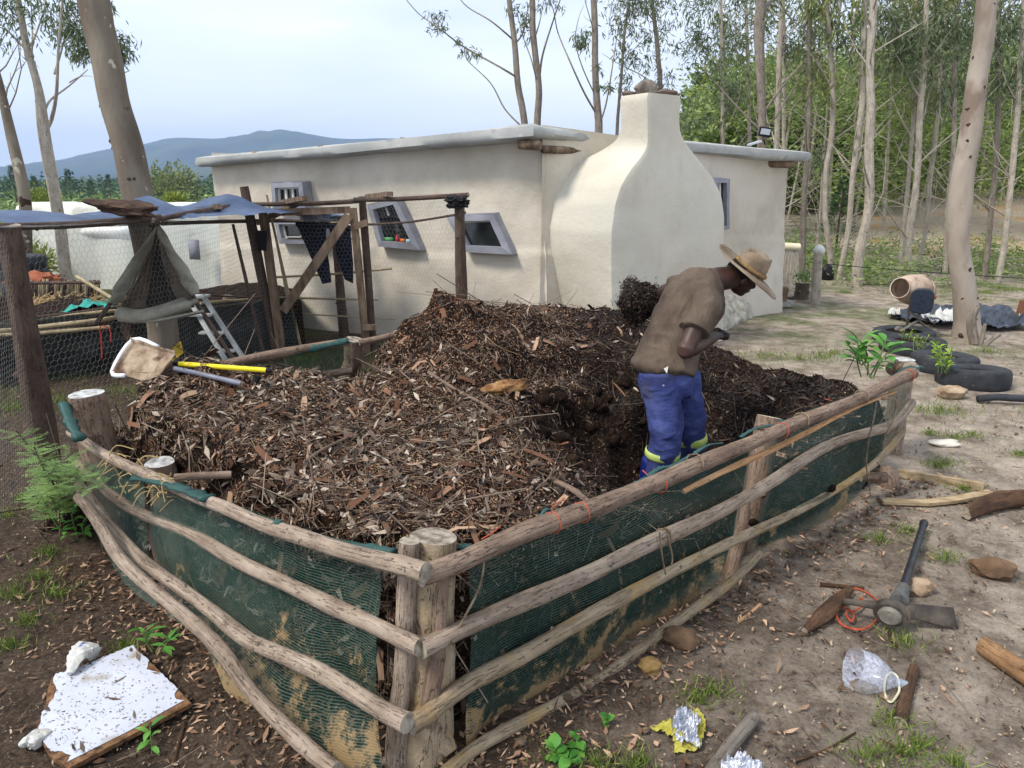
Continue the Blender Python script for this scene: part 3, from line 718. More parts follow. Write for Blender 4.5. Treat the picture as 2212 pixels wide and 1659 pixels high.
# ---- shade netting
def netmat(name, c, sp=.0075, cover=.34, coverv=.16, clay=None):
    m = bpy.data.materials.new(name); m.use_nodes = True; t = m.node_tree; N = t.nodes; L = t.links; b = N['Principled BSDF']
    b.inputs['Roughness'].default_value = .55; b.inputs['Specular IOR Level'].default_value = .3
    tcn = N.new('ShaderNodeTexCoord'); sep = N.new('ShaderNodeSeparateXYZ')
    n = N.new('ShaderNodeTexNoise'); n.inputs['Scale'].default_value = 5; n.inputs['Detail'].default_value = 3; L.new(tcn.outputs['UV'], n.inputs['Vector'])
    vm = N.new('ShaderNodeVectorMath'); vm.operation = 'MULTIPLY_ADD'; vm.inputs[1].default_value = (.03, .03, 0); L.new(n.outputs['Color'], vm.inputs[0]); L.new(tcn.outputs['UV'], vm.inputs[2]); L.new(vm.outputs[0], sep.inputs[0])
    def lines(src, sp_, cov):
        a = N.new('ShaderNodeMath'); a.operation = 'DIVIDE'; a.inputs[1].default_value = sp_; L.new(src, a.inputs[0])
        f = N.new('ShaderNodeMath'); f.operation = 'FRACT'; L.new(a.outputs[0], f.inputs[0])
        g_ = N.new('ShaderNodeMath'); g_.operation = 'LESS_THAN'; g_.inputs[1].default_value = cov; L.new(f.outputs[0], g_.inputs[0]); return g_.outputs[0]
    l1 = lines(sep.outputs[1], sp, cover); l2 = lines(sep.outputs[0], sp*.6, coverv)
    mx_ = N.new('ShaderNodeMath'); mx_.operation = 'MAXIMUM'; L.new(l1, mx_.inputs[0]); L.new(l2, mx_.inputs[1])
    dn = N.new('ShaderNodeTexNoise'); dn.inputs['Scale'].default_value = 4; dn.inputs['Detail'].default_value = 9; dn.inputs['Roughness'].default_value = .7; L.new(tcn.outputs['Object'], dn.inputs['Vector'])
    r = N.new('ShaderNodeValToRGB'); r.color_ramp.elements[0].position = .35; r.color_ramp.elements[1].position = .7; r.color_ramp.elements[0].color = c; r.color_ramp.elements[1].color = (c[0]*2.4+.015, c[1]*1.6+.02, c[2]*1.6+.02, 1)
    L.new(dn.outputs['Fac'], r.inputs[0]); out = r.outputs[0]; al = mx_.outputs[0]
    for st_, th_ in (((9, 60, 1), .64), ((50, 12, 1), .65)):          # straw and leaf bits pressed against the mesh
        ms2 = N.new('ShaderNodeMapping'); ms2.inputs['Scale'].default_value = st_; ms2.inputs['Rotation'].default_value = (0, 0, .6 if st_[0] < 20 else -.4); L.new(tcn.outputs['UV'], ms2.inputs[0])
        n5 = N.new('ShaderNodeTexNoise'); n5.inputs['Scale'].default_value = 2.2; n5.inputs['Detail'].default_value = 2; L.new(ms2.outputs[0], n5.inputs['Vector'])
        q5 = N.new('ShaderNodeMapRange'); q5.inputs[1].default_value = th_; q5.inputs[2].default_value = th_+.05; q5.inputs[4].default_value = .55; L.new(n5.outputs['Fac'], q5.inputs[0])
        m5 = N.new('ShaderNodeMixRGB'); m5.inputs[2].default_value = (.24, .24, .17, 1); L.new(q5.outputs[0], m5.inputs[0]); L.new(out, m5.inputs[1]); out = m5.outputs[0]
    if clay:                                    # dried clay caught in the mesh low down
        cn = N.new('ShaderNodeTexNoise'); cn.inputs['Scale'].default_value = 7; cn.inputs['Detail'].default_value = 9; cn.inputs['Roughness'].default_value = .75; L.new(tcn.outputs['Object'], cn.inputs['Vector'])
        so_ = N.new('ShaderNodeSeparateXYZ'); L.new(tcn.outputs['Object'], so_.inputs[0])
        z_ = N.new('ShaderNodeMapRange'); z_.inputs[1].default_value = .42; z_.inputs[2].default_value = -.02; z_.inputs[4].default_value = .24; L.new(so_.outputs[2], z_.inputs[0])
        x_ = N.new('ShaderNodeMapRange'); x_.inputs[1].default_value = 3.0; x_.inputs[2].default_value = 1.7; x_.inputs[4].default_value = .07; L.new(so_.outputs[1], x_.inputs[0])
        s_ = N.new('ShaderNodeMath'); s_.operation = 'ADD'; L.new(cn.outputs['Fac'], s_.inputs[0]); L.new(z_.outputs[0], s_.inputs[1])
        s2_ = N.new('ShaderNodeMath'); s2_.operation = 'ADD'; L.new(s_.outputs[0], s2_.inputs[0]); L.new(x_.outputs[0], s2_.inputs[1])
        q = N.new('ShaderNodeMapRange'); q.inputs[1].default_value = .685; q.inputs[2].default_value = .76; L.new(s2_.outputs[0], q.inputs[0])
        mc = N.new('ShaderNodeMixRGB'); mc.inputs[2].default_value = clay; L.new(q.outputs[0], mc.inputs[0]); L.new(out, mc.inputs[1]); out = mc.outputs[0]
        q2 = N.new('ShaderNodeMath'); q2.operation = 'MULTIPLY'; q2.inputs[1].default_value = .8; L.new(q.outputs[0], q2.inputs[0])
        q3 = N.new('ShaderNodeMath'); q3.operation = 'MAXIMUM'; L.new(q2.outputs[0], q3.inputs[0]); L.new(al, q3.inputs[1]); al = q3.outputs[0]
    L.new(out, b.inputs['Base Color'])
    tr = N.new('ShaderNodeBsdfTransparent'); ms = N.new('ShaderNodeMixShader'); L.new(al, ms.inputs[0]); L.new(tr.outputs[0], ms.inputs[1]); L.new(b.outputs[0], ms.inputs[2]); L.new(ms.outputs[0], N['Material Output'].inputs['Surface'])
    return m
M_net = netmat('green_shade_net', C8(36, 66, 56), sp=.0105, clay=C8(142, 120, 86))
M_netb = netmat('green_shade_net_bunched', C8(22, 62, 58), sp=.006, cover=.8, coverv=.6)
def net(P, Q, top, bot, off, nu, nv, bul, sd, m=None, name='shade_net', boff=.05):
    """netting between two pixel polylines (same u order) on the side P-Q"""
    tp = [onp(u, v, P, Q, off) for u, v in top]; bt = [onp(u, v, P, Q, off+boff) for u, v in bot]
    ts = smooth_path(tp, 12); bs = smooth_path(bt, 12)
    n = Vector((-(Q.y-P.y), Q.x-P.x, 0)).normalized(); n = -n if n.y > 0 else n
    def pick(arr, s): f = s*(len(arr)-1); i = min(int(f), len(arr)-2); return Vector(arr[i]).lerp(Vector(arr[i+1]), f-i)
    L = sum((tp[i+1]-tp[i]).length for i in range(len(tp)-1))
    def fn(s, t):
        a = pick(ts, s); b = pick(bs, s); p = a.lerp(b, t)
        w_ = .05*float(fbm(np.array([s*L*2.2]), np.array([t*2.2]), 3, sd)[0])+.012*float(fbm(np.array([s*L*9]), np.array([t*3]), 3, sd+4)[0])
        return p + n*(bul*math.sin(t*math.pi)*(.6+.8*math.sin(s*7+sd)**2)+w_*(.2+.8*math.sin(min(t*1.2, 1)*math.pi/2)) - .02)
    mb = MB(); mb.sheet(fn, nu, nv, su=L, sv=.85); return mb.obj(name, m or M_net, pen)
net(A_, C_, [(1020, 1210), (1071, 1165), (1253, 1096), (1421, 1034), (1593, 956), (1640, 936)], [(1000, 1690), (1080, 1640), (1240, 1540), (1400, 1420), (1520, 1310), (1560, 1250)], .0, 90, 40, .02, 1)
net(A_, C_, [(1655, 930), (1735, 896), (1789, 874), (1873, 842), (1965, 800)], [(1630, 1180), (1700, 1165), (1800, 1120), (1890, 1030), (1935, 960)], .0, 60, 36, .05, 2)
net(A_, B_, [(812, 1200), (764, 1180), (664, 1152), (564, 1118), (420, 1062), (308, 1012)], [(800, 1720), (700, 1680), (590, 1640), (500, 1520), (420, 1400), (340, 1340)], .0, 80, 40, .0, 3, boff=.24)
net(A_, B_, [(300, 1030), (252, 992), (200, 962), (160, 936)], [(330, 1320), (270, 1270), (225, 1225), (195, 1150)], .0, 36, 30, .0, 4, boff=.24)
def fold(pts, r, sd, m=None):
    mb = MB(); P = smooth_path(pts, 6); mb.tube(P, [r*(.6+.6*random.Random(sd+i).random()) for i in range(len(P))], 9, wob=.35, sd=sd, bump=.2, asp=.5); return mb.obj('net_fold', m or M_netb, pen)
for k_, q_ in enumerate(([(1150, 1142), (1162, 1122), (1180, 1100), (1196, 1112), (1215, 1112)], [(1225, 1110), (1250, 1092), (1275, 1086), (1300, 1078)], [(1310, 1074), (1340, 1058), (1362, 1050), (1395, 1032)], [(1090, 1160), (1110, 1146), (1135, 1140)])): fold(railA(q_, -.01), .010, 40+k_)
for k_, q_ in enumerate(([(1400, 1030), (1425, 1012), (1455, 1006), (1490, 984)], [(1500, 980), (1530, 962), (1560, 958)], [(1600, 944), (1630, 926), (1670, 918), (1690, 908)])): fold(railA(q_, -.01), .011, 50+k_)
fold(railA([(1810, 872), (1870, 846), (1905, 830)], .0), .018, 3)
fold(railA([(1930, 818), (1955, 800), (1985, 792)], .0), .030, 4)
fold(railB([(290, 1032), (340, 1040), (400, 1058), (450, 1078)], .07), .026, 5)
fold(railB([(540, 1128), (580, 1128), (606, 1128)], .05), .014, 6)
fold(railB([(700, 1172), (770, 1180), (850, 1192)], -.02), .022, 7)
fold([aty(990, 1180, 2.02), aty(1020, 1190, 1.98), aty(1040, 1216, 1.95)], .02, 8)
fold([aty(138, 872, 3.15), aty(150, 910, 3.05), aty(172, 950, 2.95)], .03, 9)
fold([aty(620, 765, 3.93), aty(690, 750, 4.0), aty(750, 736, 4.08)], .034, 10)
# net hanging from the back rail
mb = MB()
def bn(s, t):
    a = aty(560+s*200, 772-s*36, 3.86+s*.25); b = aty(545+s*215, 845-s*28, 3.9+s*.25); return a.lerp(b, t)+Vector((0, -.02*math.sin(s*20), 0))
mb.sheet(bn, 30, 12, su=.6, sv=.3); mb.obj('shade_net', M_net, pen)
# orange string and vine ties
M_orange = mat('orange_string', [C8(176, 84, 60)], bump=0, rough=.6); M_vine = mat('dry_vine', [C8(96, 80, 62), C8(150, 132, 108)], scale=20, bump=.3)
def tie(pts, r, m, name='tie'): MB().tube(smooth_path(pts, 5), r, 6, wob=.2).obj(name, m, pen)
def wrap(u, v, P, Q, r=.036, m=M_orange, w_=.0022, lean=0.3):
    c = onp(u, v, P, Q, .06); t = (Q-P).normalized(); n = Vector((-t.y, t.x, 0)); z = Vector((0, 0, 1))
    tie([c+(z*math.cos(a)+n*math.sin(a))*r+t*a*.006*lean for a in np.linspace(0, 6.5, 9)], w_, m)
for u, v in ((1421, 1046), (1190, 1130), (1253, 1108), (1686, 930), (1960, 812)): wrap(u, v, A_, C_)
for u, v in ((1500, 1000), (1730, 908), (1860, 858)): wrap(u, v, A_, C_, m=M_vine, w_=.003)
wrap(1433, 1160, A_, C_, r=.033, m=M_vine, w_=.005)
tie([aty(1180, 1112, 2.45), aty(1195, 1095, 2.5), aty(1220, 1076, 2.55)], .0025, M_orange)
tie([aty(1040, 1165, 2.05), aty(1065, 1150, 2.1), aty(1082, 1135, 2.15)], .0025, M_orange)
tie([aty(1388, 1016, 2.75), aty(1405, 1032, 2.72), aty(1415, 1045, 2.70)], .0025, M_orange)
tie([aty(1776, 872, 3.45), aty(1790, 880, 3.5), aty(1800, 868, 3.5), aty(1782, 862, 3.5)], .0025, M_orange)
tie([aty(1033, 1190, 1.92), aty(1045, 1215, 1.9), aty(1035, 1270, 1.9), aty(1005, 1330, 1.86), aty(985, 1366, 1.84)], .004, M_vine)
tie(railA([(1893, 868), (1888, 900), (1875, 960), (1872, 1010), (1880, 1060)], .09), .004, M_vine)
tie(railA([(1905, 862), (1935, 866), (1930, 905), (1915, 940)], .09), .006, M_vine)
tie(railA([(1425, 1150), (1430, 1200), (1438, 1240)], .10), .004, M_vine); tie(railA([(1440, 1150), (1452, 1200), (1450, 1222)], .10), .004, M_vine)
tie(railB([(408, 1240), (430, 1290), (450, 1330), (455, 1400)], .10), .005, M_vine)
# ------------------------------------------------------------------ the compost heap
def cp(u, v, y): p = aty(u, v, y); return (p.x, p.y, p.z)
HP = [cp(958, 622, 4.25), cp(985, 632, 4.3), (.31, 3.35, .46), (.27, 3.6, .46), (.34, 3.15, .44), cp(1000, 690, 4.05), cp(930, 690, 4.05), cp(1010, 650, 4.4), cp(895, 682, 4.2), cp(850, 745, 4.1), cp(780, 812, 4.0), cp(880, 790, 3.85), cp(980, 745, 3.95), cp(1060, 715, 4.2),
      cp(1120, 668, 4.7), cp(1220, 672, 5.0), cp(1320, 672, 5.1), cp(1400, 676, 5.15), cp(1500, 722, 5.0), cp(1560, 730, 4.95), cp(1640, 738, 4.85), cp(1720, 744, 4.7),
      cp(1790, 764, 4.6), cp(1850, 806, 4.35), cp(1700, 830, 4.3), cp(1600, 850, 4.4), cp(1640, 930, 4.0), cp(1760, 885, 3.95), cp(1560, 960, 4.1),
      cp(1180, 750, 4.4), cp(1280, 740, 4.55), cp(1360, 760, 4.5), cp(1180, 840, 3.95), cp(1100, 850, 3.6), cp(1250, 830, 4.15), cp(1340, 860, 4.15),
      cp(640, 800, 3.75), cp(540, 800, 3.6), cp(430, 790, 3.5), cp(330, 810, 3.35), cp(230, 860, 3.15), cp(200, 930, 2.95), cp(300, 900, 3.0), cp(420, 880, 3.1), cp(520, 870, 3.2), cp(640, 850, 3.4), cp(760, 870, 3.4),
      cp(300, 985, 2.62), cp(430, 1000, 2.6), cp(540, 960, 2.75), cp(680, 930, 2.95), cp(820, 920, 3.1), cp(960, 890, 3.3), cp(1060, 920, 3.15), cp(1130, 975, 2.95),
      cp(420, 1070, 2.45), cp(560, 1080, 2.35), cp(700, 1050, 2.45), cp(860, 1020, 2.6), cp(1000, 1020, 2.65), cp(1120, 1060, 2.6), cp(1215, 1075, 2.6),
      cp(600, 1128, 2.2), cp(740, 1150, 2.1), cp(850, 1150, 2.08), cp(980, 1125, 2.2), cp(1100, 1120, 2.3), cp(1050, 1080, 2.45),
      (.42, 2.62, .46), (.62, 2.85, .34), (.9, 3.05, .22), (1.2, 3.3, .2), (1.5, 3.5, .28), (1.75, 3.75, .36),
      (.50, 3.55, -.04), (.47, 3.30, .0), (.75, 3.45, .0), (1.0, 3.55, .0), (1.15, 3.8, .0), (.75, 3.85, .02), (.95, 4.0, .04), (1.25, 4.05, .18), (.40, 3.85, .16),
      (-1.9, 3.3, .5), (-1.0, 4.1, .3), (-.6, 4.5, .4), (.66, 5.6, .5), (1.4, 5.1, .3), (2.3, 4.3, .3), (2.1, 4.0, .5)]
HPA = np.array(HP)
def heap_z(x, y):
    x = np.asarray(x, dtype=float); y = np.asarray(y, dtype=float); sh = x.shape; xx = x.ravel(); yy = y.ravel()
    d2 = (xx[:, None]-HPA[None, :, 0])**2+(yy[:, None]-HPA[None, :, 1])**2
    w_ = 1/(d2+.0035)**1.9; z = (w_*HPA[None, :, 2]).sum(1)/w_.sum(1)
    z = z + .05*fbm(xx*3.2, yy*3.2, 4, 51) + .028*fbm(xx*12, yy*12, 4, 52)
    return z.reshape(sh)
ux = (C_-A_); vx = (B_-A_)
def edge_drop(s, t):
    e = np.minimum(np.minimum(s, 1-s)*ux.length, np.minimum(t, 1-t)*vx.length)
    return e
def heap_pt(s, t):
    """s along the right side, t along the left one, 0..1 inside the poles; the rim falls to the ground"""
    s = np.asarray(s, dtype=float); t = np.asarray(t, dtype=float)
    sc_, tc_ = np.clip(s, 0, 1), np.clip(t, 0, 1)
    x = A_.x+ux.x*sc_+vx.x*tc_; y = A_.y+ux.y*sc_+vx.y*tc_
    z = heap_z(x, y)
    over = np.maximum(np.maximum(-s, s-1)*ux.length, np.maximum(-t, t-1)*vx.length)     # metres run down the side
    k = np.clip(over/.75, 0, 1)
    edge = np.maximum(z, .5*(s > 1)+0) if False else z
    rough = .03*fbm(x*9+over*9, y*9-over*7, 3, 61)
    z2 = np.where(over > 0, z*(1-k)-.06*k, z)
    outx = np.where(s < 0, -1, np.where(s > 1, 1, 0))*ux.x/ux.length+np.where(t < 0, -1, np.where(t > 1, 1, 0))*vx.x/vx.length
    outy = np.where(s < 0, -1, np.where(s > 1, 1, 0))*ux.y/ux.length+np.where(t < 0, -1, np.where(t > 1, 1, 0))*vx.y/vx.length
    lean = np.where(t > 1, .35, .03)
    return x+outx*(k*lean+rough*(over > 0)), y+outy*(k*lean+rough*(over > 0)), z2
s0, s1, t0, t1 = .04, .975, .05, 1.06
def grid_axis(a, b, n, L):
    m = np.linspace(a, b, n); pre = a-np.linspace(.76, .02, 34)/L; post_ = b+np.linspace(.02, .76, 34)/L; return np.concatenate([pre, m, post_])
# map so that 0..1 in heap_pt is the inset rectangle
A2 = A_+ux*s0+vx*t0; uxo, vxo = ux.copy(), vx.copy()
A_keep = A_.copy(); A_heap = A2; ux = uxo*(s1-s0); vx = vxo*(t1-t0)
_A = A_; A_ = A_heap
gs = grid_axis(0, 1, 300, ux.length); gt = grid_axis(0, 1, 200, vx.length)
SS, TT = np.meshgrid(gs, gt, indexing='ij'); HX, HY, HZ = heap_pt(SS, TT)
ii = np.arange(SS.size).reshape(SS.shape)
HF = np.stack([ii[:-1, :-1], ii[1:, :-1], ii[1:, 1:], ii[:-1, 1:]], -1).reshape(-1, 4)
HVv = np.stack([HX, HY, HZ], -1).reshape(-1, 3)
M_soil = mat('humus', [(.007, .004, .003, 1), (.020, .011, .007, 1), (.044, .026, .016, 1)], scale=18, rough=.95, bump=1.0, bscale=55, bdist=.03, spec=.12, detail=9,
             second=[(C8(84, 60, 46), 70, .62, .05)])
heap = thing('compost_heap', 'large heap of brown leaf and wood chip compost filling the pole pen', 'compost heap', (0, 3.6, 0))
npobj('soil', HVv, HF, M_soil, heap, smooth=True)
# cover: sampled points with normals
def sample(n, lo=-.45, bias=None):
    s = rng.uniform(-.68/ux.length*1, 1+.1, n*3); t = rng.uniform(-.68/vx.length, 1+.2, n*3)
    ok = ~(((s < 0) & (t < 0))); s, t = s[ok], t[ok]
    if bias is not None:
        x = A_.x+ux.x*s+vx.x*t; y = A_.y+ux.y*s+vx.y*t; p = bias(x, y, s, t); k = rng.random(len(s)) < p; s, t = s[k], t[k]
    s, t = s[:n], t[:n]; e = .006
    x, y, z = heap_pt(s, t); xa, ya, za = heap_pt(s+e, t); xb, yb, zb = heap_pt(s, t+e)
    P = np.stack([x, y, z], -1); N_ = unit(np.cross(np.stack([xa-x, ya-y, za-z], -1), np.stack([xb-x, yb-y, zb-z], -1)))
    N_ *= np.where(N_[:, 2:3] < -.05, -1, 1)
    return P, N_
def scatter(P, N_, L, W, tilt=.45, bend=.0, pointed=False, lift=.003):
    n = len(P); r = rng.normal(size=(n, 3)); D = unit(r-N_*(r*N_).sum(1, keepdims=True)); D = unit(D+N_*rng.normal(0, tilt, (n, 1)))
    S = unit(np.cross(N_, D)+N_*rng.normal(0, tilt, (n, 1))); 
    return flakes(P+N_*lift-D*(np.asarray(L)/2)[:, None]*.8, D, S, L, W, bend, pointed=pointed)
def dryness(x, y):
    """1 where pale dry leaves lie (left and front), 0 in the dark dug out right part"""
    a = sst(.55, -.5, x-.15*(y-3)) * 1.0
    m = a*(.55+.9*fbm(x*1.6, y*1.6, 3, 71)+.25)
    pk = np.exp(-((x+.35)**2+(y-4.15)**2)/.55)
    return np.clip(m*(1-.85*pk), 0, 1)
def clear(x, y): return ((x-.80)**2+(y-3.70)**2 > .34**2)*1.0
def nar(n, a, b): return rng.uniform(a, b, n)
M_chipb = mat('wet_chips', [(.006, .0035, .0025, 1), (.014, .008, .0055, 1), (.030, .018, .012, 1), (.075, .048, .034, 1)], island=.85, scale=3, bump=0, rough=.7, spec=.3)
M_chipm = mat('brown_chips', [(.034, .014, .007, 1), (.095, .042, .021, 1), (.18, .088, .048, 1), (.40, .26, .165, 1)], island=.88, scale=3, bump=0, rough=.85)
M_leafd = mat('dry_leaves', [(.045, .029, .020, 1), (.11, .076, .054, 1), (.22, .165, .12, 1), (.50, .41, .32, 1)], island=.88, scale=6, bump=.2, bscale=60, rough=.8, trans=.1)
M_black = M_black
def put(name, VF, m, par, smooth=False):
    o = npobj(name, VF[0], VF[1], m, par, smooth); tag(o, kind='stuff'); return o
n = 80000; P, N_ = sample(n, bias=lambda x, y, s, t: .10+.90*(1-dryness(x, y))*sst(-.3, .4, x))
put('wet_chips', scatter(P, N_, nar(len(P), .004, .022), nar(len(P), .002, .010), .5), M_chipb, heap)
n = 110000; P, N_ = sample(n, bias=lambda x, y, s, t: np.clip(1.05-1.03*sst(-.05, .55, x-.12*(y-3.5)), .035, 1))
put('brown_chips', scatter(P, N_, nar(len(P), .004, .020), nar(len(P), .0015, .007), .5), M_chipm, heap)
n = 9500; P, N_ = sample(n, bias=lambda x, y, s, t: np.clip(dryness(x, y)**1.5, .02, 1)*clear(x, y))
put('dry_leaves', scatter(P, N_, nar(len(P), .015, .085)**1.0, nar(len(P), .005, .026), .5, bend=rng.normal(0, .12, len(P)), pointed=True, lift=.008), M_leafd, heap)
n = 3500; P, N_ = sample(n, bias=lambda x, y, s, t: (.15+.5*sst(.8, 1.8, x))*clear(x, y))
put('dark_leaves', scatter(P, N_, nar(len(P), .03, .09), nar(len(P), .012, .03), .4, bend=rng.normal(0, .12, len(P)), pointed=True, lift=.006), M_chipb, heap)
n = 650; P, N_ = sample(n, bias=lambda x, y, s, t: (.15+.85*dryness(x, y))*clear(x, y)); P = P[:n]
put('bark_strips', scatter(P, N_, nar(len(P), .05, .15), nar(len(P), .010, .035), .25, bend=rng.normal(0, .1, len(P)), pointed=False, lift=.010), M_chipm, heap)
def twigs(n, Lr, rr_, m, bias, name, par=heap, tl=.22):
    P, N_ = sample(n, bias=bias); n = len(P); r = rng.normal(size=(n, 3)); D = unit(r-N_*(r*N_).sum(1, keepdims=True)); D = unit(D+N_*np.abs(rng.normal(0, tl, (n, 1))))
    L = nar(n, *Lr)[:, None]; k = unit(D+rdirs(n)*.35); A0 = P+N_*.004-D*L*.3; A1 = A0+D*L*.5; A2_ = A1+k*L*.5; rad = nar(n, *rr_)
    V1, F1 = sticks(A0, A1, rad); V2, F2 = sticks(A1, A2_, rad*.8); put(name, (np.concatenate([V1, V2]), np.concatenate([F1, F2+len(V1)])), m, par)
M_twig = mat('twigs', [(.05, .034, .024, 1), (.14, .10, .072, 1), (.30, .23, .17, 1)], island=.85, bump=0)
twigs(4200, (.04, .20), (.0008, .0026), M_twig, lambda x, y, s, t: .2+.8*dryness(x, y), 'twigs')
twigs(260, (.25, .7), (.0018, .0045), M_twig, lambda x, y, s, t: .15+.85*dryness(x, y), 'long_twigs', tl=.08)
twigs(2600, (.03, .10), (.0006, .0012), mat('straw', [C8(150, 130, 100), C8(196, 176, 140)], island=.8, bump=0), lambda x, y, s, t: .1+.9*dryness(x, y), 'straw')
# clods along the crumbling rim of the pit
mb = MB()
for i in range(160):
    a = random.uniform(0, 6.28); r_ = random.gauss(.55, .10); x, y = .78+r_*1.15*math.cos(a), 3.62+r_*math.sin(a)*.85
    z = float(heap_z(np.array([x]), np.array([y]))[0]); mb.blob((x, y, z), random.uniform(.015, .05), i, .5, 2, sq=(1.2, 1, .8), fr=2)
tag(mb.obj('clods', M_soil, heap), kind='stuff')
# single larger pieces one can pick out
def hz_(x, y): return float(heap_z(np.array([x]), np.array([y]))[0])
def onheap(u, v):
    """march the ray onto the heap"""
    d = ray(u, v); t = 1.5
    while t < 8:
        p = Vector((0, 0, CAMZ))+d*t
        if p.z < hz_(p.x, p.y): return p
        t += .01
    return p
A_ = _A; 
c = onheap(1090, 848); mb = MB().blob(c+Vector((0, -.01, .03)), .10, 14, .4, 4, sq=(1.25, .5, .38), rot=Matrix.Rotation(R(15), 3, 'Z') @ Matrix.Rotation(R(-8), 3, 'Y'), fr=2.0)
tag(mb.obj('bark_chunk', mat('orange_bark', [C8(70, 48, 34), C8(140, 100, 62), C8(180, 146, 96)], scale=14, bump=1, bscale=40, bdist=.02)), 'rough ochre chunk of rotten wood lying on the slope of the heap', 'wood chunk')
def stick(pts, r, label, m=None, name='stick', cat='stick'):
    o = log(name, [onheap(u, v)+Vector((0, 0, h)) for u, v, h in pts], r, m or M_rail2, None, seg=9, sd=len(label), knots=1); return tag(o, label, cat)
stick([(925, 812, .02), (985, 850, .02), (1050, 885, .02), (1080, 905, .01)], [.010, .008], 'dark crooked stick on the heap left of the ochre wood chunk')
stick([(655, 1010, .02), (700, 985, .03), (760, 950, .02)], [.008, .006], 'thin brown stick lying across the middle of the front mound')
stick([(1200, 1050, .02), (1240, 1075, .03), (1275, 1100, .02)], [.013, .012], 'thick brown stick poking from the heap above the top rail string')
stick([(380, 1042, .02), (430, 1038, .02), (500, 1030, .01)], [.016, .014], 'smooth stick lying right of the grey sawn post top')
stick([(1045, 728, .02), (1075, 755, .02), (1125, 775, .02)], [.003, .002], 'thin yellow stem curving over the brown peak of the heap', M_split)
# dug rhizome clump over the left rail
mb = MB(); rs = random.Random(4)
for i in range(70):
    u = rs.uniform(205, 380); v = 985+(u-205)*.42+rs.uniform(-22, 26); p = railB([(u, v)], rs.uniform(.0, .09))[0]
    q = p+Vector((rs.uniform(-.09, .12), rs.uniform(-.05, .04), rs.uniform(-.08, .03))); m_ = p.lerp(q, .5)+Vector((rs.uniform(-.02, .02), 0, rs.uniform(-.01, .04)))
    mb.tube(smooth_path([p, m_, q], 3), rs.uniform(.0015, .0032), 5, cap=False)
tag(mb.obj('grass_roots', mat('pale_roots', [C8(150, 126, 84), C8(196, 172, 124)], bump=0)), 'tangle of pale dry grass runners hanging over the left top rail', 'grass roots', kind='stuff')
# ------------------------------------------------------------------ the poultry run and the beds behind it
M_wire = mat('galvanised_wire', [C8(120, 118, 112), C8(150, 148, 142)], bump=0, rough=.5, metal=.3)
M_pole = barkmat('dark_pole', [C8(58, 46, 40), C8(88, 72, 62), C8(112, 96, 84)]); M_bamboo = barkmat('cane', [C8(140, 124, 96), C8(178, 162, 128), C8(196, 182, 150)])
M_plank = mat('old_plank', [C8(88, 72, 58), C8(122, 102, 84), C8(142, 122, 102)], scale=6, stretch=(3, 3, .7), bump=.5, bscale=20)
def hexwire(name, quad, parent, s=.042, r=.0009, sd=0, sag=.015, doff=0.0, keep=1.0):
    """hexagonal netting over a bilinear quad (bottom left, bottom right, top right, top left)"""
    q = [np.array(p, dtype=float) for p in quad]; L = (np.linalg.norm(q[1]-q[0])+np.linalg.norm(q[2]-q[3]))/2; H = (np.linalg.norm(q[3]-q[0])+np.linalg.norm(q[2]-q[1]))/2
    h = s*.62; E0 = []; E1 = []
    nx = int(L/s)+1; ny = int(H/(h*1.5))+1
    for j in range(ny):
        y0 = j*h*1.5; ox = (j % 2)*s/2
        x = np.arange(nx)*s+ox
        a = np.stack([x, np.full(nx, y0)], -1); b = np.stack([x+s/2, np.full(nx, y0+h*.5)], -1); c = np.stack([x+s, np.full(nx, y0)], -1)
        d = np.stack([x+s/2, np.full(nx, y0+h*1.5)], -1)
        E0 += [a, b, b]; E1 += [b, c, d]
    E0 = np.concatenate(E0); E1 = np.concatenate(E1)
    def mp_(e):
        e = e+np.stack([vn(e[:, 0]*23, e[:, 1]*23, sd), vn(e[:, 0]*23, e[:, 1]*23, sd+1)], -1)*s*.35
        u = np.clip(e[:, :1]/L, 0, 1); v = np.clip(e[:, 1:]/H, 0, 1)
        P = (q[0]*(1-u)+q[1]*u)*(1-v)+(q[3]*(1-u)+q[2]*u)*v
        n = np.cross(q[1]-q[0], q[3]-q[0]); n /= np.linalg.norm(n)
        return P+n*(sag*fbm(e[:, 0]*2, e[:, 1]*2, 3, sd)[:, None]*2+doff)
    P0, P1 = mp_(E0), mp_(E1); ok = np.linalg.norm(P1-P0, axis=1) > .004; V, F_ = sticks(P0[ok], P1[ok], r)
    return npobj(name, V, F_, M_wire, parent)
run = thing('chicken_run', 'wire netting run with leaning brown posts and a plank door in front of the house', 'chicken run', (-2.2, 6.2, 0))
T = lambda p, q: p.lerp(q, .5)
P0t, P0b = aty(18, 486, 4.1), atz(108, 1040, -.1)
P1t, P1b = aty(527, 403, 7.4), aty(600, 775, 7.42); P2t, P2b = aty(782, 424, 7.45), aty(807, 756, 7.5); P3t, P3b = aty(992, 418, 6.9), aty(999, 720, 6.9)
AP = aty(340, 474, 5.2)
def rpost(a, b, r, sd, m=M_pole): a = Vector(a); b = Vector(b); return log('post', [a, a.lerp(b, .3), a.lerp(b, .6), b], r, m, run, sd=sd, seg=14, wob=.06)
rpost(P0t, P0b, [.062, .082], 41); rpost(P1t, P1b, [.044, .052], 42); rpost(P2t, P2b, [.036, .042], 43); rpost(P3t, P3b, [.052, .056], 44, M_pole)
rpost(aty(722, 480, 8.25), aty(745, 738, 8.3), [.048, .058], 45)
log('top_rail', [aty(-90, 497, 3.5), aty(0, 491, 4.05), aty(168, 485, 4.55), aty(345, 470, 5.2)], [.022, .024], M_pole, run, sd=46)
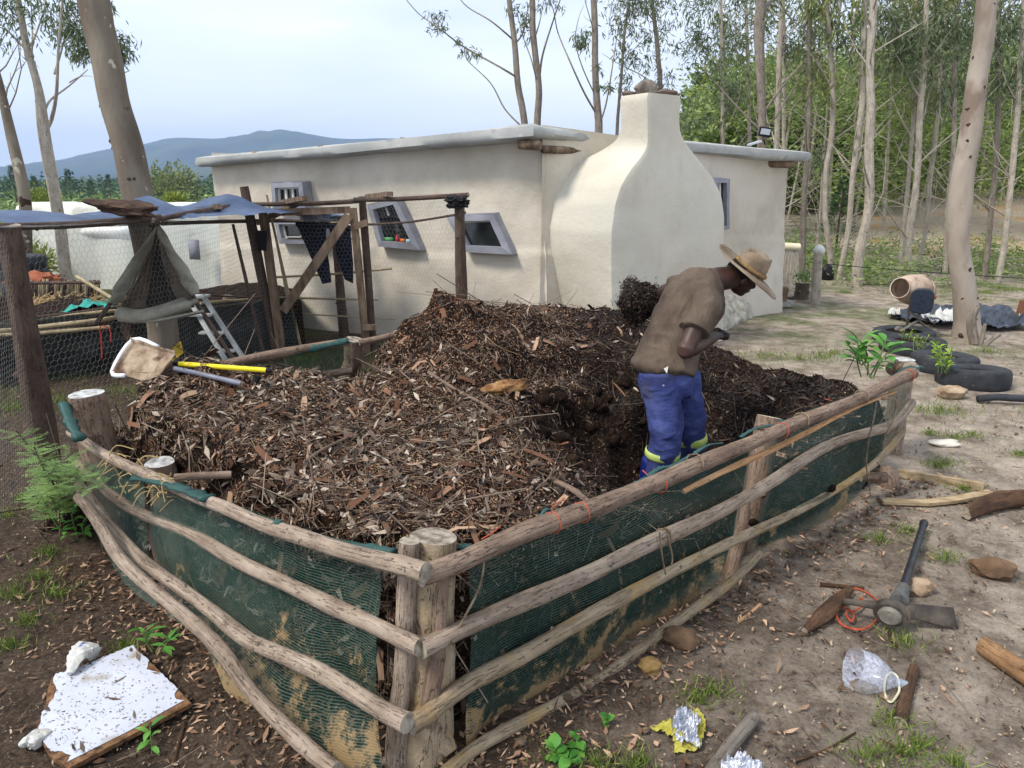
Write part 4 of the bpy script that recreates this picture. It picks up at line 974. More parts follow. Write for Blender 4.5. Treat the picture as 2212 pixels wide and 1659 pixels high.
log('top_rail', [aty(330, 476, 5.1), aty(430, 456, 6.1), aty(532, 440, 7.3)], [.018, .022], M_pole, run, sd=47)
log('top_rail', [aty(520, 442, 7.35), aty(694, 439, 7.35), aty(778, 434, 7.4)], [.022, .022], M_pole, run, sd=48)
log('top_rail', [aty(765, 431, 7.35), aty(862, 430, 7.1), aty(1012, 421, 6.8)], [.020, .024], M_pole, run, sd=49)
log('top_rail', [aty(350, 483, 6.6), aty(440, 480, 7.6), aty(600, 477, 8.4), aty(770, 480, 8.4)], [.02, .02], M_pole, run, sd=50)
log('top_rail', [aty(795, 485, 8.2), aty(880, 480, 7.8), aty(984, 464, 7.3)], [.013, .012], M_pole, run, sd=51)
for k, (a, b) in enumerate((((560, 482), (640, 440)), ((610, 438), (660, 428)), ((795, 425), (842, 419)), ((455, 462), (470, 446)))):
    y0 = (8.0, 7.5, 7.6, 6.9)[k]; MB().beam(aty(*a, y0), aty(*b, y0-.5), .07, .045).obj('roof_batten', M_plank, run, smooth=False)
# walls of netting
bot = lambda p, z=-.02: Vector((p.x, p.y, z))
L0 = aty(-160, 500, 3.35)
hexwire('wire_netting', [bot(L0), bot(P0b), P0t, L0], run, s=.030, sd=1)
hexwire('wire_netting', [bot(P0b)+Vector((.02, 0, 0)), Vector((-2.62, 5.5, 0)), AP, P0t], run, s=.042, sd=2)
hexwire('wire_netting', [Vector((-2.62, 5.5, 0)), bot(P1b), P1t+Vector((.05, 0, -.14)), AP], run, s=.042, sd=3)
hexwire('wire_netting', [bot(P2b), bot(P3b), P3t+Vector((0, 0, -.02)), P2t+Vector((0, 0, -.03))], run, s=.045, sd=4)
hexwire('wire_netting', [L0+Vector((0, 0, .01)), AP, aty(350, 483, 6.6), aty(-60, 500, 5.4)], run, s=.05, sd=6)
hexwire('wire_netting', [P1t+Vector((0, 0, -.14)), P3t, aty(984, 464, 7.3), aty(600, 477, 8.4)], run, s=.05, sd=7)
hexwire('wire_netting', [AP, P1t+Vector((0, 0, -.14)), aty(600, 477, 8.4), aty(350, 483, 6.6)], run, s=.05, sd=8)
# the door
gate = MB(); y = 7.36
gate.beam(aty(567, 449, y), aty(609, 764, y+.02), .088, .035, up=(0, 1, 0)); g_ = gate.obj('door', M_plank, run, smooth=False)
for nm, a, b, wd, dy in (('stile', (762, 449), (793, 762), .074, .0), ('crosspiece', (576, 460), (756, 453), .068, .004), ('brace', (753, 466), (612, 672), .092, -.037)):
    MB().beam(aty(*a, y+dy), aty(*b, y+dy+.02), wd, .034, up=(0, 1, 0)).obj(nm, M_plank, g_, smooth=False)
hexwire('wire_netting', [aty(613, 755, y+.03), aty(790, 752, y+.03), aty(762, 455, y+.03), aty(570, 458, y+.03)], g_, s=.042, sd=9)
MB().beam(aty(765, 490, y-.04), aty(794, 480, y-.04), .065, .03, up=(0, 1, 0)).obj('latch', M_plank, run, smooth=False)
MB().beam(aty(783, 707, y-.04), aty(813, 707, y-.04), .062, .03, up=(0, 1, 0)).obj('latch', M_plank, run, smooth=False)
MB().box(aty(566, 520, y-.06), (.10, .012, .19), Matrix.Rotation(R(6), 3, 'Y'), jit=.006).obj('hinge_pad', M_black, run, smooth=False)
# canes behind the door
def cane(pts, r, sd, m=M_bamboo): return log('cane', pts, r, m, run, sd=sd, seg=8, knots=2, wob=.03)
cane([aty(621, 515, 8.0), aty(778, 516, 8.0)], [.012, .012], 61); cane([aty(596, 599, 8.0), aty(720, 592, 8.0), aty(846, 580, 7.9)], [.012, .014], 62)
cane([aty(604, 643, 8.0), aty(817, 648, 7.9)], [.014, .010], 63); cane([aty(635, 677, 8.0), aty(854, 690, 7.9)], [.009, .008], 64)
cane([aty(586, 470, 7.8), aty(620, 620, 7.8), aty(650, 752, 7.75)], [.014, .018], 65); cane([aty(576, 421, 8.0), aty(605, 560, 8.0), aty(640, 752, 7.9)], [.012, .014], 66)
cane([aty(503, 484, 7.0), aty(535, 620, 7.0), aty(569, 766, 6.95)], [.014, .022], 67, M_pole)
# tarpaulin over the roof of the run
M_tarp = mat('blue_grey_tarpaulin', [C8(58, 72, 98), C8(82, 98, 124)], scale=3, rough=.6, bump=.5, bscale=6, bdist=.03, spec=.25)
mb = MB()
cps = [(-60, 462, 4.6), (0, 457, 4.8), (120, 462, 5.2), (230, 466, 5.6), (300, 436, 5.9), (322, 424, 6.0), (352, 440, 6.2), (420, 446, 6.6), (465, 438, 6.9), (492, 417, 7.1), (524, 436, 7.3), (640, 468, 8.2)]
cz = [aty(*c) for c in cps]
def tarp(s, t):
    f = s*(len(cz)-1); i = min(int(f), len(cz)-2); fr = f-i; fr = fr*fr*(3-2*fr); p = cz[i].lerp(cz[i+1], fr)
    e = (abs(t-.42)/.58)**1.4 if t > .42 else (abs(t-.42)/.42)**1.3
    dirv = Vector((.75, -.5, 0)) if t < .42 else Vector((-.8, .55, 0))
    drop = (p.z-1.50)*e
    q = p + dirv*abs(t-.42)*1.5; q.z = p.z-drop+.03*float(fbm(np.array([s*14]), np.array([t*4]), 3, 5)[0]); return q
mb.sheet(tarp, 110, 30); tag(mb.obj('tarpaulin', M_tarp), 'crumpled blue grey tarpaulin spread over the wire roof of the run', 'tarpaulin')
def crumple(name, c, r, m, label, cat, seed=1, sq=(1.6, .6, .5), rotz=0, amp=.6, fr=2.2, sub=4):
    mb = MB().blob(c, r, seed, amp, sub, sq=sq, rot=Matrix.Rotation(rotz, 3, 'Y'), fr=fr); return tag(mb.obj(name, m, ang=30), label, cat)
crumple('jacket', aty(270, 456, 4.95)+Vector((0, 0, .02)), .13, mat('brown_cloth', [C8(58, 44, 36), C8(92, 72, 58)], scale=12, bump=.8, bscale=18, bdist=.03), 'crumpled brown jacket thrown over the rail above the tent shaped shelter', 'jacket', 11, (1.65, .7, .42), R(6), amp=.5, fr=1.3)
crumple('plastic_bag', aty(988, 436, 6.83), .11, mat('black_bag', [(.008, .008, .01, 1)], bump=.8, bscale=14, bdist=.03, rough=.3), 'torn black plastic bag tied round the top of the right post of the run', 'bag', 5, (1.0, .6, .55))
# tent shaped cloth shelter hanging inside the run
tent = thing('cloth_shelter', 'grey cloth tent hung from crossed sticks inside the wire run', 'shelter', tuple(aty(320, 690, 5.9)))
M_cloth = mat('grey_canvas', [C8(128, 124, 108), C8(158, 154, 138)], scale=7, bump=.5, bscale=30, bdist=.01); M_hess = mat('brown_hessian', [C8(88, 78, 66), C8(112, 100, 86)], scale=10, bump=.4, bscale=60)
log('stick', [aty(342, 478, 5.75), aty(285, 585, 5.7), aty(207, 700, 5.65)], [.016, .018], M_pole, tent, sd=71, seg=8); log('stick', [aty(336, 480, 5.8), aty(414, 634, 5.75), aty(508, 782, 5.7)], [.016, .018], M_pole, tent, sd=72, seg=8)
def band(e1, e2, y0, y1, m, nm, bul=.05):
    a = smooth_path([aty(u, v, y0+(y1-y0)*i/(len(e1)-1)) for i, (u, v) in enumerate(e1)], 8); b = smooth_path([aty(u, v, y0+.10+(y1-y0)*i/(len(e2)-1)) for i, (u, v) in enumerate(e2)], 8)
    n = min(len(a), len(b)); mb = MB()
    def fn(s, t):
        f = s*(n-1); i = min(int(f), n-2); p = Vector(a[i]).lerp(Vector(a[i+1]), f-i); q = Vector(b[i]).lerp(Vector(b[i+1]), f-i)
        return p.lerp(q, t)+Vector((0, -bul*math.sin(t*math.pi)+.012*math.sin(s*17+t*5), 0))
    mb.sheet(fn, 40, 10); o = mb.obj(nm, m, tent); 
    md = o.modifiers.new('s', 'SOLIDIFY'); md.thickness = .008; return o
band([(338, 488), (296, 545), (255, 603), (242, 630), (234, 652)], [(345, 498), (322, 545), (290, 612), (272, 640), (262, 655)], 5.65, 5.6, M_cloth, 'flap')
band([(346, 488), (385, 550), (420, 600), (432, 632)], [(342, 500), (365, 550), (392, 606), (415, 640)], 5.7, 5.6, M_cloth, 'flap')
band([(345, 496), (300, 600), (262, 660), (262, 668)], [(348, 500), (330, 560), (318, 640), (318, 676)], 5.75, 5.8, M_hess, 'side_panel', .0)
band([(342, 496), (380, 560), (408, 620), (424, 655)], [(340, 500), (352, 560), (372, 620), (392, 660)], 5.85, 5.75, M_hess, 'side_panel', .0)
mb = MB(); mb.add([aty(342, 500, 6.15), aty(300, 676, 6.15), aty(420, 664, 6.15)], [(0, 1, 2)]); o = mb.obj('back_panel', mat('shade_toned_hessian', [C8(40, 36, 32), C8(56, 50, 44)], bump=.3), tent, smooth=False); o.modifiers.new('s', 'SOLIDIFY').thickness = .01  # the tent's inner shade is put into this panel's dark colour
mb = MB(); mb.tube(smooth_path([aty(262, 676, 5.7), aty(300, 684, 5.62), aty(345, 676, 5.6), aty(390, 662, 5.62), aty(426, 650, 5.7)], 6), [.03]+[.075]*20+[.03]*5, 14, wob=.25, sd=5, asp=.8); mb.obj('bottom_roll', M_cloth, tent)
mb = MB(); mb.tube(smooth_path([aty(258, 690, 5.65), aty(320, 694, 5.55), aty(385, 684, 5.55), aty(440, 672, 5.6)], 6), .022, 9, wob=.3, asp=.6); mb.obj('bottom_hem', M_cloth, tent)
# trousers on the cane
M_navy = mat('navy_cloth', [(.006, .008, .016, 1), (.014, .018, .034, 1)], scale=8, bump=.4, bscale=30, bdist=.01)
tr = thing('trousers', 'dark navy trousers hung out over the rail behind the run door', 'trousers', tuple(aty(700, 484, 7.95)))
def leg_(pa, pb, nm):
    mb = MB(); a = [aty(u, v, 7.9) for u, v in pa]; b = [aty(u, v, 7.92) for u, v in pb]; A1 = smooth_path(a, 6); B1 = smooth_path(b, 6); n = len(A1)
    vs = []; fs = []; K = 12
    for i in range(n):
        p, q = Vector(A1[i]), Vector(B1[i]); c = (p+q)/2; h = (q-p)/2
        for k in range(K): an = 2*math.pi*k/K; vs.append(c+h*math.cos(an)+Vector((0, .035*math.sin(an)+.008*math.sin(i*1.3+k), 0)))
    for i in range(n-1):
        for k in range(K): fs.append((i*K+k, i*K+(k+1) % K, (i+1)*K+(k+1) % K, (i+1)*K+k))
    fs.append(tuple(range(K))); mb.add(vs, fs); return mb.obj(nm, M_navy, tr)
leg_([(638, 481), (660, 530), (680, 575), (696, 613)], [(704, 486), (706, 530), (712, 575), (716, 610)], 'trouser_leg'); leg_([(708, 486), (722, 530), (733, 570), (744, 602)], [(757, 491), (760, 530), (763, 575), (763, 612)], 'trouser_leg')
mb = MB(); mb.tube([aty(640, 484, 7.9), aty(700, 487, 7.9), aty(758, 493, 7.9)], [.035, .04, .035], 10, asp=.8, wob=.15); mb.obj('waistband', M_navy, tr)
crumple('cloth_bundle', aty(690, 468, 7.9), .10, mat('pale_cloth', [C8(96, 108, 132), C8(170, 172, 176)], scale=5, bump=.7, bscale=14, bdist=.03), 'pale grey and blue cloth bundle lying above the hanging trousers', 'cloth', 9, (2.2, .8, .45))
tag(MB().beam(aty(665, 480, 7.95), aty(742, 472, 8.0), .12, .03).obj('board', M_plank, smooth=False), 'short board lying across the rails above the trousers', 'board')
# the second pen / garden bed behind the netting
bed = thing('garden_bed', 'low garden bed fenced with cane rails and dark netting behind the wire run', 'garden bed', (-3.2, 7.2, 0))
def brail(pts, y0, y1, r, m, sd): n = len(pts)-1; return log('rail', [aty(u, v, y0+(y1-y0)*i/n) for i, (u, v) in enumerate(pts)], r, m, bed, sd=sd, seg=10)
brail([(-60, 712), (56, 689), (160, 676), (268, 661)], 6.3, 6.8, [.018, .014], M_pole, 81); brail([(-60, 712), (0, 703), (58, 695), (199, 676), (262, 671)], 6.15, 6.7, [.022, .016], M_bamboo, 82)
brail([(-60, 722), (0, 716), (62, 710), (208, 692), (256, 685)], 6.0, 6.5, [.026, .020], M_bamboo, 83); brail([(65, 719), (150, 710), (240, 693)], 6.1, 6.5, [.014, .012], M_pole, 84)
brail([(-60, 730), (0, 724), (69, 721), (160, 713), (238, 706)], 5.9, 6.2, [.018, .015], M_bamboo, 85); brail([(-60, 790), (0, 778), (76, 768), (200, 745), (315, 727)], 6.0, 6.9, [.020, .018], M_pole, 86)
brail([(-60, 842), (0, 832), (87, 810), (213, 790), (300, 772)], 6.0, 6.9, [.016, .014], M_pole, 87)
brail([(392, 719), (480, 708), (577, 697)], 7.2, 7.9, [.016, .015], M_pole, 88); brail([(392, 755), (480, 742), (580, 731)], 7.2, 7.9, [.016, .015], M_pole, 89)
brail([(417, 634), (490, 640), (568, 643)], 7.6, 8.2, [.013, .011], M_pole, 90); brail([(420, 657), (480, 651), (540, 647)], 7.3, 8.0, [.017, .014], M_bamboo, 91); brail([(440, 668), (500, 660), (570, 650)], 7.3, 8.0, [.018, .018], M_bamboo, 92)
brail([(270, 672), (350, 668), (420, 662)], 6.9, 7.4, [.014, .014], M_pole, 93)
mb = MB()
def bn2(s, t):
    p = Vector((-5.2, 5.75, 0)).lerp(Vector((-2.35, 7.6, 0)), s); return p+Vector((.0, -.02, .60*(1-t)+.0))+Vector((0, .06*float(fbm(np.array([s*9]), np.array([t*3]), 3, 8)[0]), 0))
mb.sheet(bn2, 60, 14, su=3.3, sv=.6); mb.obj('shade_net', netmat('dark_shade_net', C8(18, 26, 28), sp=.012, cover=.7, coverv=.4), bed)
mb = MB()
def soilb(s, t):
    a = Vector((-5.3, 5.9, 0)).lerp(Vector((-2.3, 7.75, 0)), s); b = Vector((-6.6, 8.6, 0)).lerp(Vector((-3.0, 9.6, 0)), s); p = a.lerp(b, t); e = min(t, 1-t, s*3)
    return Vector((p.x, p.y, -.1+.58*min(1, max(0, e)*14)+.12*float(fbm(np.array([p.x*2]), np.array([p.y*2]), 4, 33)[0])))
mb.sheet(soilb, 60, 60); mb.obj('soil', M_soil, bed)
for (u, v, y0, h) in ((270, 700, 6.75, .5), (275, 725, 6.7, .4)): pass
log('post', [aty(265, 690, 6.75), aty(300, 770, 6.7)], [.06, .06], M_pole, bed, sd=94); log('post', [aty(497, 640, 8.0), aty(490, 690, 8.0)], [.07, .06], M_rail2, bed, sd=95)
# teal net and straw on the bed
mb = MB()
def teal(s, t):
    u = 60+s*190; v = 668-s*22+t*16+8*math.sin(s*7); p = aty(u, v, 7.9-t*.7+s*.3); p.z += .04*float(fbm(np.array([s*12]), np.array([t*3]), 3, 6)[0]); return p
mb.sheet(teal, 60, 10); tag(mb.obj('teal_net', mat('teal_net', [C8(24, 120, 108), C8(60, 166, 150)], scale=30, bump=.5)), 'bright teal garden net draped along the straw covered bed', 'garden net')
P = np.array([[*aty(rng.uniform(50, 260), rng.uniform(645, 672), rng.uniform(7.9, 8.5))] for _ in range(700)]); D = rdirs(700); D[:, 2] *= .2; D = unit(D); V, F_ = sticks(P, P+D*.22, .004)
tag(npobj('straw', V, F_, mat('straw_pale', [C8(160, 128, 84), C8(206, 178, 128)], island=.9, bump=0)), 'loose yellow straw lying on the bed behind the teal net', 'straw', kind='stuff')
fn_ = thing('stick_fence', 'small fence of upright split sticks wired together beyond the bed', 'fence', tuple(aty(125, 650, 8.9)))
rs = random.Random(3)
for i in range(40):
    u = 40+i*4.45; mb = MB(); y_ = 8.9+.1*rs.random(); mb.tube([aty(u+rs.uniform(-2, 2), 654, y_), aty(u+rs.uniform(-1, 1), 606+rs.uniform(-3, 6), y_)], rs.uniform(.012, .018), 6, wob=.1); mb.obj('stick', M_bamboo if rs.random() < .5 else M_pole, fn_)
for v in (610, 648): log('rail', [aty(36, v+2, 8.86), aty(216, v, 8.86)], [.022, .022], M_pole, fn_, sd=int(v), seg=8)
crumple('earth_pile', aty(78, 600, 9.6)-Vector((0, 0, .06)), .22, mat('red_earth', [C8(120, 66, 44), C8(160, 92, 62)], scale=9, bump=.8), 'small pile of red earth beyond the stick fence', 'earth pile', 2, (1.6, 1, .55), sub=3)
log_ = log('pole', [aty(166, 597, 8.3), aty(248, 648, 8.0)], [.022, .02], M_bamboo, None, sd=97, seg=8, knots=0); tag(log_, 'straight pale pole leaning across the stick fence', 'pole')
# low white building at the far left
wb = thing('low_building', 'long low rounded white plastered building behind the wire run', 'building', (-6, 12, 0))
mb = MB(); pl0, pl1 = Vector((-8.6, 12.6, 0)), Vector((-4.1, 12.2, 0))
def wbf(s, t):
    f = (s-.0)*1.0; 
    if s < .12: a = s/.12*math.pi/2; p = pl0+Vector((.5-.5*math.sin(a) if False else .55*(1-math.sin(a)) if False else 0, 0, 0)); p = pl0+Vector((.6-.6*math.sin(a), 0, 0))*0+Vector((.6*(1-math.cos(a)) if False else .6-.6*math.cos(math.pi/2-a), .6*math.cos(a) , 0))
    else: p = pl0.lerp(pl1, (s-.12)/.88)+Vector((.0, 0, 0)); p = pl0+Vector((.0, 0, 0))+(pl1-pl0)*((s-.12)/.88)
    zz = -.5+1.86*min(1, t/.86); rib = .05*abs(math.sin(s*16))
    q = Vector((p.x, p.y-rib, zz))
    if t > .86: k = (t-.86)/.14; q = Vector((p.x, p.y+.15*math.sin(k*math.pi/2)*3, zz+.10*math.sin(k*math.pi)))
    elif t > .7: k = (t-.7)/.16; q.y += .10*k*k
    return q
mb.sheet(wbf, 90, 40); mb.obj('wall', mat('white_lime', [C8(206, 208, 196), C8(222, 222, 212)], scale=2, bump=.3, bscale=8, second=[(C8(190, 190, 180), 3, .6, .1)]), wb)
mb = MB(); mb.blob((-6.3, 13.6, 1.0), 1.0, 4, .1, 4, sq=(2.35, 1.3, .46)); mb.obj('roof', mat('white_lime_roof', [C8(222, 222, 216), C8(236, 236, 230)], bump=.2), wb)
mb = MB(); c = aty(415, 540, 12.0); mb.box(c+Vector((0, .07, 0)), (.17, .05, .33), jit=.01); mb.obj('window', M_lilac, wb)
# ladder, scoop, broom handle
lad = thing('stepladder', 'small white aluminium stepladder standing behind the wire beside the leaning trunk', 'ladder', tuple(atz(455, 775)))
M_alu = mat('painted_aluminium', [C8(176, 180, 178), C8(206, 208, 206)], bump=.1, rough=.4)
for a, b in (((437, 637, 7.0), (527, 776, 6.9)), ((404, 640, 7.0), (490, 782, 6.75)), ((404, 660, 7.2), (383, 735, 7.5)), ((430, 655, 7.3), (412, 735, 7.6))): MB().beam(aty(*a), aty(*b), .045, .02, up=(0, 1, 0)).obj('rail', M_alu, lad, smooth=False)
for u, v in ((432, 680), (459, 718), (484, 757)): MB().box(aty(u, v, 6.93), (.24, .10, .018)).obj('step', M_alu, lad, smooth=False)
MB().box(aty(424, 640, 7.02), (.22, .16, .02)).obj('top_cap', M_alu, lad, smooth=False)
def tool(name, label, cat, loc): return thing(name, label, cat, tuple(loc))
sc_ = tool('scoop_shovel', 'wide muddy white plastic scoop shovel stuck in the heap on the left', 'shovel', onheap(330, 800))
q = [aty(291, 737, 3.50), aty(388, 764, 3.42), aty(338, 832, 3.30), aty(246, 806, 3.38)]
mb = MB()
nq = (q[1]-q[0]).cross(q[3]-q[0]).normalized(); nq = nq if nq.y < 0 else -nq
def blade(s, t):
    p = q[0].lerp(q[1], s).lerp(q[3].lerp(q[2], s), t); lip = max(0, (abs(s-.5)-.42)/.08)**2*.02+max(0, (.08-t)/.08)**2*.02; return p+nq*lip
mb.sheet(blade, 40, 30); ob = mb.obj('blade', mat('muddy_white_plastic', [C8(112, 92, 74), C8(150, 130, 108), C8(176, 158, 136)], scale=12, bump=.6, bscale=40, second=[(C8(84, 62, 48), 9, .55, .1)]), sc_); ob.modifiers.new('s', 'SOLIDIFY').thickness = .008
mb = MB(); mb.tube(smooth_path([q[0].lerp(q[1], .55)+nq*.012, q[0]+nq*.014, q[3]+nq*.014, q[3].lerp(q[2], .3)+nq*.012], 4), .011, 8); mb.obj('rim', mat('white_plastic', [C8(206, 208, 212), C8(226, 226, 228)], scale=20, lo=.4, hi=.45, bump=.1, rough=.4), sc_)
log('shaft', [aty(376, 796, 3.38), aty(450, 812, 3.36), aty(522, 829, 3.30)], [.013, .013], mat('grey_tube', [C8(92, 94, 106), C8(120, 122, 134)], bump=.1, rough=.4, scale=10), sc_, sd=98, knots=0, wob=0, seg=12)
br = tool('broom_handle', 'yellow tube handle with black end caps lying over the heap', 'handle', aty(480, 793, 3.4))
P0_, P1_ = aty(384, 786, 3.42), aty(578, 800, 3.42)
MB().tube([P0_, P1_], .0125, 14).obj('tube', mat('yellow_paint', [C8(222, 200, 28), C8(232, 212, 44)], bump=.05, rough=.35), br, ang=40)
for a, s in ((P0_, -1), (P1_, 1)): d = (P1_-P0_).normalized()*s; MB().tube([a-d*.006, a+d*.012, a+d*.022], [.0142, .0142, .008], 14).obj('end_cap', M_black, br, ang=40)
gr = tag(MB().tube([aty(559, 812, 3.45), aty(540, 842, 3.42), aty(531, 858, 3.4)], [.017, .015, .013], 12).obj('tool_grip', M_black, ang=40), 'short black rubber tool grip poking from the heap under the yellow handle', 'grip')
mb = MB(); q1 = [aty(360, 765, 3.7), aty(388, 738, 3.7), aty(394, 764, 3.72), aty(372, 780, 3.7)]
mb.add(q1+[p+Vector((0, .012, 0)) for p in q1], [(0, 1, 2, 3), (7, 6, 5, 4), (0, 4, 5, 1), (1, 5, 6, 2), (2, 6, 7, 3), (3, 7, 4, 0)]); tag(mb.obj('card_scrap', mat('yellow_black_card', [C8(36, 32, 26), C8(180, 150, 44), C8(196, 168, 60)], scale=22, lo=.42, hi=.5, bump=0), smooth=False), 'scrap of yellow and black printed card behind the white scoop', 'card')
rd = tag(MB().tube(smooth_path([aty(220, 775, 5.0), aty(219, 740, 5.0), aty(216, 708, 5.0), aty(226, 704, 5.0), aty(238, 715, 5.0), aty(240, 740, 5.0)], 6), .004, 6).obj('red_string', mat('red_string', [C8(186, 60, 48)], bump=0)), 'red string looped over the end of a pale cane', 'string')
# tyres stacked at the far left
def tyre_mesh(Ro=.30, r=.085, name='tyre', par=None, m=None, squash=1.0, nseg=40):
    mb = MB(); prof = []
    for k in range(18):
        a = 2*math.pi*k/18; c, s_ = math.cos(a), math.sin(a); prof.append((Ro-r+ r*(abs(c)**.5)*(1 if c > 0 else -1), r*1.12*(abs(s_)**.5)*(1 if s_ > 0 else -1)))
    prof = prof[:8]+[(Ro-2*r*1.05, .05), (Ro-1.35*r, .045), (Ro-1.35*r, -.045), (Ro-2*r*1.05, -.05)]+prof[11:]
    vs = []; fs = []; K = len(prof)
    for i in range(nseg):
        an = 2*math.pi*i/nseg
        for rr2, zz in prof: vs.append(Vector((rr2*math.cos(an), rr2*math.sin(an), zz*squash)))
    for i in range(nseg):
        for k in range(K): fs.append((i*K+k, ((i+1) % nseg)*K+k, ((i+1) % nseg)*K+(k+1) % K, i*K+(k+1) % K))
    mb.add(vs, fs); return mb
M_rubber = mat('old_rubber', [C8(38, 40, 44), C8(58, 60, 64)], scale=6, bump=.5, bscale=40, rough=.75, second=[(C8(84, 76, 66), 16, .62, .1)])
for k in range(3):
    o = tyre_mesh(.32, .09).obj('tyre', M_rubber); p = aty(54, 600, 10.6); o.location = (p.x, p.y, .28+k*.19); tag(o, ('bottom', 'middle', 'top')[k]+' black tyre of the stack beside the low white building', 'tyre', 'tyres stacked at the far left')
# ------------------------------------------------------------------ trees
def gumbark(name, cols, spot=None):
    m = barkmat(name, cols, crack=(cols[0][0]*.8, cols[0][1]*.8, cols[0][2]*.8, 1), moss=spot)
    return m
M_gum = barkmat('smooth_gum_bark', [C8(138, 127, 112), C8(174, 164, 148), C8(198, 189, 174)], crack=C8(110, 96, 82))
M_gumd = barkmat('dark_gum_bark', [C8(104, 94, 84), C8(134, 124, 112), C8(158, 148, 134)], crack=C8(80, 70, 60))  # darker tone of gum bark, also for branches and stems
M_gumb = mat('blotched_gum_bark', [C8(84, 72, 60), C8(112, 100, 86), C8(136, 126, 110)], scale=2.2, stretch=(1, 1, .35), bump=.5, bscale=18, bdist=.02, rough=.9,
             second=[(C8(178, 172, 152), 7.5, .645, .015, (1, 1, .8)), (C8(64, 48, 38), 5, .66, .03)])
M_gumn = mat('pale_peeling_bark', [C8(122, 108, 94), C8(156, 144, 130), C8(176, 164, 150)], scale=1.6, stretch=(1, 1, .35), bump=.5, bscale=18, bdist=.02, rough=.9,
             second=[(C8(128, 112, 98), 3.2, .52, .12, (1, 1, .5)), (C8(204, 196, 184), 24, .72, .02), (C8(70, 52, 42), 7, .70, .02)])
def leafmat(name, cols, tr=.25): return mat(name, cols, scale=1.2, island=.55, bump=0, rough=.55, spec=.35, trans=tr)
M_leafA = leafmat('gum_leaves_dark', [(.055, .075, .038, 1), (.12, .155, .075, 1), (.22, .26, .14, 1)])
M_leafB = leafmat('gum_leaves_olive', [(.07, .10, .03, 1), (.17, .21, .065, 1), (.32, .32, .11, 1)])
M_leafS = leafmat('scrub_leaves', [(.06, .10, .025, 1), (.18, .26, .07, 1), (.36, .44, .14, 1)])
M_leafY = leafmat('yellow_green_leaves', [(.08, .12, .02, 1), (.22, .28, .05, 1), (.36, .38, .08, 1)])
M_leafG = leafmat('fresh_green_leaves', [(.07, .13, .03, 1), (.15, .25, .06, 1), (.27, .38, .12, 1)])
M_pine = leafmat('pine_needles', [(.020, .045, .018, 1), (.045, .09, .035, 1), (.09, .15, .06, 1)], .1)
def tnoise(i): return .5-((math.sin(i*127.1)*43758.5453) % 1)
M_knot = mat('branch_scar', [C8(44, 34, 28), C8(84, 68, 56)], scale=30, bump=.6)
TREES = []
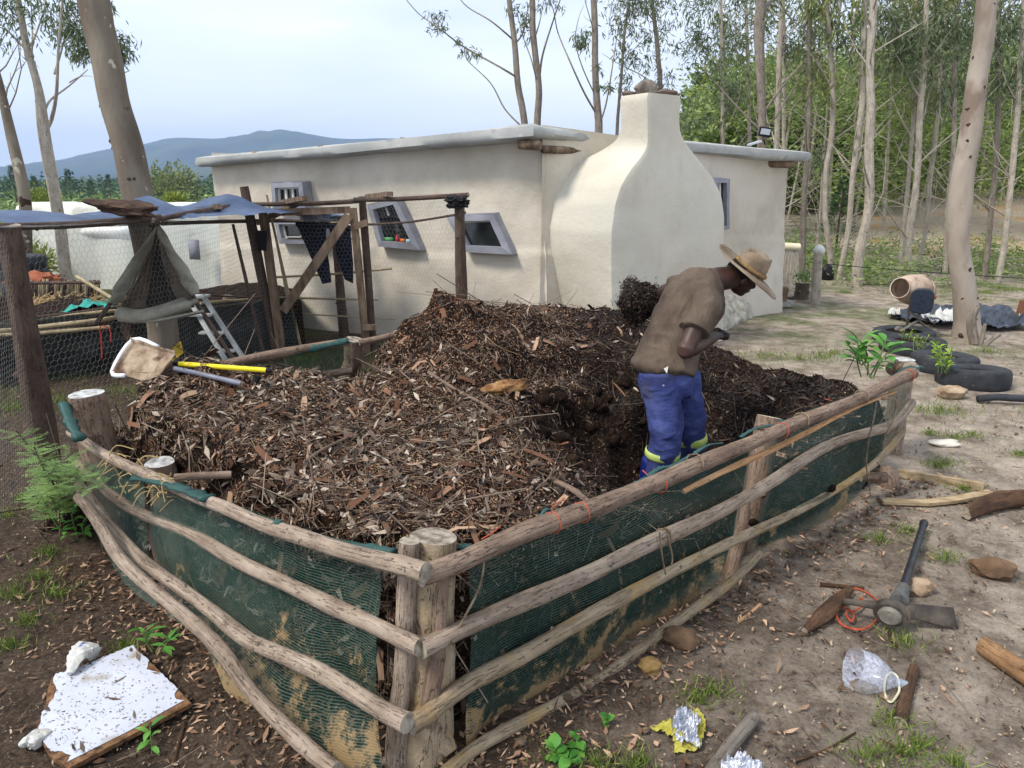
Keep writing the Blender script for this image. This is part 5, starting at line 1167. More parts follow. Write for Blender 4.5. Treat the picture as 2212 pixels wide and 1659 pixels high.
def gum(label, pts, wpx, y, m=M_gum, group=None, crown=(), branches=(), auto=0, azone=(.35, 1.0), leafm=M_leafA, sd=1, kn=4, base=None, autoleaf=0, cat='tree', extra=1.6, lsz=.11, bthin=.25, alen=(.9, 2.2)):
    """pts: sheet pixels from the foot up; wpx: trunk widths in pixels; branches: pixel polylines; crown: (u, v, radius px, leaf count)"""
    rs = random.Random(sd); rg = np.random.default_rng(sd)
    P = [aty(u, v, y) for u, v in pts]
    if base is None:
        b = P[0].copy(); gz = gh1(b.x, b.y); 
        if b.z > gz-.05: P.insert(0, Vector((b.x-(P[1].x-b.x)*.1, b.y, gz-.1))); wpx = [wpx[0]]+list(wpx)
    d = (P[-1]-P[-2]).normalized(); P.append(P[-1]+d*extra); wpx = list(wpx)+[wpx[-1]*.75]
    root = thing('gum_tree', label, cat, (P[0].x, P[0].y, P[0].z), group)
    S = smooth_path(P, 6); wr = np.interp(np.linspace(0, 1, len(S)), np.linspace(0, 1, len(wpx)), wpx)
    ph = rs.uniform(0, 9); S = [Vector(p)+Vector((math.sin(i*.5+ph), 0, 0))*wr[i]/FPX*y*(.12 if max(wpx) < 30 else .025) for i, p in enumerate(S)]
    mb = MB(); mb.tube(S, [w_/2/FPX*y for w_ in wr], 12 if max(wpx) < 30 else 24, cap=True, wob=.05, sd=sd)
    for q in range(kn):
        i = rs.randrange(2, len(S)-3); a = rs.uniform(2.8, 6.6); t = (S[i+1]-S[i]).normalized(); r_ = wr[i]/2/FPX*y; dd = Vector((math.cos(a), -abs(math.sin(a)), 0))
        ke = rs.uniform(.10, .2); mb.tube([S[i]+dd*r_*.7, S[i]+dd*r_*1.0, S[i]+dd*r_*1.05+t*r_*.03], [r_*ke*1.3, r_*ke, r_*ke*.5], 7, wob=.3, sd=q, mi=1)
    mb.obj('trunk', [m, M_knot], root)
    LP = []; BR = []
    for br in branches:
        px, w0 = br; q = smooth_path([aty(u, v, y+tnoise(i+sd)*.0*y+.15*i*(1 if rs.random() < .5 else -1)) for i, (u, v) in enumerate(px)], 5)
        BR.append((q, w0/2/FPX*y, w0/8/FPX*y))
    for k in range(auto):
        f = rs.uniform(*azone); i = int(f*(len(S)-2)); a = rs.uniform(0, 6.28); L = rs.uniform(*alen)*(y/18)**.5; up = rs.uniform(.5, 1.3)
        dd = Vector((math.cos(a), math.sin(a)*.8, up)).normalized(); q = [S[i]]
        for j in range(4): dd = (dd+Vector((rs.uniform(-.25, .25), rs.uniform(-.2, .2), .08+rs.uniform(-.15, .15)))).normalized(); q.append(q[-1]+dd*L/4)
        r0 = wr[i]/2/FPX*y*rs.uniform(bthin*.6, bthin*1.2); BR.append((q, max(r0, .006), .003))
        if rs.random() < autoleaf and q[0].z > 3.4:
            for j in (2, 3, 4):
                if rs.random() < .75: LP.append((q[j], rs.uniform(.25, .5), rs.randrange(70, 170)))
        for t_ in range(2):
            j = rs.randrange(1, 4); e = q[j]+Vector((rs.uniform(-.5, .5), rs.uniform(-.4, .4), rs.uniform(.2, .7)))*L*.3; BR.append(([q[j], (q[j]+e)/2+Vector((rs.uniform(-.05, .05), 0, 0)), e], .005, .002))
    if BR:
        mb = MB()
        for q, ra, rb in BR:
            n = len(q); mb.tube(q, list(np.linspace(ra, max(rb, .0022), n)), 5 if ra < .02 else 7, cap=False)
        mb.obj('branches', M_gumd if m is not M_gum else m, root)
    for (u, v, r, n_) in crown: LP.append((aty(u, v, y), r/FPX*y, int(n_*(.5 if group else 1))))
    if LP:
        Ps = []; 
        for c, r, n_ in LP:
            c = np.array(c); ncl = max(2, n_//14); cc = c+rg.normal(size=(ncl, 3))*np.array([r*.5, r*.5, r*.42])
            k = rg.integers(0, ncl, n_); Ps.append(cc[k]+rg.normal(size=(n_, 3))*min(.16, r*.25))
        Ps = np.concatenate(Ps); n = len(Ps); D = rg.normal(size=(n, 3))*.55; D[:, 2] -= .75; D = unit(D); Sd = unit(np.cross(D, rg.normal(size=(n, 3))))
        V, F_ = flakes(Ps, D, Sd, rg.uniform(lsz*.7, lsz*1.5, n), rg.uniform(lsz*.16, lsz*.30, n), rg.normal(0, .06, n))
        npobj('crown', V, F_, leafm, root)
    return root
# left of the yard
gum('thin grey gum trunk at the far left edge with a split brown base', [(62, 560), (52, 440), (30, 310), (0, 190), (-30, 90)], [24, 24, 20, 15, 12], 11.5, M_gumb, sd=1, auto=5, azone=(.5, 1), branches=[([(0, 190), (-8, 120), (20, 60)], 4)])
gum('forked slim pale gum behind the blue tarpaulin left of the great trunk', [(140, 560), (122, 455), (96, 272), (78, 180), (58, 95), (35, -10)], [24, 23, 22, 15, 13, 11], 11.8, M_gum, sd=2,
    branches=[([(97, 285), (112, 255), (122, 200), (126, 110), (135, 0), (140, -40)], 9), ([(96, 240), (110, 215), (150, 185), (190, 150)], 6), ([(118, 160), (130, 120), (150, 60), (198, 30)], 5), ([(60, 105), (75, 80), (95, 20), (100, -20)], 5), ([(58, 110), (20, 70), (-10, 55)], 5), ([(68, 125), (70, 80), (68, 20), (66, -20)], 4), ([(150, 178), (175, 165), (200, 165)], 3)],
    crown=[(25, 20, 40, 200), (0, 60, 45, 240), (80, 8, 55, 260), (122, 40, 42, 220), (150, 14, 30, 120), (150, 60, 26, 140), (178, 72, 46, 420), (196, 100, 40, 380), (160, 105, 25, 130), (235, 92, 34, 320), (255, 115, 22, 160), (250, 70, 20, 110), (240, 12, 18, 70), (175, 125, 16, 50)], lsz=.10)
gum('great leaning blotched gum trunk rising behind the tent shaped shelter', [(352, 800), (351, 720), (338, 620), (318, 520), (298, 420), (275, 320), (252, 230), (232, 140), (214, 60), (196, -20)], [70, 64, 62, 60, 60, 59, 58, 58, 58, 58], 6.45, M_gumb, sd=3, kn=9)
# behind the house
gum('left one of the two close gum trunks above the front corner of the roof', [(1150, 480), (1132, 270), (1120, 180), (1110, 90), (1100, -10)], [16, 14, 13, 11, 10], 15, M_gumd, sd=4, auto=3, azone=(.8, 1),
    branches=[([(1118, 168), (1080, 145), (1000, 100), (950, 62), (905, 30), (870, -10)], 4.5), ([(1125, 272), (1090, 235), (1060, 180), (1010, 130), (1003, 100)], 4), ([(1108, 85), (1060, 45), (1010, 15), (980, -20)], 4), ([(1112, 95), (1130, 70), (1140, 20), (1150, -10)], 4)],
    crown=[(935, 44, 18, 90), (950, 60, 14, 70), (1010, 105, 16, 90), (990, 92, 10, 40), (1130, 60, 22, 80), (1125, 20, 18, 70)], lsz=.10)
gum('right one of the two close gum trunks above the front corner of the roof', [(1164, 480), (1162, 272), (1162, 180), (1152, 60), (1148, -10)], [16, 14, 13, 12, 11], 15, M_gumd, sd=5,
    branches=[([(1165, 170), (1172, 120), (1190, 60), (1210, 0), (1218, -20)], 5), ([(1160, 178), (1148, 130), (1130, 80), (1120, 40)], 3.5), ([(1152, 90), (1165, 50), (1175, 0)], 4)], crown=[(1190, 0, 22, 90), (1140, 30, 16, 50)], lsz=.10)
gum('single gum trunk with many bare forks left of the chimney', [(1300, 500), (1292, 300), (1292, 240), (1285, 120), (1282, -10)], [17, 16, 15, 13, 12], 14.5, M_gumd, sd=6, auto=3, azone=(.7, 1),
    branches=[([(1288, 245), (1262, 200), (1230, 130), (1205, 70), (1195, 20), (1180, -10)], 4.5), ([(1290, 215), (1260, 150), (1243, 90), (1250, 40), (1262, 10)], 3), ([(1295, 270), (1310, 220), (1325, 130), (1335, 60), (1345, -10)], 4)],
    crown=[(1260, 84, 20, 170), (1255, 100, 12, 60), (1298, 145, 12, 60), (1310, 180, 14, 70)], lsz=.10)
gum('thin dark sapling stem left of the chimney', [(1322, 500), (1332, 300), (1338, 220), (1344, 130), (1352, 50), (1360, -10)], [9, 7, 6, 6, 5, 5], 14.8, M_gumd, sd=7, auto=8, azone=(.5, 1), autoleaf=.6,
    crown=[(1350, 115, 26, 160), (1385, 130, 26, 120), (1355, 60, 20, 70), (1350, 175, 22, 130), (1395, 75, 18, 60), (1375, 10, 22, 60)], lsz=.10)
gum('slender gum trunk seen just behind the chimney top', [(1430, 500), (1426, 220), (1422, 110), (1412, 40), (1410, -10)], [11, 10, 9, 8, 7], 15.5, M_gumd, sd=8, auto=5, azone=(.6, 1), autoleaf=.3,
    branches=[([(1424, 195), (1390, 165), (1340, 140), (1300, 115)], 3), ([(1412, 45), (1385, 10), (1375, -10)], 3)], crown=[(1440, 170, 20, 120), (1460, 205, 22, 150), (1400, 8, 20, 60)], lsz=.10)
W = 'gum trees of the wood right of the house'
spec = [
 ('first thin grey gum right of the chimney, leafy above the roof', [(1570, 560), (1562, 320), (1560, 180), (1558, 0)], [8, 7, 7, 6], 19, [(1470, 40, 60, 500), (1520, 30, 60, 600), (1560, 110, 50, 500), (1500, 110, 45, 380), (1575, 190, 35, 330), (1450, 90, 30, 160), (1545, 170, 40, 330), (1490, 240, 40, 260), (1530, 260, 35, 260), (1480, 280, 30, 240)], 8, .8),
 ('thin grey gum between the chimney and the floodlight trunk', [(1630, 560), (1621, 320), (1615, 150), (1612, 0)], [8, 7, 7, 6], 20, [(1600, 40, 60, 600), (1625, 120, 50, 420), (1590, 160, 40, 300), (1640, 60, 40, 300), (1655, 170, 36, 250)], 8, .8),
 ('stout straight gum trunk that carries the floodlight above the roof', [(1655, 620), (1647, 330), (1644, 230), (1642, 60), (1640, -10)], [20, 18, 17, 20, 20], 13.8, [], 2, 0),
 ('slim gum right of the floodlight trunk whose foot shows beside the house corner', [(1668, 530), (1672, 420), (1680, 300), (1682, 130), (1692, -10)], [13, 12, 11, 10, 9], 16, [(1700, 30, 30, 160), (1740, 170, 40, 350), (1765, 130, 34, 300)], 7, .5),
 ('thinner gum standing close right of the slim one by the house corner', [(1678, 530), (1686, 420), (1693, 310), (1694, 150), (1690, -10)], [10, 9, 8, 8, 7], 16.5, [(1720, 120, 26, 150)], 8, .4),
 ('slim brownish gum behind the round post of the pole fence', [(1731, 602), (1735, 480), (1744, 330), (1748, 150), (1750, -10)], [14, 12, 11, 10, 9], 14.2, [(1765, 190, 50, 520), (1740, 130, 34, 300), (1790, 170, 30, 240)], 9, .45),
 ('gum with a bent foot left of the two joined leaning gums', [(1796, 610), (1790, 520), (1782, 450), (1784, 380), (1797, 290), (1797, 150), (1785, -10)], [12, 12, 11, 11, 11, 10, 9], 14.0, [(1830, 100, 36, 250), (1800, 60, 40, 330)], 8, .3),
 ('thin gum bowing left of the stout leaning gum', [(1812, 600), (1830, 520), (1838, 420), (1850, 330), (1862, 200), (1870, -10)], [12, 11, 11, 12, 11, 10], 13.6, [(1880, 130, 40, 300), (1850, 40, 50, 420)], 7, .3),
 ('stout pale gum curving left at its foot in the middle of the wood', [(1846, 640), (1856, 560), (1872, 470), (1879, 370), (1879, 270), (1880, 170), (1888, -10)], [24, 21, 19, 18, 18, 15, 14], 12.8, [], 3, 0),
 ('tall gum with forking bare limbs right of the middle of the wood', [(1958, 600), (1966, 500), (1978, 400), (1988, 260), (1996, 130), (2003, -10)], [15, 14, 13, 12, 11, 10], 13.4, [(1960, 120, 60, 700), (2010, 60, 60, 700), (1930, 60, 50, 520)], 10, .4),
 ('thin gum just left of the tall forking gum', [(1942, 606), (1950, 500), (1964, 380), (1972, 250), (1976, 120)], [9, 9, 8, 8, 7], 14.4, [(1975, 200, 50, 520), (1940, 160, 44, 420)], 8, .5),
 ('thin leaning gum between the tall forking gum and the big peeling trunk', [(1984, 590), (1996, 520), (2006, 420), (2018, 330), (2030, 180), (2040, 60)], [9, 9, 9, 8, 7, 7], 15, [(2040, 160, 55, 620), (2010, 220, 40, 380)], 8, .5),
 ('slim gum close left of the big peeling trunk', [(2038, 622), (2046, 480), (2056, 360), (2062, 220), (2064, 60), (2064, -10)], [11, 10, 9, 9, 8, 8], 13.8, [(2080, 90, 50, 560), (2060, 200, 40, 360)], 7, .5),
 ('dark slim gum close right of the big peeling trunk', [(2124, 628), (2134, 520), (2148, 400), (2154, 280), (2156, 120), (2157, -10)], [12, 11, 10, 10, 9, 8], 13.6, [(2160, 60, 60, 700), (2150, 190, 44, 420)], 7, .5),
 ('pale slim gum near the right edge of the picture', [(2152, 632), (2166, 540), (2182, 430), (2192, 300), (2202, 180), (2212, -10)], [13, 12, 12, 11, 10, 9], 13.2, [(2190, 50, 60, 650), (2210, 170, 44, 420), (2170, 130, 36, 260)], 7, .5),
 ('thin gum behind the sand bank between the stout and the tall forking gum', [(1905, 540), (1912, 420), (1920, 300), (1925, 160), (1930, 0)], [7, 7, 6, 6, 5], 21, [(1920, 100, 50, 500), (1905, 170, 34, 260)], 7, .6),
 ('crooked sapling at the foot of the slope right of the brownish gum', [(1763, 605), (1768, 500), (1774, 420), (1780, 330)], [6, 6, 5, 4], 15, [(1775, 340, 26, 160)], 7, .4),
]
for k, (lb, pts, wp, y, cr_, au, al) in enumerate(spec):
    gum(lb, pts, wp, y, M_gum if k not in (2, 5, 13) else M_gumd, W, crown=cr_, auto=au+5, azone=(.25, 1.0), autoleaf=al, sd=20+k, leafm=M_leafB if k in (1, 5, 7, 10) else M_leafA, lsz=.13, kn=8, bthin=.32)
gum('big pale gum trunk with peeling bark on the right beside the cement mixer', [(2092, 750), (2090, 700), (2080, 610), (2070, 520), (2074, 440), (2082, 370), (2098, 270), (2112, 170), (2124, 80), (2134, -20)], [78, 52, 46, 44, 46, 40, 40, 38, 37, 35], 8.3, M_gumn, sd=60, kn=16)
for k, (pts, r) in enumerate((([(2112, 660), (2098, 690), (2105, 740)], .06), ([(2128, 700), (2118, 745)], .028), ([(2160, 722), (2140, 735), (2120, 755)], .03))):
    tag(log('tree_stump', [aty(u, v, 7.9-.05*k) for u, v in pts], [r*.7, r], M_gumd, None, sd=200+k, seg=10), ('knotted dead shoot hugging the foot of the big peeling trunk', 'upright sawn shoot at the foot of the big peeling trunk', 'forked dead shoot leaning away right of the big peeling trunk')[k], 'stump')
# hillside scrub, one mass; and the canopy behind the wood
def cloud_leaves(name, n, fn, L, Wd, m, label, cat, par=None, droop=.2, clump=22, cr_=.35):
    c = fn(n//clump); k = rng.integers(0, len(c), n); Pn = c[k, :3]+rng.normal(size=(n, 3))*cr_*c[k, 3:4]*np.array([1, 1, .75])
    D = rng.normal(size=(n, 3)); D[:, 2] = np.abs(D[:, 2])*.6-droop; D = unit(D); Sd = unit(np.cross(D, rng.normal(size=(n, 3)))); sc__ = c[k, 3]
    V, F_ = flakes(Pn, D, Sd, nar(n, *L)*sc__, nar(n, *Wd)*sc__, rng.normal(0, .08, n)); o = npobj(name, V, F_, m, par); return tag(o, label, cat, None, 'stuff')
def slope(n, y0=24, y1=85, hmul=1.0):
    y = y0+(y1-y0)*rng.random(n)**1.9; a = rng.uniform(.245, 1.25, n); x = a*y; g_ = gh(x, y)
    okk = ~((x > 5.5) & (y < 27+3*vn(x*.4, y*.1)) & (x/y > .50) & (y > 12)); x, y, g_ = x[okk], y[okk], g_[okk]; n = len(x)
    hh = (1.2+2.6*(fbm(x*.25, y*.25, 3, 91)+.5))*hmul; z = g_+rng.random(n)**.7*hh*1.25
    return np.stack([x, y, z, 1+(y-20)*.030], -1)
cloud_leaves('hillside_scrub', 190000, slope, (.12, .26), (.06, .13), M_leafS, 'dense green scrub covering the hillside behind the gum wood', 'scrub')
cloud_leaves('hillside_brush', 26000, lambda n: slope(n, 24, 70, 1.15), (.12, .26), (.04, .09), M_leafY, 'yellow green brush tops scattered over the hillside scrub', 'brush', clump=40)
def canopy(n):
    u = rng.uniform(1650, 2330, n*3); v = rng.uniform(-90, 250, n*3); p = sst(-60, 330, 270-v)*(.12+.9*sst(1780, 2000, u)); nz_ = fbm(u/90, v/80, 4, 17)+.5
    ok = (rng.random(n*3) < p) & (nz_ > .50); u, v = u[ok][:n], v[ok][:n]; y = rng.uniform(19, 27, len(u))
    out = [(*aty(a, b, c), 1.0+(c-19)*.03) for a, b, c in zip(u, v, y)]; return np.array(out)
cloud_leaves('far_canopy', 15000, canopy, (.10, .20), (.022, .05), M_leafA, 'hanging leaves of the farther gums filling the gaps of the wood', 'foliage', droop=.9, clump=40, cr_=.42)
mb = MB()
for i in range(26):
    a = rng.uniform(.36, .80); y = rng.uniform(20, 30); x = a*y; z0 = gh1(x, y); q = [Vector((x, y, z0)), Vector((x+rng.normal(0, .2), y, z0+3)), Vector((x+rng.normal(0, .4), y, z0+6.5)), Vector((x+rng.normal(0, .6), y, z0+10))]
    m_ = MB().tube(smooth_path(q, 4), [.038]*5+[.032]*4+[.024]*4, 6, cap=False); o = m_.obj('gum_tree', M_gum); tag(o, 'thin pale far gum stem deep in the wood on the slope', 'tree', 'far gum stems on the slope')
def sapl(n):
    y = rng.uniform(19, 26, n*3); x = rng.uniform(.34, .85, n*3)*y; q = fbm(x*.55, y*.25, 3, 72) > -.02; x, y = x[q][:n], y[q][:n]; return np.stack([x, y, gh(x, y)+1.0+4.4*rng.random(len(x))**.9, np.full(len(x), 1.0)], -1)
M_leafL = leafmat('sapling_leaves', [(.09, .14, .03, 1), (.20, .28, .07, 1), (.36, .42, .14, 1)], .3)
cloud_leaves('sapling_foliage', 26000, sapl, (.10, .20), (.03, .06), M_leafL, 'fresh yellow green leaves of saplings between the gum trunks', 'foliage', droop=.5, clump=46, cr_=.34)
# bare understorey twigs of the wood
n = 150; y = rng.uniform(14, 24, n); x = rng.uniform(.36, .78, n)*y; P = np.stack([x, y, gh(x, y)+rng.uniform(0, 3.5, n)], -1); D = unit(rng.normal(size=(n, 3))*np.array([1, .6, .5])+np.array([0, 0, .7])); L = rng.uniform(.5, 2.2, (n, 1))
M1 = P+D*L*.5; D2 = unit(D+rdirs(n)*.35); V1, F1 = sticks(P, M1, .009); V2, F2 = sticks(M1, M1+D2*L*.5, .006)
tag(npobj('dead_twigs', np.concatenate([V1, V2]), np.concatenate([F1, F2+len(V1)]), M_gum), 'bare dead twigs criss crossing under the gum wood', 'twigs', kind='stuff')
# pines: whorled, conical
def pine(label, u, v0, y, h, sd, group, sc_=1.0, zb=None):
    rg = np.random.default_rng(sd); p = aty(u, v0, y); p.z = gh1(p.x, p.y) if zb is None else zb
    root = thing('pine_tree', label, 'pine tree', tuple(p), group); MB().tube([p, p+Vector((0, 0, h*.5)), p+Vector((0, 0, h))], [h*.02, h*.012, h*.003], 6).obj('trunk', M_pole, root)
    n = 700; t = rg.random(n)**.8; a = rg.uniform(0, 6.28, n); rad = (1-t)*h*.28*(.35+.65*rg.random(n))+.02; z = h*(.08+.92*t)
    Pn = np.stack([p.x+rad*np.cos(a), p.y+rad*np.sin(a), p.z+z+rg.normal(0, .02*h, n)], -1); D = unit(np.stack([np.cos(a), np.sin(a), .5+.5*rg.random(n)], -1)+rg.normal(size=(n, 3))*.3); Sd = unit(np.cross(D, rg.normal(size=(n, 3))))
    V, F_ = flakes(Pn, D, Sd, rg.uniform(.04, .09, n)*h, rg.uniform(.010, .02, n)*h); npobj('crown', V, F_, M_pine, root); return root
for k, (u, y, h, lb) in enumerate(((1497, 36, 4.4, 'young pine just right of the chimney on the skyline'), (1700, 40, 4.6, 'young pine on the hill between the thin gums by the house corner'), (1722, 42, 4.4, 'young pine on the hill above the roof end'), (1518, 38, 4.0, 'second young pine right of the chimney, a little shorter'), (1822, 18, 1.8, 'small dark pine at the foot of the slope behind the leaning gums'), (1950, 48, 5.0, 'young pine high on the hillside behind the tall forking gum'))):
    pine(lb, u, 400, y, h, 300+k, 'young pines on the hillside')
# valley: rows of plantation far off and single trees before it
def valley(n):
    y = rng.uniform(120, 420, n); a = rng.uniform(-1.05, -.20, n); x = a*y; hh = 4.5+2.5*(fbm(x*.03, y*.02, 2, 14)); band = y > 178+30*fbm(x*.02, x*0, 3, 15)-30*(a > -.45)
    x, y, hh = x[band], y[band], hh[band]; z = gh(x, y)+rng.random(len(x))*hh; return np.stack([x, y, z, 6+(y-120)*.022], -1)
cloud_leaves('pine_plantation', 60000, valley, (.10, .2), (.05, .10), M_pine, 'far dark green pine plantation across the valley', 'plantation', clump=10, cr_=.16)
def lowfield(n):
    y = rng.uniform(32, 160, n)**1.0; a = rng.uniform(-1.05, -.22, n); x = a*y; z = gh(x, y)+rng.random(n)*.5; return np.stack([x, y, z, .6+y*.016], -1)
cloud_leaves('field_growth', 30000, lowfield, (.25, .5), (.12, .25), M_leafS, 'low pale green growth of the field beyond the run', 'field growth', clump=14, cr_=.5)
for k, (u, y, h) in enumerate(((30, 95, 6.4), (75, 100, 5.2), (112, 110, 6.2), (150, 115, 6.2), (195, 120, 4.8), (235, 125, 5.6), (345, 125, 4.6))):
    p = aty(u, 400, y); pine(('leftmost of the single pines standing in the valley field', 'second single pine from the left in the valley field', 'tall single pine between the two thin left trunks', 'single pine just right of the forked slim gum', 'short single pine left of the great leaning trunk', 'single pine touching the left side of the great leaning trunk', 'single pine just right of the great leaning trunk')[k], u, 400, y, h, 330+k, 'single pines in the valley field')
def bush(name, label, cat, c, r, n, m, L=(.03, .07), Wd=(.012, .03), sd=1, sq=(1, 1, .8), group=None):
    rg = np.random.default_rng(sd); root = thing(name, label, cat, (c[0], c[1], c[2]-r*sq[2]), group); P = rdirs(n, rg)*(rg.random((n, 1))**.4)*r*np.array(sq)+np.array(c)*1.0
    P += rg.normal(size=(n, 3))*r*.12; D = unit(P-np.array(c)+rg.normal(size=(n, 3))*r*.6+np.array([0, 0, r*.3])); Sd = unit(np.cross(D, rg.normal(size=(n, 3))))
    V, F_ = flakes(P, D, Sd, rg.uniform(*L, n), rg.uniform(*Wd, n), rg.normal(0, .1, n)); npobj('foliage', V, F_, m, root)
    mb = MB(); b = Vector((c[0], c[1], c[2]-r*sq[2]))
    for i in range(7): d = Vector(rg.normal(size=3)); d.z = abs(d.z)+1; mb.tube([b, b+d.normalized()*r*.5, b+d.normalized()*r*1.1+Vector((0, 0, .1*r))], [r*.03, r*.02, r*.01], 5, cap=False)
    mb.obj('stems', M_gumd, root); return root
p = aty(372, 408, 118); bush('tree', 'round olive green tree in the valley between the great trunk and the house', 'tree', p, 4.2, 1500, M_leafB, (.5, 1.0), (.2, .5), 5)
for k, (u, v, y, r, lb) in enumerate(((92, 434, 20, .42, 'yellow flowering bush between the two thin left trunks'), (380, 437, 18, .26, 'small yellow bush between the great trunk and the tarpaulin peak'), (20, 560, 13.5, .7, 'grey green bush behind the leaning corner post of the run'), (70, 565, 12.0, .35, 'yellow leaved shrub at the left end of the low white building'))):
    p = aty(u, v, y); bush('bush', lb, 'bush', p, r, 1100, (M_leafY, M_leafY, M_leafB, M_leafY)[k], (.05, .12), (.02, .05), 40+k)
# ------------------------------------------------------------------ the man digging
K_ = aty
Fd = Vector((.75, .66, 0)).normalized(); Ld = Vector((-Fd.y, Fd.x, 0)); Zd = Vector((0, 0, 1))
M_skin = mat('dark_skin', [C8(42, 27, 22), C8(60, 40, 33), C8(76, 52, 43)], scale=6, bump=.15, bscale=120, bdist=.002, rough=.5, spec=.4)
M_shirt = mat('brown_tshirt', [C8(68, 57, 47), C8(88, 75, 63), C8(104, 90, 76)], scale=3.5, bump=.9, bscale=13, bdist=.022, stretch=(1.6, 1, .5), rough=.9, second=[(C8(70, 58, 47), 5, .58, .12), (C8(140, 126, 108), 4, .66, .12, (1, 1, .4))])
M_blue = mat('blue_work_trousers', [C8(38, 45, 88), C8(56, 66, 118), C8(78, 90, 142)], scale=5, bump=.9, bscale=13, bdist=.020, stretch=(.6, .6, 1.2), rough=.85, second=[(C8(84, 80, 88), 4, .55, .25), (C8(190, 190, 196), 22, .735, .01)])
M_boot = mat('royal_blue_rubber', [C8(20, 32, 96), C8(32, 46, 128)], scale=6, rough=.45, bump=.1, second=[(C8(70, 54, 46), 8, .6, .1)])
M_hat = mat('waxed_canvas_hat', [C8(106, 90, 72), C8(134, 117, 96), C8(152, 136, 114)], scale=7, bump=.3, bscale=30, bdist=.006, rough=.8, second=[(C8(88, 72, 58), 8, .6, .1)])
M_braid = mat('braided_band', [C8(116, 90, 54), C8(158, 130, 86)], scale=60, bump=.8, bscale=90)
M_hivis = mat('reflective_band', [C8(168, 190, 96), C8(194, 208, 128)], scale=20, bump=.2, rough=.4)
man = thing('person', 'man bent forward in brown t-shirt, blue trousers and wide brimmed hat, holding a shovel', 'person', (.86, 3.75, 0))
def fused(name, parts, m, vox=.008, sm=4, disp=None, par=man):
    """parts: closed swept forms; fused into one continuous skin"""
    mb = MB()
    for p in parts: p(mb)
    o = mb.obj(name, m, None); o.data.remesh_voxel_size = vox
    mods = [('REMESH', dict(mode='VOXEL', voxel_size=vox, adaptivity=0)), ('SMOOTH', dict(factor=.6, iterations=sm))]
    bake(o, mods)
    if disp:
        for size, st, dp in disp:
            bake(o, [('DISPLACE', dict(texture=ctex(name+'_fold', size, dp), strength=st, mid_level=.5, texture_coords='GLOBAL'))])
    o.parent = par; o.matrix_parent_inverse = world_of(par).inverted(); return o
def lim(pts, rad, seg=20, asp=1.0, up=None, n=6):
    P = smooth_path([Vector(p) for p in pts], n)
    if isinstance(rad[0], (list, tuple)):
        rx = np.interp(np.linspace(0, 1, len(P)), np.linspace(0, 1, len(rad)), [r[0] for r in rad]); ry = np.interp(np.linspace(0, 1, len(P)), np.linspace(0, 1, len(rad)), [r[1] for r in rad]); rr = list(zip(rx, ry))
    else: rr = list(np.interp(np.linspace(0, 1, len(P)), np.linspace(0, 1, len(rad)), rad))
    return lambda mb: mb.tube([Vector(p) for p in P], [tuple(r) if isinstance(r, tuple) else float(r) for r in rr], seg, asp=asp, up=up)
def ell(c, rx, ry, rz, ax, ay, az):
    def f(mb):
        bm = bmesh.new(); bmesh.ops.create_icosphere(bm, subdivisions=3, radius=1.0)
        mb.add([Vector(c)+ax*v.co.x*rx+ay*v.co.y*ry+az*v.co.z*rz for v in bm.verts], [tuple(v.index for v in q.verts) for q in bm.faces]); bm.free()
    return f
hc = K_(1604, 594, 4.03); bow = R(36)
Hu = Vector((math.sin(R(31)), -.20, math.cos(R(31)))).normalized(); Hf = Vector((math.cos(R(31)), .22, -math.sin(R(31)))); Hf = (Hf-Hu*Hf.dot(Hu)).normalized(); Hl = Hu.cross(Hf).normalized()
neckb = K_(1543, 606, 3.96)
shR, elR, wrR = K_(1526, 655, 3.74), K_(1480, 758, 3.60), K_(1530, 742, 3.95)
shL, elL, wrL = K_(1482, 618, 4.03), K_(1434, 630, 4.20), K_(1452, 700, 4.20)
hpR, knR, anR = K_(1425, 800, 3.72), K_(1440, 940, 3.64), K_(1404, 1062, 3.72)
hpL, knL, anL = K_(1470, 806, 3.86), K_(1494, 925, 3.88), K_(1500, 1050, 3.98)
shA, shB = K_(1392, 668, 4.36), K_(1556, 722, 3.99)                       # shovel shaft, blade end and grip end
sd_ = (shB-shA).normalized()
def hand(wr, tgt, flip=1):
    """palm beside the shaft, four unequal fingers and a thumb closed round it"""
    ps = []; into = (tgt-wr).normalized(); pal = wr.lerp(tgt, .62)
    ps.append(lim([wr, wr.lerp(tgt, .35), pal, tgt-into*.012], [(.026, .020), (.034, .018), (.040, .017), (.036, .014)], 14, up=sd_.cross(into), n=4))
    sidev = sd_.cross(into).normalized()
    for k, (L_, r_) in enumerate(((.9, .0092), (1.0, .0098), (.95, .0095), (.78, .0082))):
        o = sd_*(-.030+.020*k)*flip; b = tgt+o-into*.004
        c0 = tgt+o; pts = [b-into*.02]
        for a in np.linspace(-.6, 3.3*L_, 7): pts.append(c0+(sidev*math.cos(a)*-1+into*math.sin(a))*.022+into*.004)
        ps.append(lim(pts, [r_*1.05, r_, r_*.95, r_*.85], 9, n=3))
    tb = wr.lerp(tgt, .5)+sd_*-.032*flip; ps.append(lim([tb, tb+into*.03+sd_*-.012*flip, tgt+sidev*.022+sd_*-.034*flip, tgt+sidev*.020+into*.02+sd_*-.02*flip], [.014, .012, .011, .009], 9, n=4)); return ps
tR = shA+sd_*((wrR-shA).dot(sd_)+.02); tL = shA+sd_*((wrL-shA).dot(sd_)-.0)
wrR2 = tR-(tR-elR).normalized()*.085; wrL2 = tL-(tL-elL).normalized()*.085
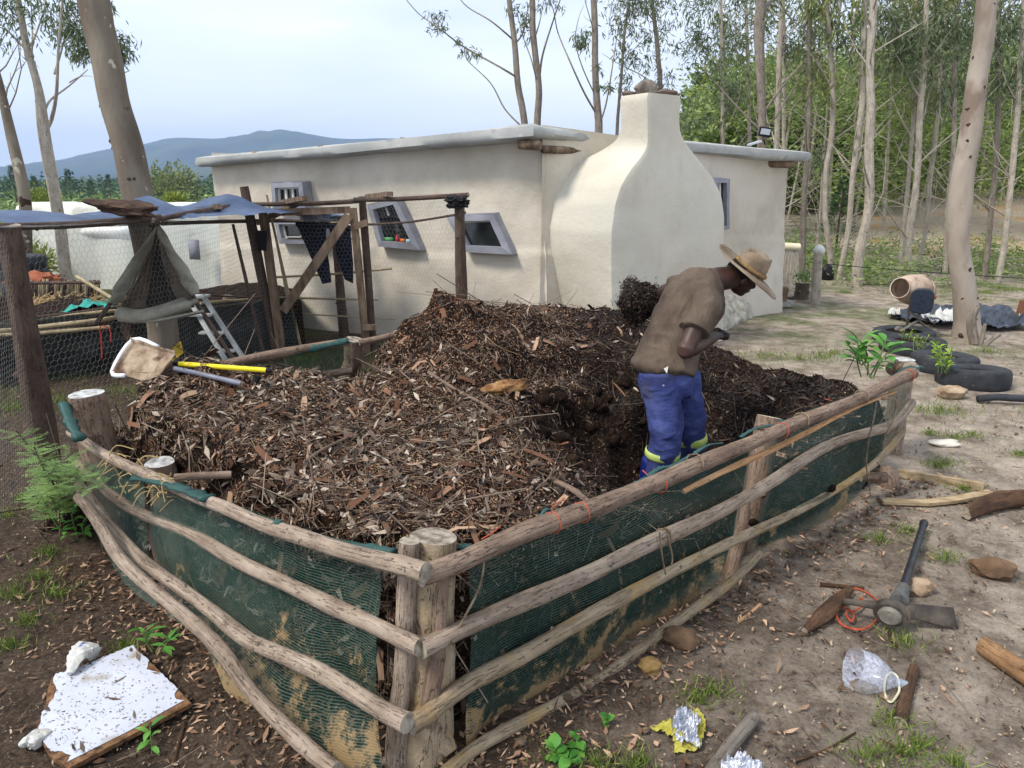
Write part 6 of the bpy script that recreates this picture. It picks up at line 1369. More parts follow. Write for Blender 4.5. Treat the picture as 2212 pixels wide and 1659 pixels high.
head = [ell(hc+Hu*.012-Hf*.010, .074, .094, .092, Hl, Hf, Hu), ell(hc-Hu*.045+Hf*.028, .056, .064, .066, Hl, Hf, Hu), ell(hc-Hu*.088+Hf*.056, .030, .028, .022, Hl, Hf, Hu),
        ell(hc+Hu*.018+Hf*.082, .046, .016, .016, Hl, Hf, Hu), ell(hc-Hu*.022+Hf*.098, .016, .020, .012, Hl, Hf, Hu), ell(hc-Hu*.002+Hf*.092, .010, .014, .028, Hl, Hf, Hu),
        ell(hc-Hu*.054+Hf*.086, .026, .014, .007, Hl, Hf, Hu), ell(hc-Hu*.066+Hf*.084, .023, .014, .008, Hl, Hf, Hu), ell(hc-Hu*.020+Hf*.075+Hl*.036, .020, .016, .016, Hl, Hf, Hu), ell(hc-Hu*.020+Hf*.075-Hl*.036, .020, .016, .016, Hl, Hf, Hu)]
for s_ in (-1, 1): head += [ell(hc-Hu*.014-Hf*.004+Hl*s_*.076, .010, .020, .031, (Hl+Hf*-.3*s_).normalized(), Hf, Hu)]
sp = [K_(1440, 800, 3.79), K_(1452, 748, 3.82), K_(1478, 695, 3.87), K_(1502, 650, 3.91), K_(1522, 624, 3.94)]
body_parts = head + [lim([sp[4], neckb, neckb.lerp(hc, .5), hc-Hu*.02-Hf*.03], [.07, .070, .064, .066]),
        lim(sp, [(.145, .10), (.13, .10), (.145, .105), (.155, .10), (.14, .08)], up=Fd),
        lim([shR.lerp(sp[4], .5), shR, shR.lerp(elR, .45), elR.lerp(shR, .12), elR, elR.lerp(wrR2, .25), elR.lerp(wrR2, .6), wrR2], [.05, .058, .053, .043, .042, .046, .038, .027]),
        lim([shL.lerp(sp[4], .5), shL, shL.lerp(elL, .5), elL, elL.lerp(wrL2, .3), wrL2], [.05, .056, .048, .040, .043, .027]),
        lim([hpR, knR, anR], [.055, .040, .035]), lim([hpL, knL, anL], [.055, .040, .035]), lim([sp[0], sp[0]-Zd*.06], [(.12, .08), (.09, .07)], up=Fd)]
body_parts += hand(wrR2, tR)+hand(wrL2, tL, -1)
body = fused('body', body_parts, M_skin, vox=.0058, sm=3)
M_eye = mat('eye_white', [C8(200, 190, 180)], bump=0, rough=.3)
for s_ in (-1, 1): mb = MB(); ell(hc+Hf*.083+Hl*s_*.031+Hu*.002, .012, .010, .008, Hl, Hf, Hu)(mb); mb.obj('eye', M_eye, man)
mb = MB(); ell(hc+Hu*.010-Hf*.020, .079, .089, .084, Hl, Hf, Hu)(mb); mb.obj('hair', mat('black_hair', [(.008, .007, .006, 1)], bump=.8, bscale=120, bdist=.004), man)
from mathutils.bvhtree import BVHTree
def folds(o, lines, m, vox=.008):
    """raise cloth folds along sheet-pixel lines where they meet the garment, then fuse them in"""
    me = o.data; bv = BVHTree.FromPolygons([v.co.copy() for v in me.vertices], [tuple(p.vertices) for p in me.polygons]); mb = MB()
    mb.add([v.co.copy() for v in me.vertices], [tuple(p.vertices) for p in me.polygons])
    for pts, r_ in lines:
        H = []
        for u, v in smooth_path([(a, b, 0) for a, b in pts], 5) and [(q[0], q[1]) for q in smooth_path([(a, b, 0) for a, b in pts], 5)]:
            h = bv.ray_cast(Vector((0, 0, CAMZ)), ray(u, v).normalized())
            if h[0] is not None: H.append(h[0]-h[1]*r_*.45)
        if len(H) > 3: n_ = len(H); mb.tube(H, [r_*(.25+.75*math.sin(math.pi*min(.95, max(.05, i/(n_-1))))) for i in range(n_)], 8)
    par = o.parent; name = o.name; o2 = mb.obj(name, m, None); bpy.data.objects.remove(o); o2.name = name
    bake(o2, [('REMESH', dict(mode='VOXEL', voxel_size=vox, adaptivity=0)), ('SMOOTH', dict(factor=.6, iterations=1))]); o2.parent = par; o2.matrix_parent_inverse = world_of(par).inverted(); return o2
# t-shirt
hem = K_(1430, 808, 3.765)
shp = [hem-Zd*.0, K_(1434, 786, 3.785), K_(1449, 746, 3.81), K_(1474, 696, 3.86), K_(1498, 650, 3.90), K_(1517, 624, 3.93), K_(1540, 606, 3.95)]
def shirt_shell(mb):
    lim(shp, [(.186, .148), (.182, .145), (.168, .130), (.180, .130), (.190, .126), (.165, .105), (.078, .074)], 32, up=Fd)(mb)
shirt = fused('t_shirt', [shirt_shell, lim([shR.lerp(sp[4], .55), shR+Vector((0, 0, .004)), shR.lerp(elR, .28), shR.lerp(elR, .58)], [.072, .078, .077, .084], 20), lim([shL.lerp(sp[4], .55), shL, shL.lerp(elL, .55)], [.070, .076, .074], 20),
        ell(hem+Vector((-.02, 0, .06)), .165, .14, .07, Ld, Fd, Zd)], M_shirt, vox=.009, sm=5, disp=[(.16, .030, 1), (.07, .014, 1)])
shirt = folds(shirt, [([(1515, 590), (1480, 610), (1450, 640), (1425, 680)], .016), ([(1512, 612), (1490, 640), (1462, 690), (1440, 740)], .014), ([(1502, 640), (1484, 690), (1470, 730)], .013), ([(1392, 722), (1430, 722), (1465, 735)], .016), ([(1380, 745), (1420, 752), (1460, 765)], .012),
        ([(1500, 668), (1512, 690), (1530, 700)], .013), ([(1548, 640), (1530, 655), (1505, 668)], .013), ([(1490, 600), (1505, 600), (1530, 598)], .013), ([(1400, 790), (1430, 775), (1458, 778)], .010), ([(1372, 775), (1400, 770), (1425, 755)], .012), ([(1445, 800), (1452, 780), (1462, 770)], .013), ([(1480, 800), (1478, 775), (1474, 765)], .013), ([(1424, 700), (1440, 670), (1462, 640)], .010)], M_shirt)
# folds radiating from the armpit and waist, as raised creases
def crease(nm, pts, r, m): mb = MB(); mb.tube(smooth_path(pts, 5), [r*.2, r*.8, r, r, r*.8]+[r]*6+[r*.3], 8, asp=.6); return mb
# seams: sleeve cuffs, hem and collar
def ringseam(c, ax, r0, r1, th, m, nm, upv=None, par=man, a0=0, a1=2*math.pi):
    a = Vector(upv) if upv else ax.orthogonal(); a = (a-ax*a.dot(ax)).normalized(); b = ax.cross(a); mb = MB()
    mb.tube([c+(b*math.cos(t)*r0+a*math.sin(t)*r1) for t in np.linspace(a0, a1, 36)], th, 7, cap=False); return mb.obj(nm, m, par)
cR = shR.lerp(elR, .575); ringseam(cR, (elR-shR).normalized(), .081, .081, .003, M_shirt, 'sleeve_hem')
ringseam(neckb+Vector((-.010, 0, -.004)), (hc-sp[4]).normalized(), .070, .068, .007, M_shirt, 'collar', Fd)
tg_ = K_(1439, 797, 3.60); mb = MB(); mb.add([K_(1434, 796, 3.612), K_(1444, 791, 3.605), K_(1441, 807, 3.60)], [(0, 1, 2)]); o = mb.obj('torn_white_patch', mat('white_cloth', [C8(206, 204, 198)], bump=0), man, smooth=False); o.modifiers.new('s', 'SOLIDIFY').thickness = .004
# trousers
tro = fused('trousers', [lim([K_(1440, 792, 3.80), K_(1438, 815, 3.79), K_(1440, 850, 3.79)], [(.158, .128), (.165, .132), (.150, .12)], 28, up=Fd),
        lim([hpR, K_(1428, 850, 3.71), K_(1437, 900, 3.67), K_(1438, 945, 3.645), K_(1434, 985, 3.66), K_(1428, 1008, 3.67), K_(1410, 1055, 3.71)], [.105, .110, .097, .089, .088, .086, .062], 24),
        lim([hpL, K_(1478, 850, 3.87), K_(1489, 900, 3.885), K_(1492, 940, 3.89), K_(1495, 985, 3.92), K_(1500, 1040, 3.97)], [.10, .100, .090, .084, .078, .062], 24)], M_blue, vox=.009, sm=4, disp=[(.12, .030, 1), (.05, .012, 1)])
tro = folds(tro, [([(1398, 985), (1425, 992), (1460, 985)], .016), ([(1405, 965), (1430, 972), (1462, 968)], .013), ([(1468, 930), (1440, 945), (1410, 950)], .012), ([(1430, 850), (1433, 900), (1432, 940)], .009), ([(1468, 830), (1440, 850), (1400, 850)], .013), ([(1385, 835), (1410, 842), (1440, 838)], .012),
        ([(1515, 930), (1495, 940), (1480, 938)], .013), ([(1480, 850), (1500, 862), (1512, 880)], .013), ([(1475, 850), (1474, 900), (1472, 950)], .010)], M_blue)
def cuff(p, q, r, nm, m, h=.05):
    d = (Vector(q)-Vector(p)).normalized(); mb = MB(); P = [Vector(p)+d*h*t for t in np.linspace(0, 1, 6)]; mb.tube(P, [r*.96, r*1.03, r*1.04, r*1.04, r*1.03, r*.96], 30, wob=.04, cap=False); return mb.obj(nm, m, man)
cuff(K_(1432, 970, 3.655), K_(1427, 1005, 3.67), .091, 'reflective_band', M_hivis, .044); cuff(K_(1493, 938, 3.89), K_(1496, 985, 3.92), .085, 'reflective_band', M_hivis, .052)
for an, s_ in ((anR, 1), (anL, 1)):
    toe = (Fd*.9+Ld*-.1*s_).normalized(); base = Vector((an.x, an.y, 0)); k0 = Vector((an.x+.02, an.y-.01, an.z+.20))
    o = fused('boot', [lim([k0, Vector((an.x, an.y, an.z+.06)), base+Zd*.09], [.078, .066, .062], 20), lim([base-toe*.05+Zd*.045, base+toe*.06+Zd*.05, base+toe*.16+Zd*.038, base+toe*.20+Zd*.032], [(.042, .045), (.047, .05), (.046, .036), (.03, .026)], 18, up=Zd)], M_boot, vox=.009, sm=4)
# hat
tq = R(2); Ku, Kf = Hu.copy(), Hf.copy(); Hu = (Ku*math.cos(tq)+Kf*math.sin(tq)).normalized(); Hf = (Kf*math.cos(tq)-Ku*math.sin(tq)).normalized(); ht = hc+Ku*.038+Kf*.014
mb = MB(); NR, NA = 12, 56; vs = []; fs = []
for side in (0, 1):
    for j in range(NR+1):
        for i in range(NA):
            a = 2*math.pi*i/NA; ca, sa = math.cos(a), math.sin(a); t = j/NR; r = .080+(.120-.012*abs(ca))*t; rf = r*(1.16 if True else 1)
            lift = .020*t**1.6*abs(sa)**2.2-.034*t**1.5*max(0, ca)**2+.022*t*t*max(0, -ca)-.040*t*t*max(0, -sa)**1.5-.004*t*max(0, -ca)+.006*math.sin(3*a+1)*t
            vs.append(ht+Hf*ca*rf*1.04+Hl*sa*r*.98+Hu*(lift-side*.0035))
n1 = (NR+1)*NA
for j in range(NR):
    for i in range(NA): a, b = j*NA+i, j*NA+(i+1) % NA; fs.append((a, b, b+NA, a+NA)); fs.append((n1+a+NA, n1+b+NA, n1+b, n1+a))
for i in range(NA): a, b = NR*NA+i, NR*NA+(i+1) % NA; fs.append((a, b, n1+b, n1+a)); fs.append((i+n1, (i+1) % NA+n1, (i+1) % NA, i))
mb.add(vs, fs); hat = mb.obj('hat', M_hat, man)
mb = MB(); rows = [(.0, 1.0), (.02, 1.0), (.05, .985), (.08, .955), (.100, .92), (.112, .86), (.114, .74), (.104, .55), (.094, .3), (.090, .0)]; vs = []; fs = []
for h, q in rows:
    for i in range(NA):
        a = 2*math.pi*i/NA; ca, sa = math.cos(a), math.sin(a); pinch = -.016*max(0, ca)**3*abs(sa)*(h > .06)*4; dip = -.022*math.exp(-(sa*q)**2/.10)*(h > .085)
        vs.append(ht+Hf*ca*q*(.094+pinch)+Hl*sa*q*(.080+.006*math.sin(2*a))+Hu*(h+dip*q**.2+.012*ca*(h > .05)))
for j in range(len(rows)-1):
    for i in range(NA): fs.append((j*NA+i, j*NA+(i+1) % NA, (j+1)*NA+(i+1) % NA, (j+1)*NA+i))
mb.add(vs, fs); mb.obj('crown', M_hat, hat)
mb = MB()
for ph in (0, math.pi*2/3, math.pi*4/3): mb.tube([ht+Hf*math.cos(a)*(.100+.004*math.cos(a*22+ph))+Hl*math.sin(a)*(.089+.004*math.cos(a*22+ph))+Hu*(.020+.0065*math.sin(a*22+ph)) for a in np.linspace(0, 2*math.pi, 220)], .0052, 6, cap=False)
mb.obj('braided_band', M_braid, hat)
# shovel and its load
sv = thing('shovel', 'long shovel swung out behind the man, its blade buried under dark compost', 'shovel', tuple(shA))
MB().tube([shA+sd_*.02, shA+sd_*.3, shB], [.019, .017, .016], 14).obj('shaft', barkmat('shovel_shaft', [C8(110, 84, 54), C8(150, 120, 82)]), sv)
MB().tube([shB-sd_*.01, shB+sd_*.05], .02, 12).obj('grip', M_black, sv)
bdn = Vector((0, 0, 1)); bs = sd_.cross(bdn).normalized(); mb = MB()
mb.sheet(lambda s, t: shA+sd_*(.06-.24*t)+bs*(s-.5)*.20*(1-.25*max(0, t-.7)/.3)+bdn*(.05*(abs(s-.5)*2)**2-.035), 14, 14); o = mb.obj('blade', M_frame if 'M_frame' in globals() else M_forge0, sv) if False else mb.obj('blade', mat('steel_blade', [C8(80, 78, 76), C8(120, 116, 110)], scale=12, bump=.3, metal=.5, rough=.5), sv); o.modifiers.new('s', 'SOLIDIFY').thickness = .004
ld = thing('compost_load', 'dark shovelful of compost heaped on the raised shovel blade', 'compost load', tuple(K_(1385, 655, 4.3)))
lc = K_(1381, 652, 4.32); MB().blob(lc, .088, 9, .38, 4, sq=(1.08, .85, 1.10), rot=Matrix.Rotation(R(-18), 3, 'Y')).obj('core', M_soil, ld)
n = 9000; P = rdirs(n)*(.106+.010*rng.normal(size=(n, 1)))*np.array([1.08, .85, 1.12])+rng.normal(size=(n, 3))*.009+np.array(lc); ang_ = np.arctan2(P[:, 2]-lc.z, P[:, 0]-lc.x); P = np.array(lc)+(P-np.array(lc))*(1+.13*np.sin(ang_*3+1)+.09*np.sin(ang_*5+4))[:, None]; Nn = unit(P-np.array(lc)); put('clumped_chips', scatter(P, Nn, nar(n, .004, .020), nar(n, .002, .010), .5), M_chipb, ld)
n = 34; P = np.array([list(K_(rng.uniform(1395, 1450), rng.uniform(596, 640), 4.3)) for _ in range(n)]); D = rdirs(n); V, F_ = flakes(P, D, unit(np.cross(D, rdirs(n))), nar(n, .006, .012), nar(n, .003, .006)); put('falling_crumbs', (V, F_), M_chipb, ld)
# ------------------------------------------------------------------ things lying about the yard
def G(u, v, z=0.0): return atz(u, v, z)
def drop(p, z=0.0): return Vector((p[0], p[1], gh1(p[0], p[1])+z))
# broken white board
brd = thing('broken_board', 'large broken white laminated board lying on the dark soil at lower left', 'board', tuple(G(230, 1530)))
ol = [(430, 930), (520, 915), (600, 880), (700, 850), (760, 820), (900, 760), (960, 735), (1030, 710), (1060, 760), (1120, 800), (1150, 830), (1130, 900), (1200, 915), (1250, 930), (1300, 985), (1370, 1050), (1345, 1090), (1360, 1130), (1420, 1135), (1000, 1370), (520, 1610), (550, 1560), (480, 1530), (390, 1530), (285, 1380), (310, 1320), (320, 1230), (370, 1190), (440, 1060), (410, 990)]
pts = [(.28*x, 1194+.28*y) for x, y in ol]; rs = random.Random(2); fine = []
for i in range(len(pts)):
    a, b = pts[i], pts[(i+1) % len(pts)]; L = math.hypot(b[0]-a[0], b[1]-a[1]); n = max(1, int(L/5)); str_ = i in (18, 19)
    for k in range(n): t = k/n; fine.append((a[0]+(b[0]-a[0])*t+(0 if str_ or k == 0 else rs.uniform(-1.4, 1.4)), a[1]+(b[1]-a[1])*t+(0 if str_ or k == 0 else rs.uniform(-1.4, 1.4))))
def zb_(u, v): return .028+.02*(u/400)
tp = [G(u, v, zb_(u, v)) for u, v in fine]; mb = MB(); n = len(tp)
mb.add(tp+[p-Vector((0, 0, .002)) for p in tp], [tuple(range(n-1, -1, -1))]+[(i, (i+1) % n, n+(i+1) % n, n+i) for i in range(n)])
M_lam = mat('white_laminate', [C8(176, 180, 190), C8(196, 200, 210)], scale=3, rough=.35, bump=.05, second=[(C8(120, 112, 100), 70, .63, .03), (C8(150, 140, 122), 9, .60, .12), (C8(90, 80, 68), 34, .70, .02)])
mb.obj('laminate', M_lam, brd, smooth=False)
core = [(f[0]*.0+f[0], f[1]) for f in [(.28*x, 1194+.28*y) for x, y in [(400, 960), (1030, 715), (1400, 1080), (1475, 1160), (530, 1662), (385, 1560), (275, 1375), (350, 1180), (370, 1050)]]]
mb = MB(); n = len(core); a = [G(u, v, zb_(u, v)-.003) for u, v in core]
mb.add(a+[p-Vector((0, 0, .016)) for p in a], [tuple(range(n-1, -1, -1))]+[(i, (i+1) % n, n+(i+1) % n, n+i) for i in range(n)])
M_chipbd = mat('chipboard', [C8(58, 44, 34), C8(120, 88, 60), C8(150, 112, 78)], scale=30, bump=1, bscale=80)
mb.obj('core', M_chipbd, brd, smooth=False)
# litter lying on the board
P = np.array([list(G(rng.uniform(110, 360), rng.uniform(1420, 1600), .050)) for _ in range(60)]); 
def inpoly(u, v, poly):
    c = False
    for i in range(len(poly)):
        a, b = poly[i], poly[i-1]
        if (a[1] > v) != (b[1] > v) and u < (b[0]-a[0])*(v-a[1])/(b[1]-a[1])+a[0]: c = not c
    return c
k = []
while len(k) < 260:
    u, v = rng.uniform(80, 390), rng.uniform(1395, 1645)
    if inpoly(u, v, pts): k.append(list(G(u, v, zb_(u, v)+.003)))
P = np.array(k); D = rdirs(len(P)); D[:, 2] *= .15; D = unit(D); S = np.cross(D, np.array([0, 0, 1.0])); big = rng.random(len(P)) < .08
V, F_ = flakes(P, D, S, np.where(big, nar(len(P), .03, .06), nar(len(P), .003, .012)), np.where(big, nar(len(P), .008, .016), nar(len(P), .002, .005)), .06)
tag(npobj('board_litter', V, F_, M_leafd), 'dry leaves and crumbs strewn over the broken white board', 'litter', kind='stuff')
def sack(name, label, pts3, m, sd, th=.05):
    """crumpled plastic: a noisy swept form"""
    mb = MB(); S = smooth_path([p for p, r in pts3], 7); r = np.interp(np.linspace(0, 1, len(S)), np.linspace(0, 1, len(pts3)), [q for p, q in pts3]); mb.tube(S, list(r), 16, wob=.35, bump=.35, sd=sd, asp=.6); return tag(mb.obj(name, m, ang=25), label, 'plastic bag')
M_whiteplas = mat('crumpled_white_plastic', [C8(188, 186, 176), C8(222, 222, 216)], scale=9, bump=.9, bscale=22, bdist=.02, rough=.4, second=[(C8(120, 130, 168), 9, .64, .03)])
sack('plastic_bag', 'crumpled white plastic bag with a blue smear at the top left of the broken board', [(G(150, 1455, .05), .012), (G(162, 1425, .07), .03), (G(180, 1403, .07), .045), (G(200, 1412, .06), .04)], M_whiteplas, 3)
sack('plastic_bag', 'folded white plastic corner sticking out under the lower left of the broken board', [(G(42, 1610, .02), .012), (G(70, 1595, .03), .035), (G(92, 1600, .03), .03)], M_whiteplas, 4)
# pickaxe
pk = thing('pickaxe', 'pick mattock with a black handle lying on the pale ground at right', 'pickaxe', tuple(G(1935, 1325)))
hA, hB = G(1996, 1130, .05), G(1945, 1290, .085); dd = hB-hA
M_blackm = mat('black_fibreglass', [(.013, .014, .017, 1), (.03, .032, .036, 1)], scale=20, bump=.1, rough=.4, second=[(C8(150, 142, 130), 40, .70, .02)])
MB().tube([hA-dd*.005, hA, hA+dd*.03, hA+dd*.06, hA+dd*.75, hB-dd*.02], [.018, .0215, .0205, .0165, .0175, .0185], 18).obj('handle', M_blackm, pk, ang=40)
mb = MB(); mb.tube([hB-dd*.12, hB-dd*.06, hB+dd*.06], [.020, .026, .036], 18)
side = Vector((dd.y, -dd.x, 0)).normalized()
for i in range(9):
    an = math.pi*i/8; o = side*math.cos(an)*1.0+Vector((0, 0, 1))*math.sin(an)
    mb.tube([hB-dd*.10+o*.021, hB+dd*.05+o*.034], .0035, 5)
mb.obj('collar', mat('dusty_rubber', [C8(70, 72, 72), C8(104, 104, 100)], bump=.3, scale=30), pk, ang=50)
M_forge = mat('rusty_forged_steel', [C8(48, 44, 41), C8(70, 64, 58), C8(98, 88, 76)], scale=7, bump=.5, bscale=40, rough=.65, metal=.25)
ce = G(1926, 1318, .085); ax = dd.normalized(); lat = Vector((ax.y, -ax.x, 0)).normalized(); lat = lat if lat.x > 0 else -lat
c2 = ce+ax*.02
mb = MB()   # eye ring
K = 22; vs = []; fs = []
for i in range(K):
    an = 2*math.pi*i/K; 
    for rr2, h in ((1, -.028), (1, .028), (.74, .028), (.74, -.028)): vs.append(c2+lat*math.cos(an)*.062*rr2+Vector((0, 0, 1))*math.sin(an)*.046*rr2+ax*h)
for i in range(K):
    for k_ in range(4): fs.append((i*4+k_, ((i+1) % K)*4+k_, ((i+1) % K)*4+(k_+1) % 4, i*4+(k_+1) % 4))
mb.add(vs, fs); mb.obj('eye', M_forge, pk, ang=40)
MB().tube([c2-ax*.02, c2+ax*.035, c2+ax*.052], [.040, .044, .034], 16, asp=.85, wob=.05).obj('handle_end', mat('dusty_end', [C8(96, 92, 84), C8(134, 128, 116)], scale=30, bump=.5), pk, ang=40)
def bladeg(path, wid, th, nm):
    vs = []; fs = []; S = smooth_path(path, 6); n = len(S); w_ = np.interp(np.linspace(0, 1, n), np.linspace(0, 1, len(wid)), wid); t_ = np.interp(np.linspace(0, 1, n), np.linspace(0, 1, len(th)), th); M = 12
    mb = MB()
    for i, p in enumerate(S):
        p = Vector(p); up_ = (Vector((0, 0, 1))*.80+Vector((0, 1, 0))*.6).normalized()
        tn = (Vector(S[min(i+1, n-1)])-Vector(S[max(i-1, 0)])).normalized(); o2 = tn.cross(up_).normalized()
        for k_ in range(M): an = 2*math.pi*k_/M; cc, ss = math.cos(an), math.sin(an); vs.append(p+up_*(abs(cc)**.5)*(1 if cc > 0 else -1)*w_[i]+o2*(abs(ss)**.5)*(1 if ss > 0 else -1)*t_[i])
    for i in range(n-1):
        for k_ in range(M): fs.append((i*M+k_, i*M+(k_+1) % M, (i+1)*M+(k_+1) % M, (i+1)*M+k_))
    fs.append(tuple(range(M))); fs.append(tuple((n-1)*M+k_ for k_ in range(M-1, -1, -1))); mb.add(vs, fs); mb.obj(nm, M_forge, pk, ang=40)
bladeg([c2+lat*.05+Vector((0, 0, .012)), G(1975, 1322, .080), G(2015, 1328, .062), G(2064, 1336, .042)], [.024, .030, .038, .044], [.016, .009, .005, .003], 'adze_blade')
bladeg([c2-lat*.05+Vector((0, 0, .012)), c2-lat*.11, c2-lat*.17-Vector((0, 0, .012)), G(1826, 1302, .03)], [.020, .014, .012, .006], [.014, .012, .010, .005], 'pick_point')
# orange cord
cp_ = [(1802, 1290), (1812, 1278), (1850, 1272), (1880, 1285), (1898, 1302), (1900, 1325), (1880, 1352), (1852, 1360), (1820, 1350), (1807, 1330), (1812, 1316), (1830, 1314), (1845, 1330), (1838, 1342), (1828, 1322), (1850, 1318), (1866, 1300), (1856, 1290), (1870, 1306)]
tag(MB().tube(smooth_path([G(u, v, .016+.006*math.sin(i*2.1)) for i, (u, v) in enumerate(cp_)], 7), .0045, 7, wob=.2, sd=3).obj('orange_cord', mat('orange_cord', [C8(140, 58, 40), C8(180, 88, 62)], scale=40, bump=.4)), 'loops of orange cord lying under the pick end of the mattock', 'cord')
def glog(name, label, cat, pts, r, m, sd, endm=None, z=None, knots=2, wob=.10, seg=14):
    P = [G(u, v, (z if z is not None else (r if not isinstance(r, (list, tuple)) else max(r))*.85)) for u, v in pts]; o = log(name, P, r, m, None, sd=sd, endm=endm, knots=knots, wob=wob, seg=seg); return tag(o, label, cat)
M_deadbark = barkmat('dark_torn_bark', [C8(46, 34, 26), C8(82, 60, 44), C8(110, 84, 64)])
glog('bark_piece', 'shaggy dark bark piece lying left of the mattock across the orange cord', 'bark', [(1738, 1362), (1775, 1330), (1810, 1298), (1838, 1272)], [.012, .030, .026, .012], M_deadbark, 401, wob=.25)
glog('stick', 'charred dark stick above the orange cord loops', 'stick', [(1770, 1262), (1815, 1266), (1866, 1270)], [.010, .008], M_deadbark, 402)
glog('stick', 'brown barked stick standing out right of the cut plastic bottle', 'stick', [(1976, 1442), (1966, 1480), (1952, 1525), (1944, 1562)], [.017, .020, .022], M_deadbark, 403)
glog('log', 'split brown log end at the right edge of the picture', 'log', [(2124, 1394), (2170, 1425), (2240, 1472)], [.036, .040, .042], barkmat('split_log', [C8(92, 66, 44), C8(140, 108, 76), C8(168, 136, 100)]), 404, endm=M_endpale)
glog('log', 'smooth grey pole end lying at the bottom edge between the foil wrappers', 'log', [(1630, 1550), (1590, 1598), (1540, 1665), (1500, 1720)], [.021, .024, .025], barkmat('grey_driftwood', [C8(92, 84, 76), C8(124, 116, 106), C8(146, 138, 128)]), 405, endm=M_end)
glog('stick', 'small curved twig above the cut plastic bottle', 'stick', [(1921, 1362), (1924, 1382), (1942, 1398)], [.007, .005], M_deadbark, 406, knots=0)
glog('stick', 'thin straight twig lying near the bottom right corner', 'stick', [(1716, 1644), (1780, 1622), (1848, 1582)], [.005, .003], M_deadbark, 407, knots=0)
glog('stick', 'pale split twig lying on the dark soil left of the bark piece', 'stick', [(1593, 1345), (1620, 1325), (1648, 1300)], [.006, .007], M_split, 408, knots=0)
glog('stick', 'long bent twig lying below the lower right corner of the broken board', 'stick', [(372, 1660), (385, 1610), (400, 1560)], [.007, .006], M_deadbark, 409, knots=0)
def rock(label, u, v, r, m, sd, sq=(1.2, .9, .6), sink=.35, name='stone', rz=0):
    c = G(u, v); c.z = gh1(c.x, c.y)+r*sq[2]*(1-sink); return tag(MB().blob(c, r, sd, .32, 3, sq=sq, rot=Matrix.Rotation(rz, 3, 'Z'), fr=1.6).obj(name, m, ang=32), label, 'stone')
M_sandst = mat('sandstone', [C8(118, 98, 78), C8(158, 136, 110), C8(178, 158, 132)], scale=9, bump=.8, bscale=30)
M_earthst = mat('earthy_stone', [C8(84, 66, 50), C8(116, 92, 70)], scale=9, bump=.9, bscale=30)
rock('flat tan stone lying against the collar of the mattock', 1983, 1278, .055, M_sandst, 1, (1.2, .9, .75)); rock('brown brick shaped stone on the pale ground at the right', 2142, 1244, .07, M_earthst, 7, (1.3, .8, .8), rz=-.4)
rock('pale pointed boulder in front of the nearest tyre', 2055, 860, .10, M_sandst, 5, (1.2, .8, .62), .2); rock('flat white stone on the bare ground right of the pen', 2041, 962, .075, mat('white_stone', [C8(176, 170, 156), C8(204, 198, 186)], scale=10, bump=.5), 9, (1.3, .8, .28), .1)
rock('ochre lump of clay by the foot of the right side of the pen', 1403, 1452, .036, mat('ochre_clay', [C8(126, 98, 58), C8(164, 134, 86)], scale=12, bump=.9), 11, (1.2, .9, .9), .2); rock('brown clod under the middle of the right side of the pen', 1468, 1392, .055, M_earthst, 12, (1.3, .9, .85), rz=-.3)
# planks
def gplank(label, pts, wd, th, m, z=0.02):
    P = [G(u, v, z) for u, v in pts]; mb = MB(); n = len(P); vs = []; fs = []
    for i, p in enumerate(P):
        t = (P[min(i+1, n-1)]-P[max(i-1, 0)]).normalized(); s_ = Vector((-t.y, t.x, 0))
        for a, b in ((-.5, -.5), (.5, -.5), (.5, .5), (-.5, .5)): vs.append(p+s_*wd*a+Vector((0, 0, th*b)))
    for i in range(n-1):
        for k_ in range(4): fs.append((i*4+k_, i*4+(k_+1) % 4, (i+1)*4+(k_+1) % 4, (i+1)*4+k_))
    fs += [(3, 2, 1, 0), tuple((n-1)*4+k_ for k_ in range(4))]; mb.add(vs, fs); return tag(mb.obj('plank', m, smooth=False), label, 'plank')
M_newpl = mat('sawn_plank', [C8(128, 108, 80), C8(164, 144, 112), C8(182, 162, 130)], scale=9, stretch=(1, 4, 4), bump=.4, bscale=30)
gplank('longer weathered plank on edge right of the far end of the pen', [(1940, 1022), (2030, 1036), (2125, 1052)], .025, .05, M_newpl, .03)
gplank('flat bent plank lying nearer the pen below the longer plank', [(1904, 1082), (2000, 1086), (2060, 1080), (2142, 1064)], .055, .018, M_newpl, .025)
glog('wood_chunk', 'torn rotten orange brown wood lying right of the two planks', 'wood chunk', [(2085, 1108), (2150, 1085), (2230, 1078)], [.03, .05, .05], M_deadbark, 411, wob=.3)
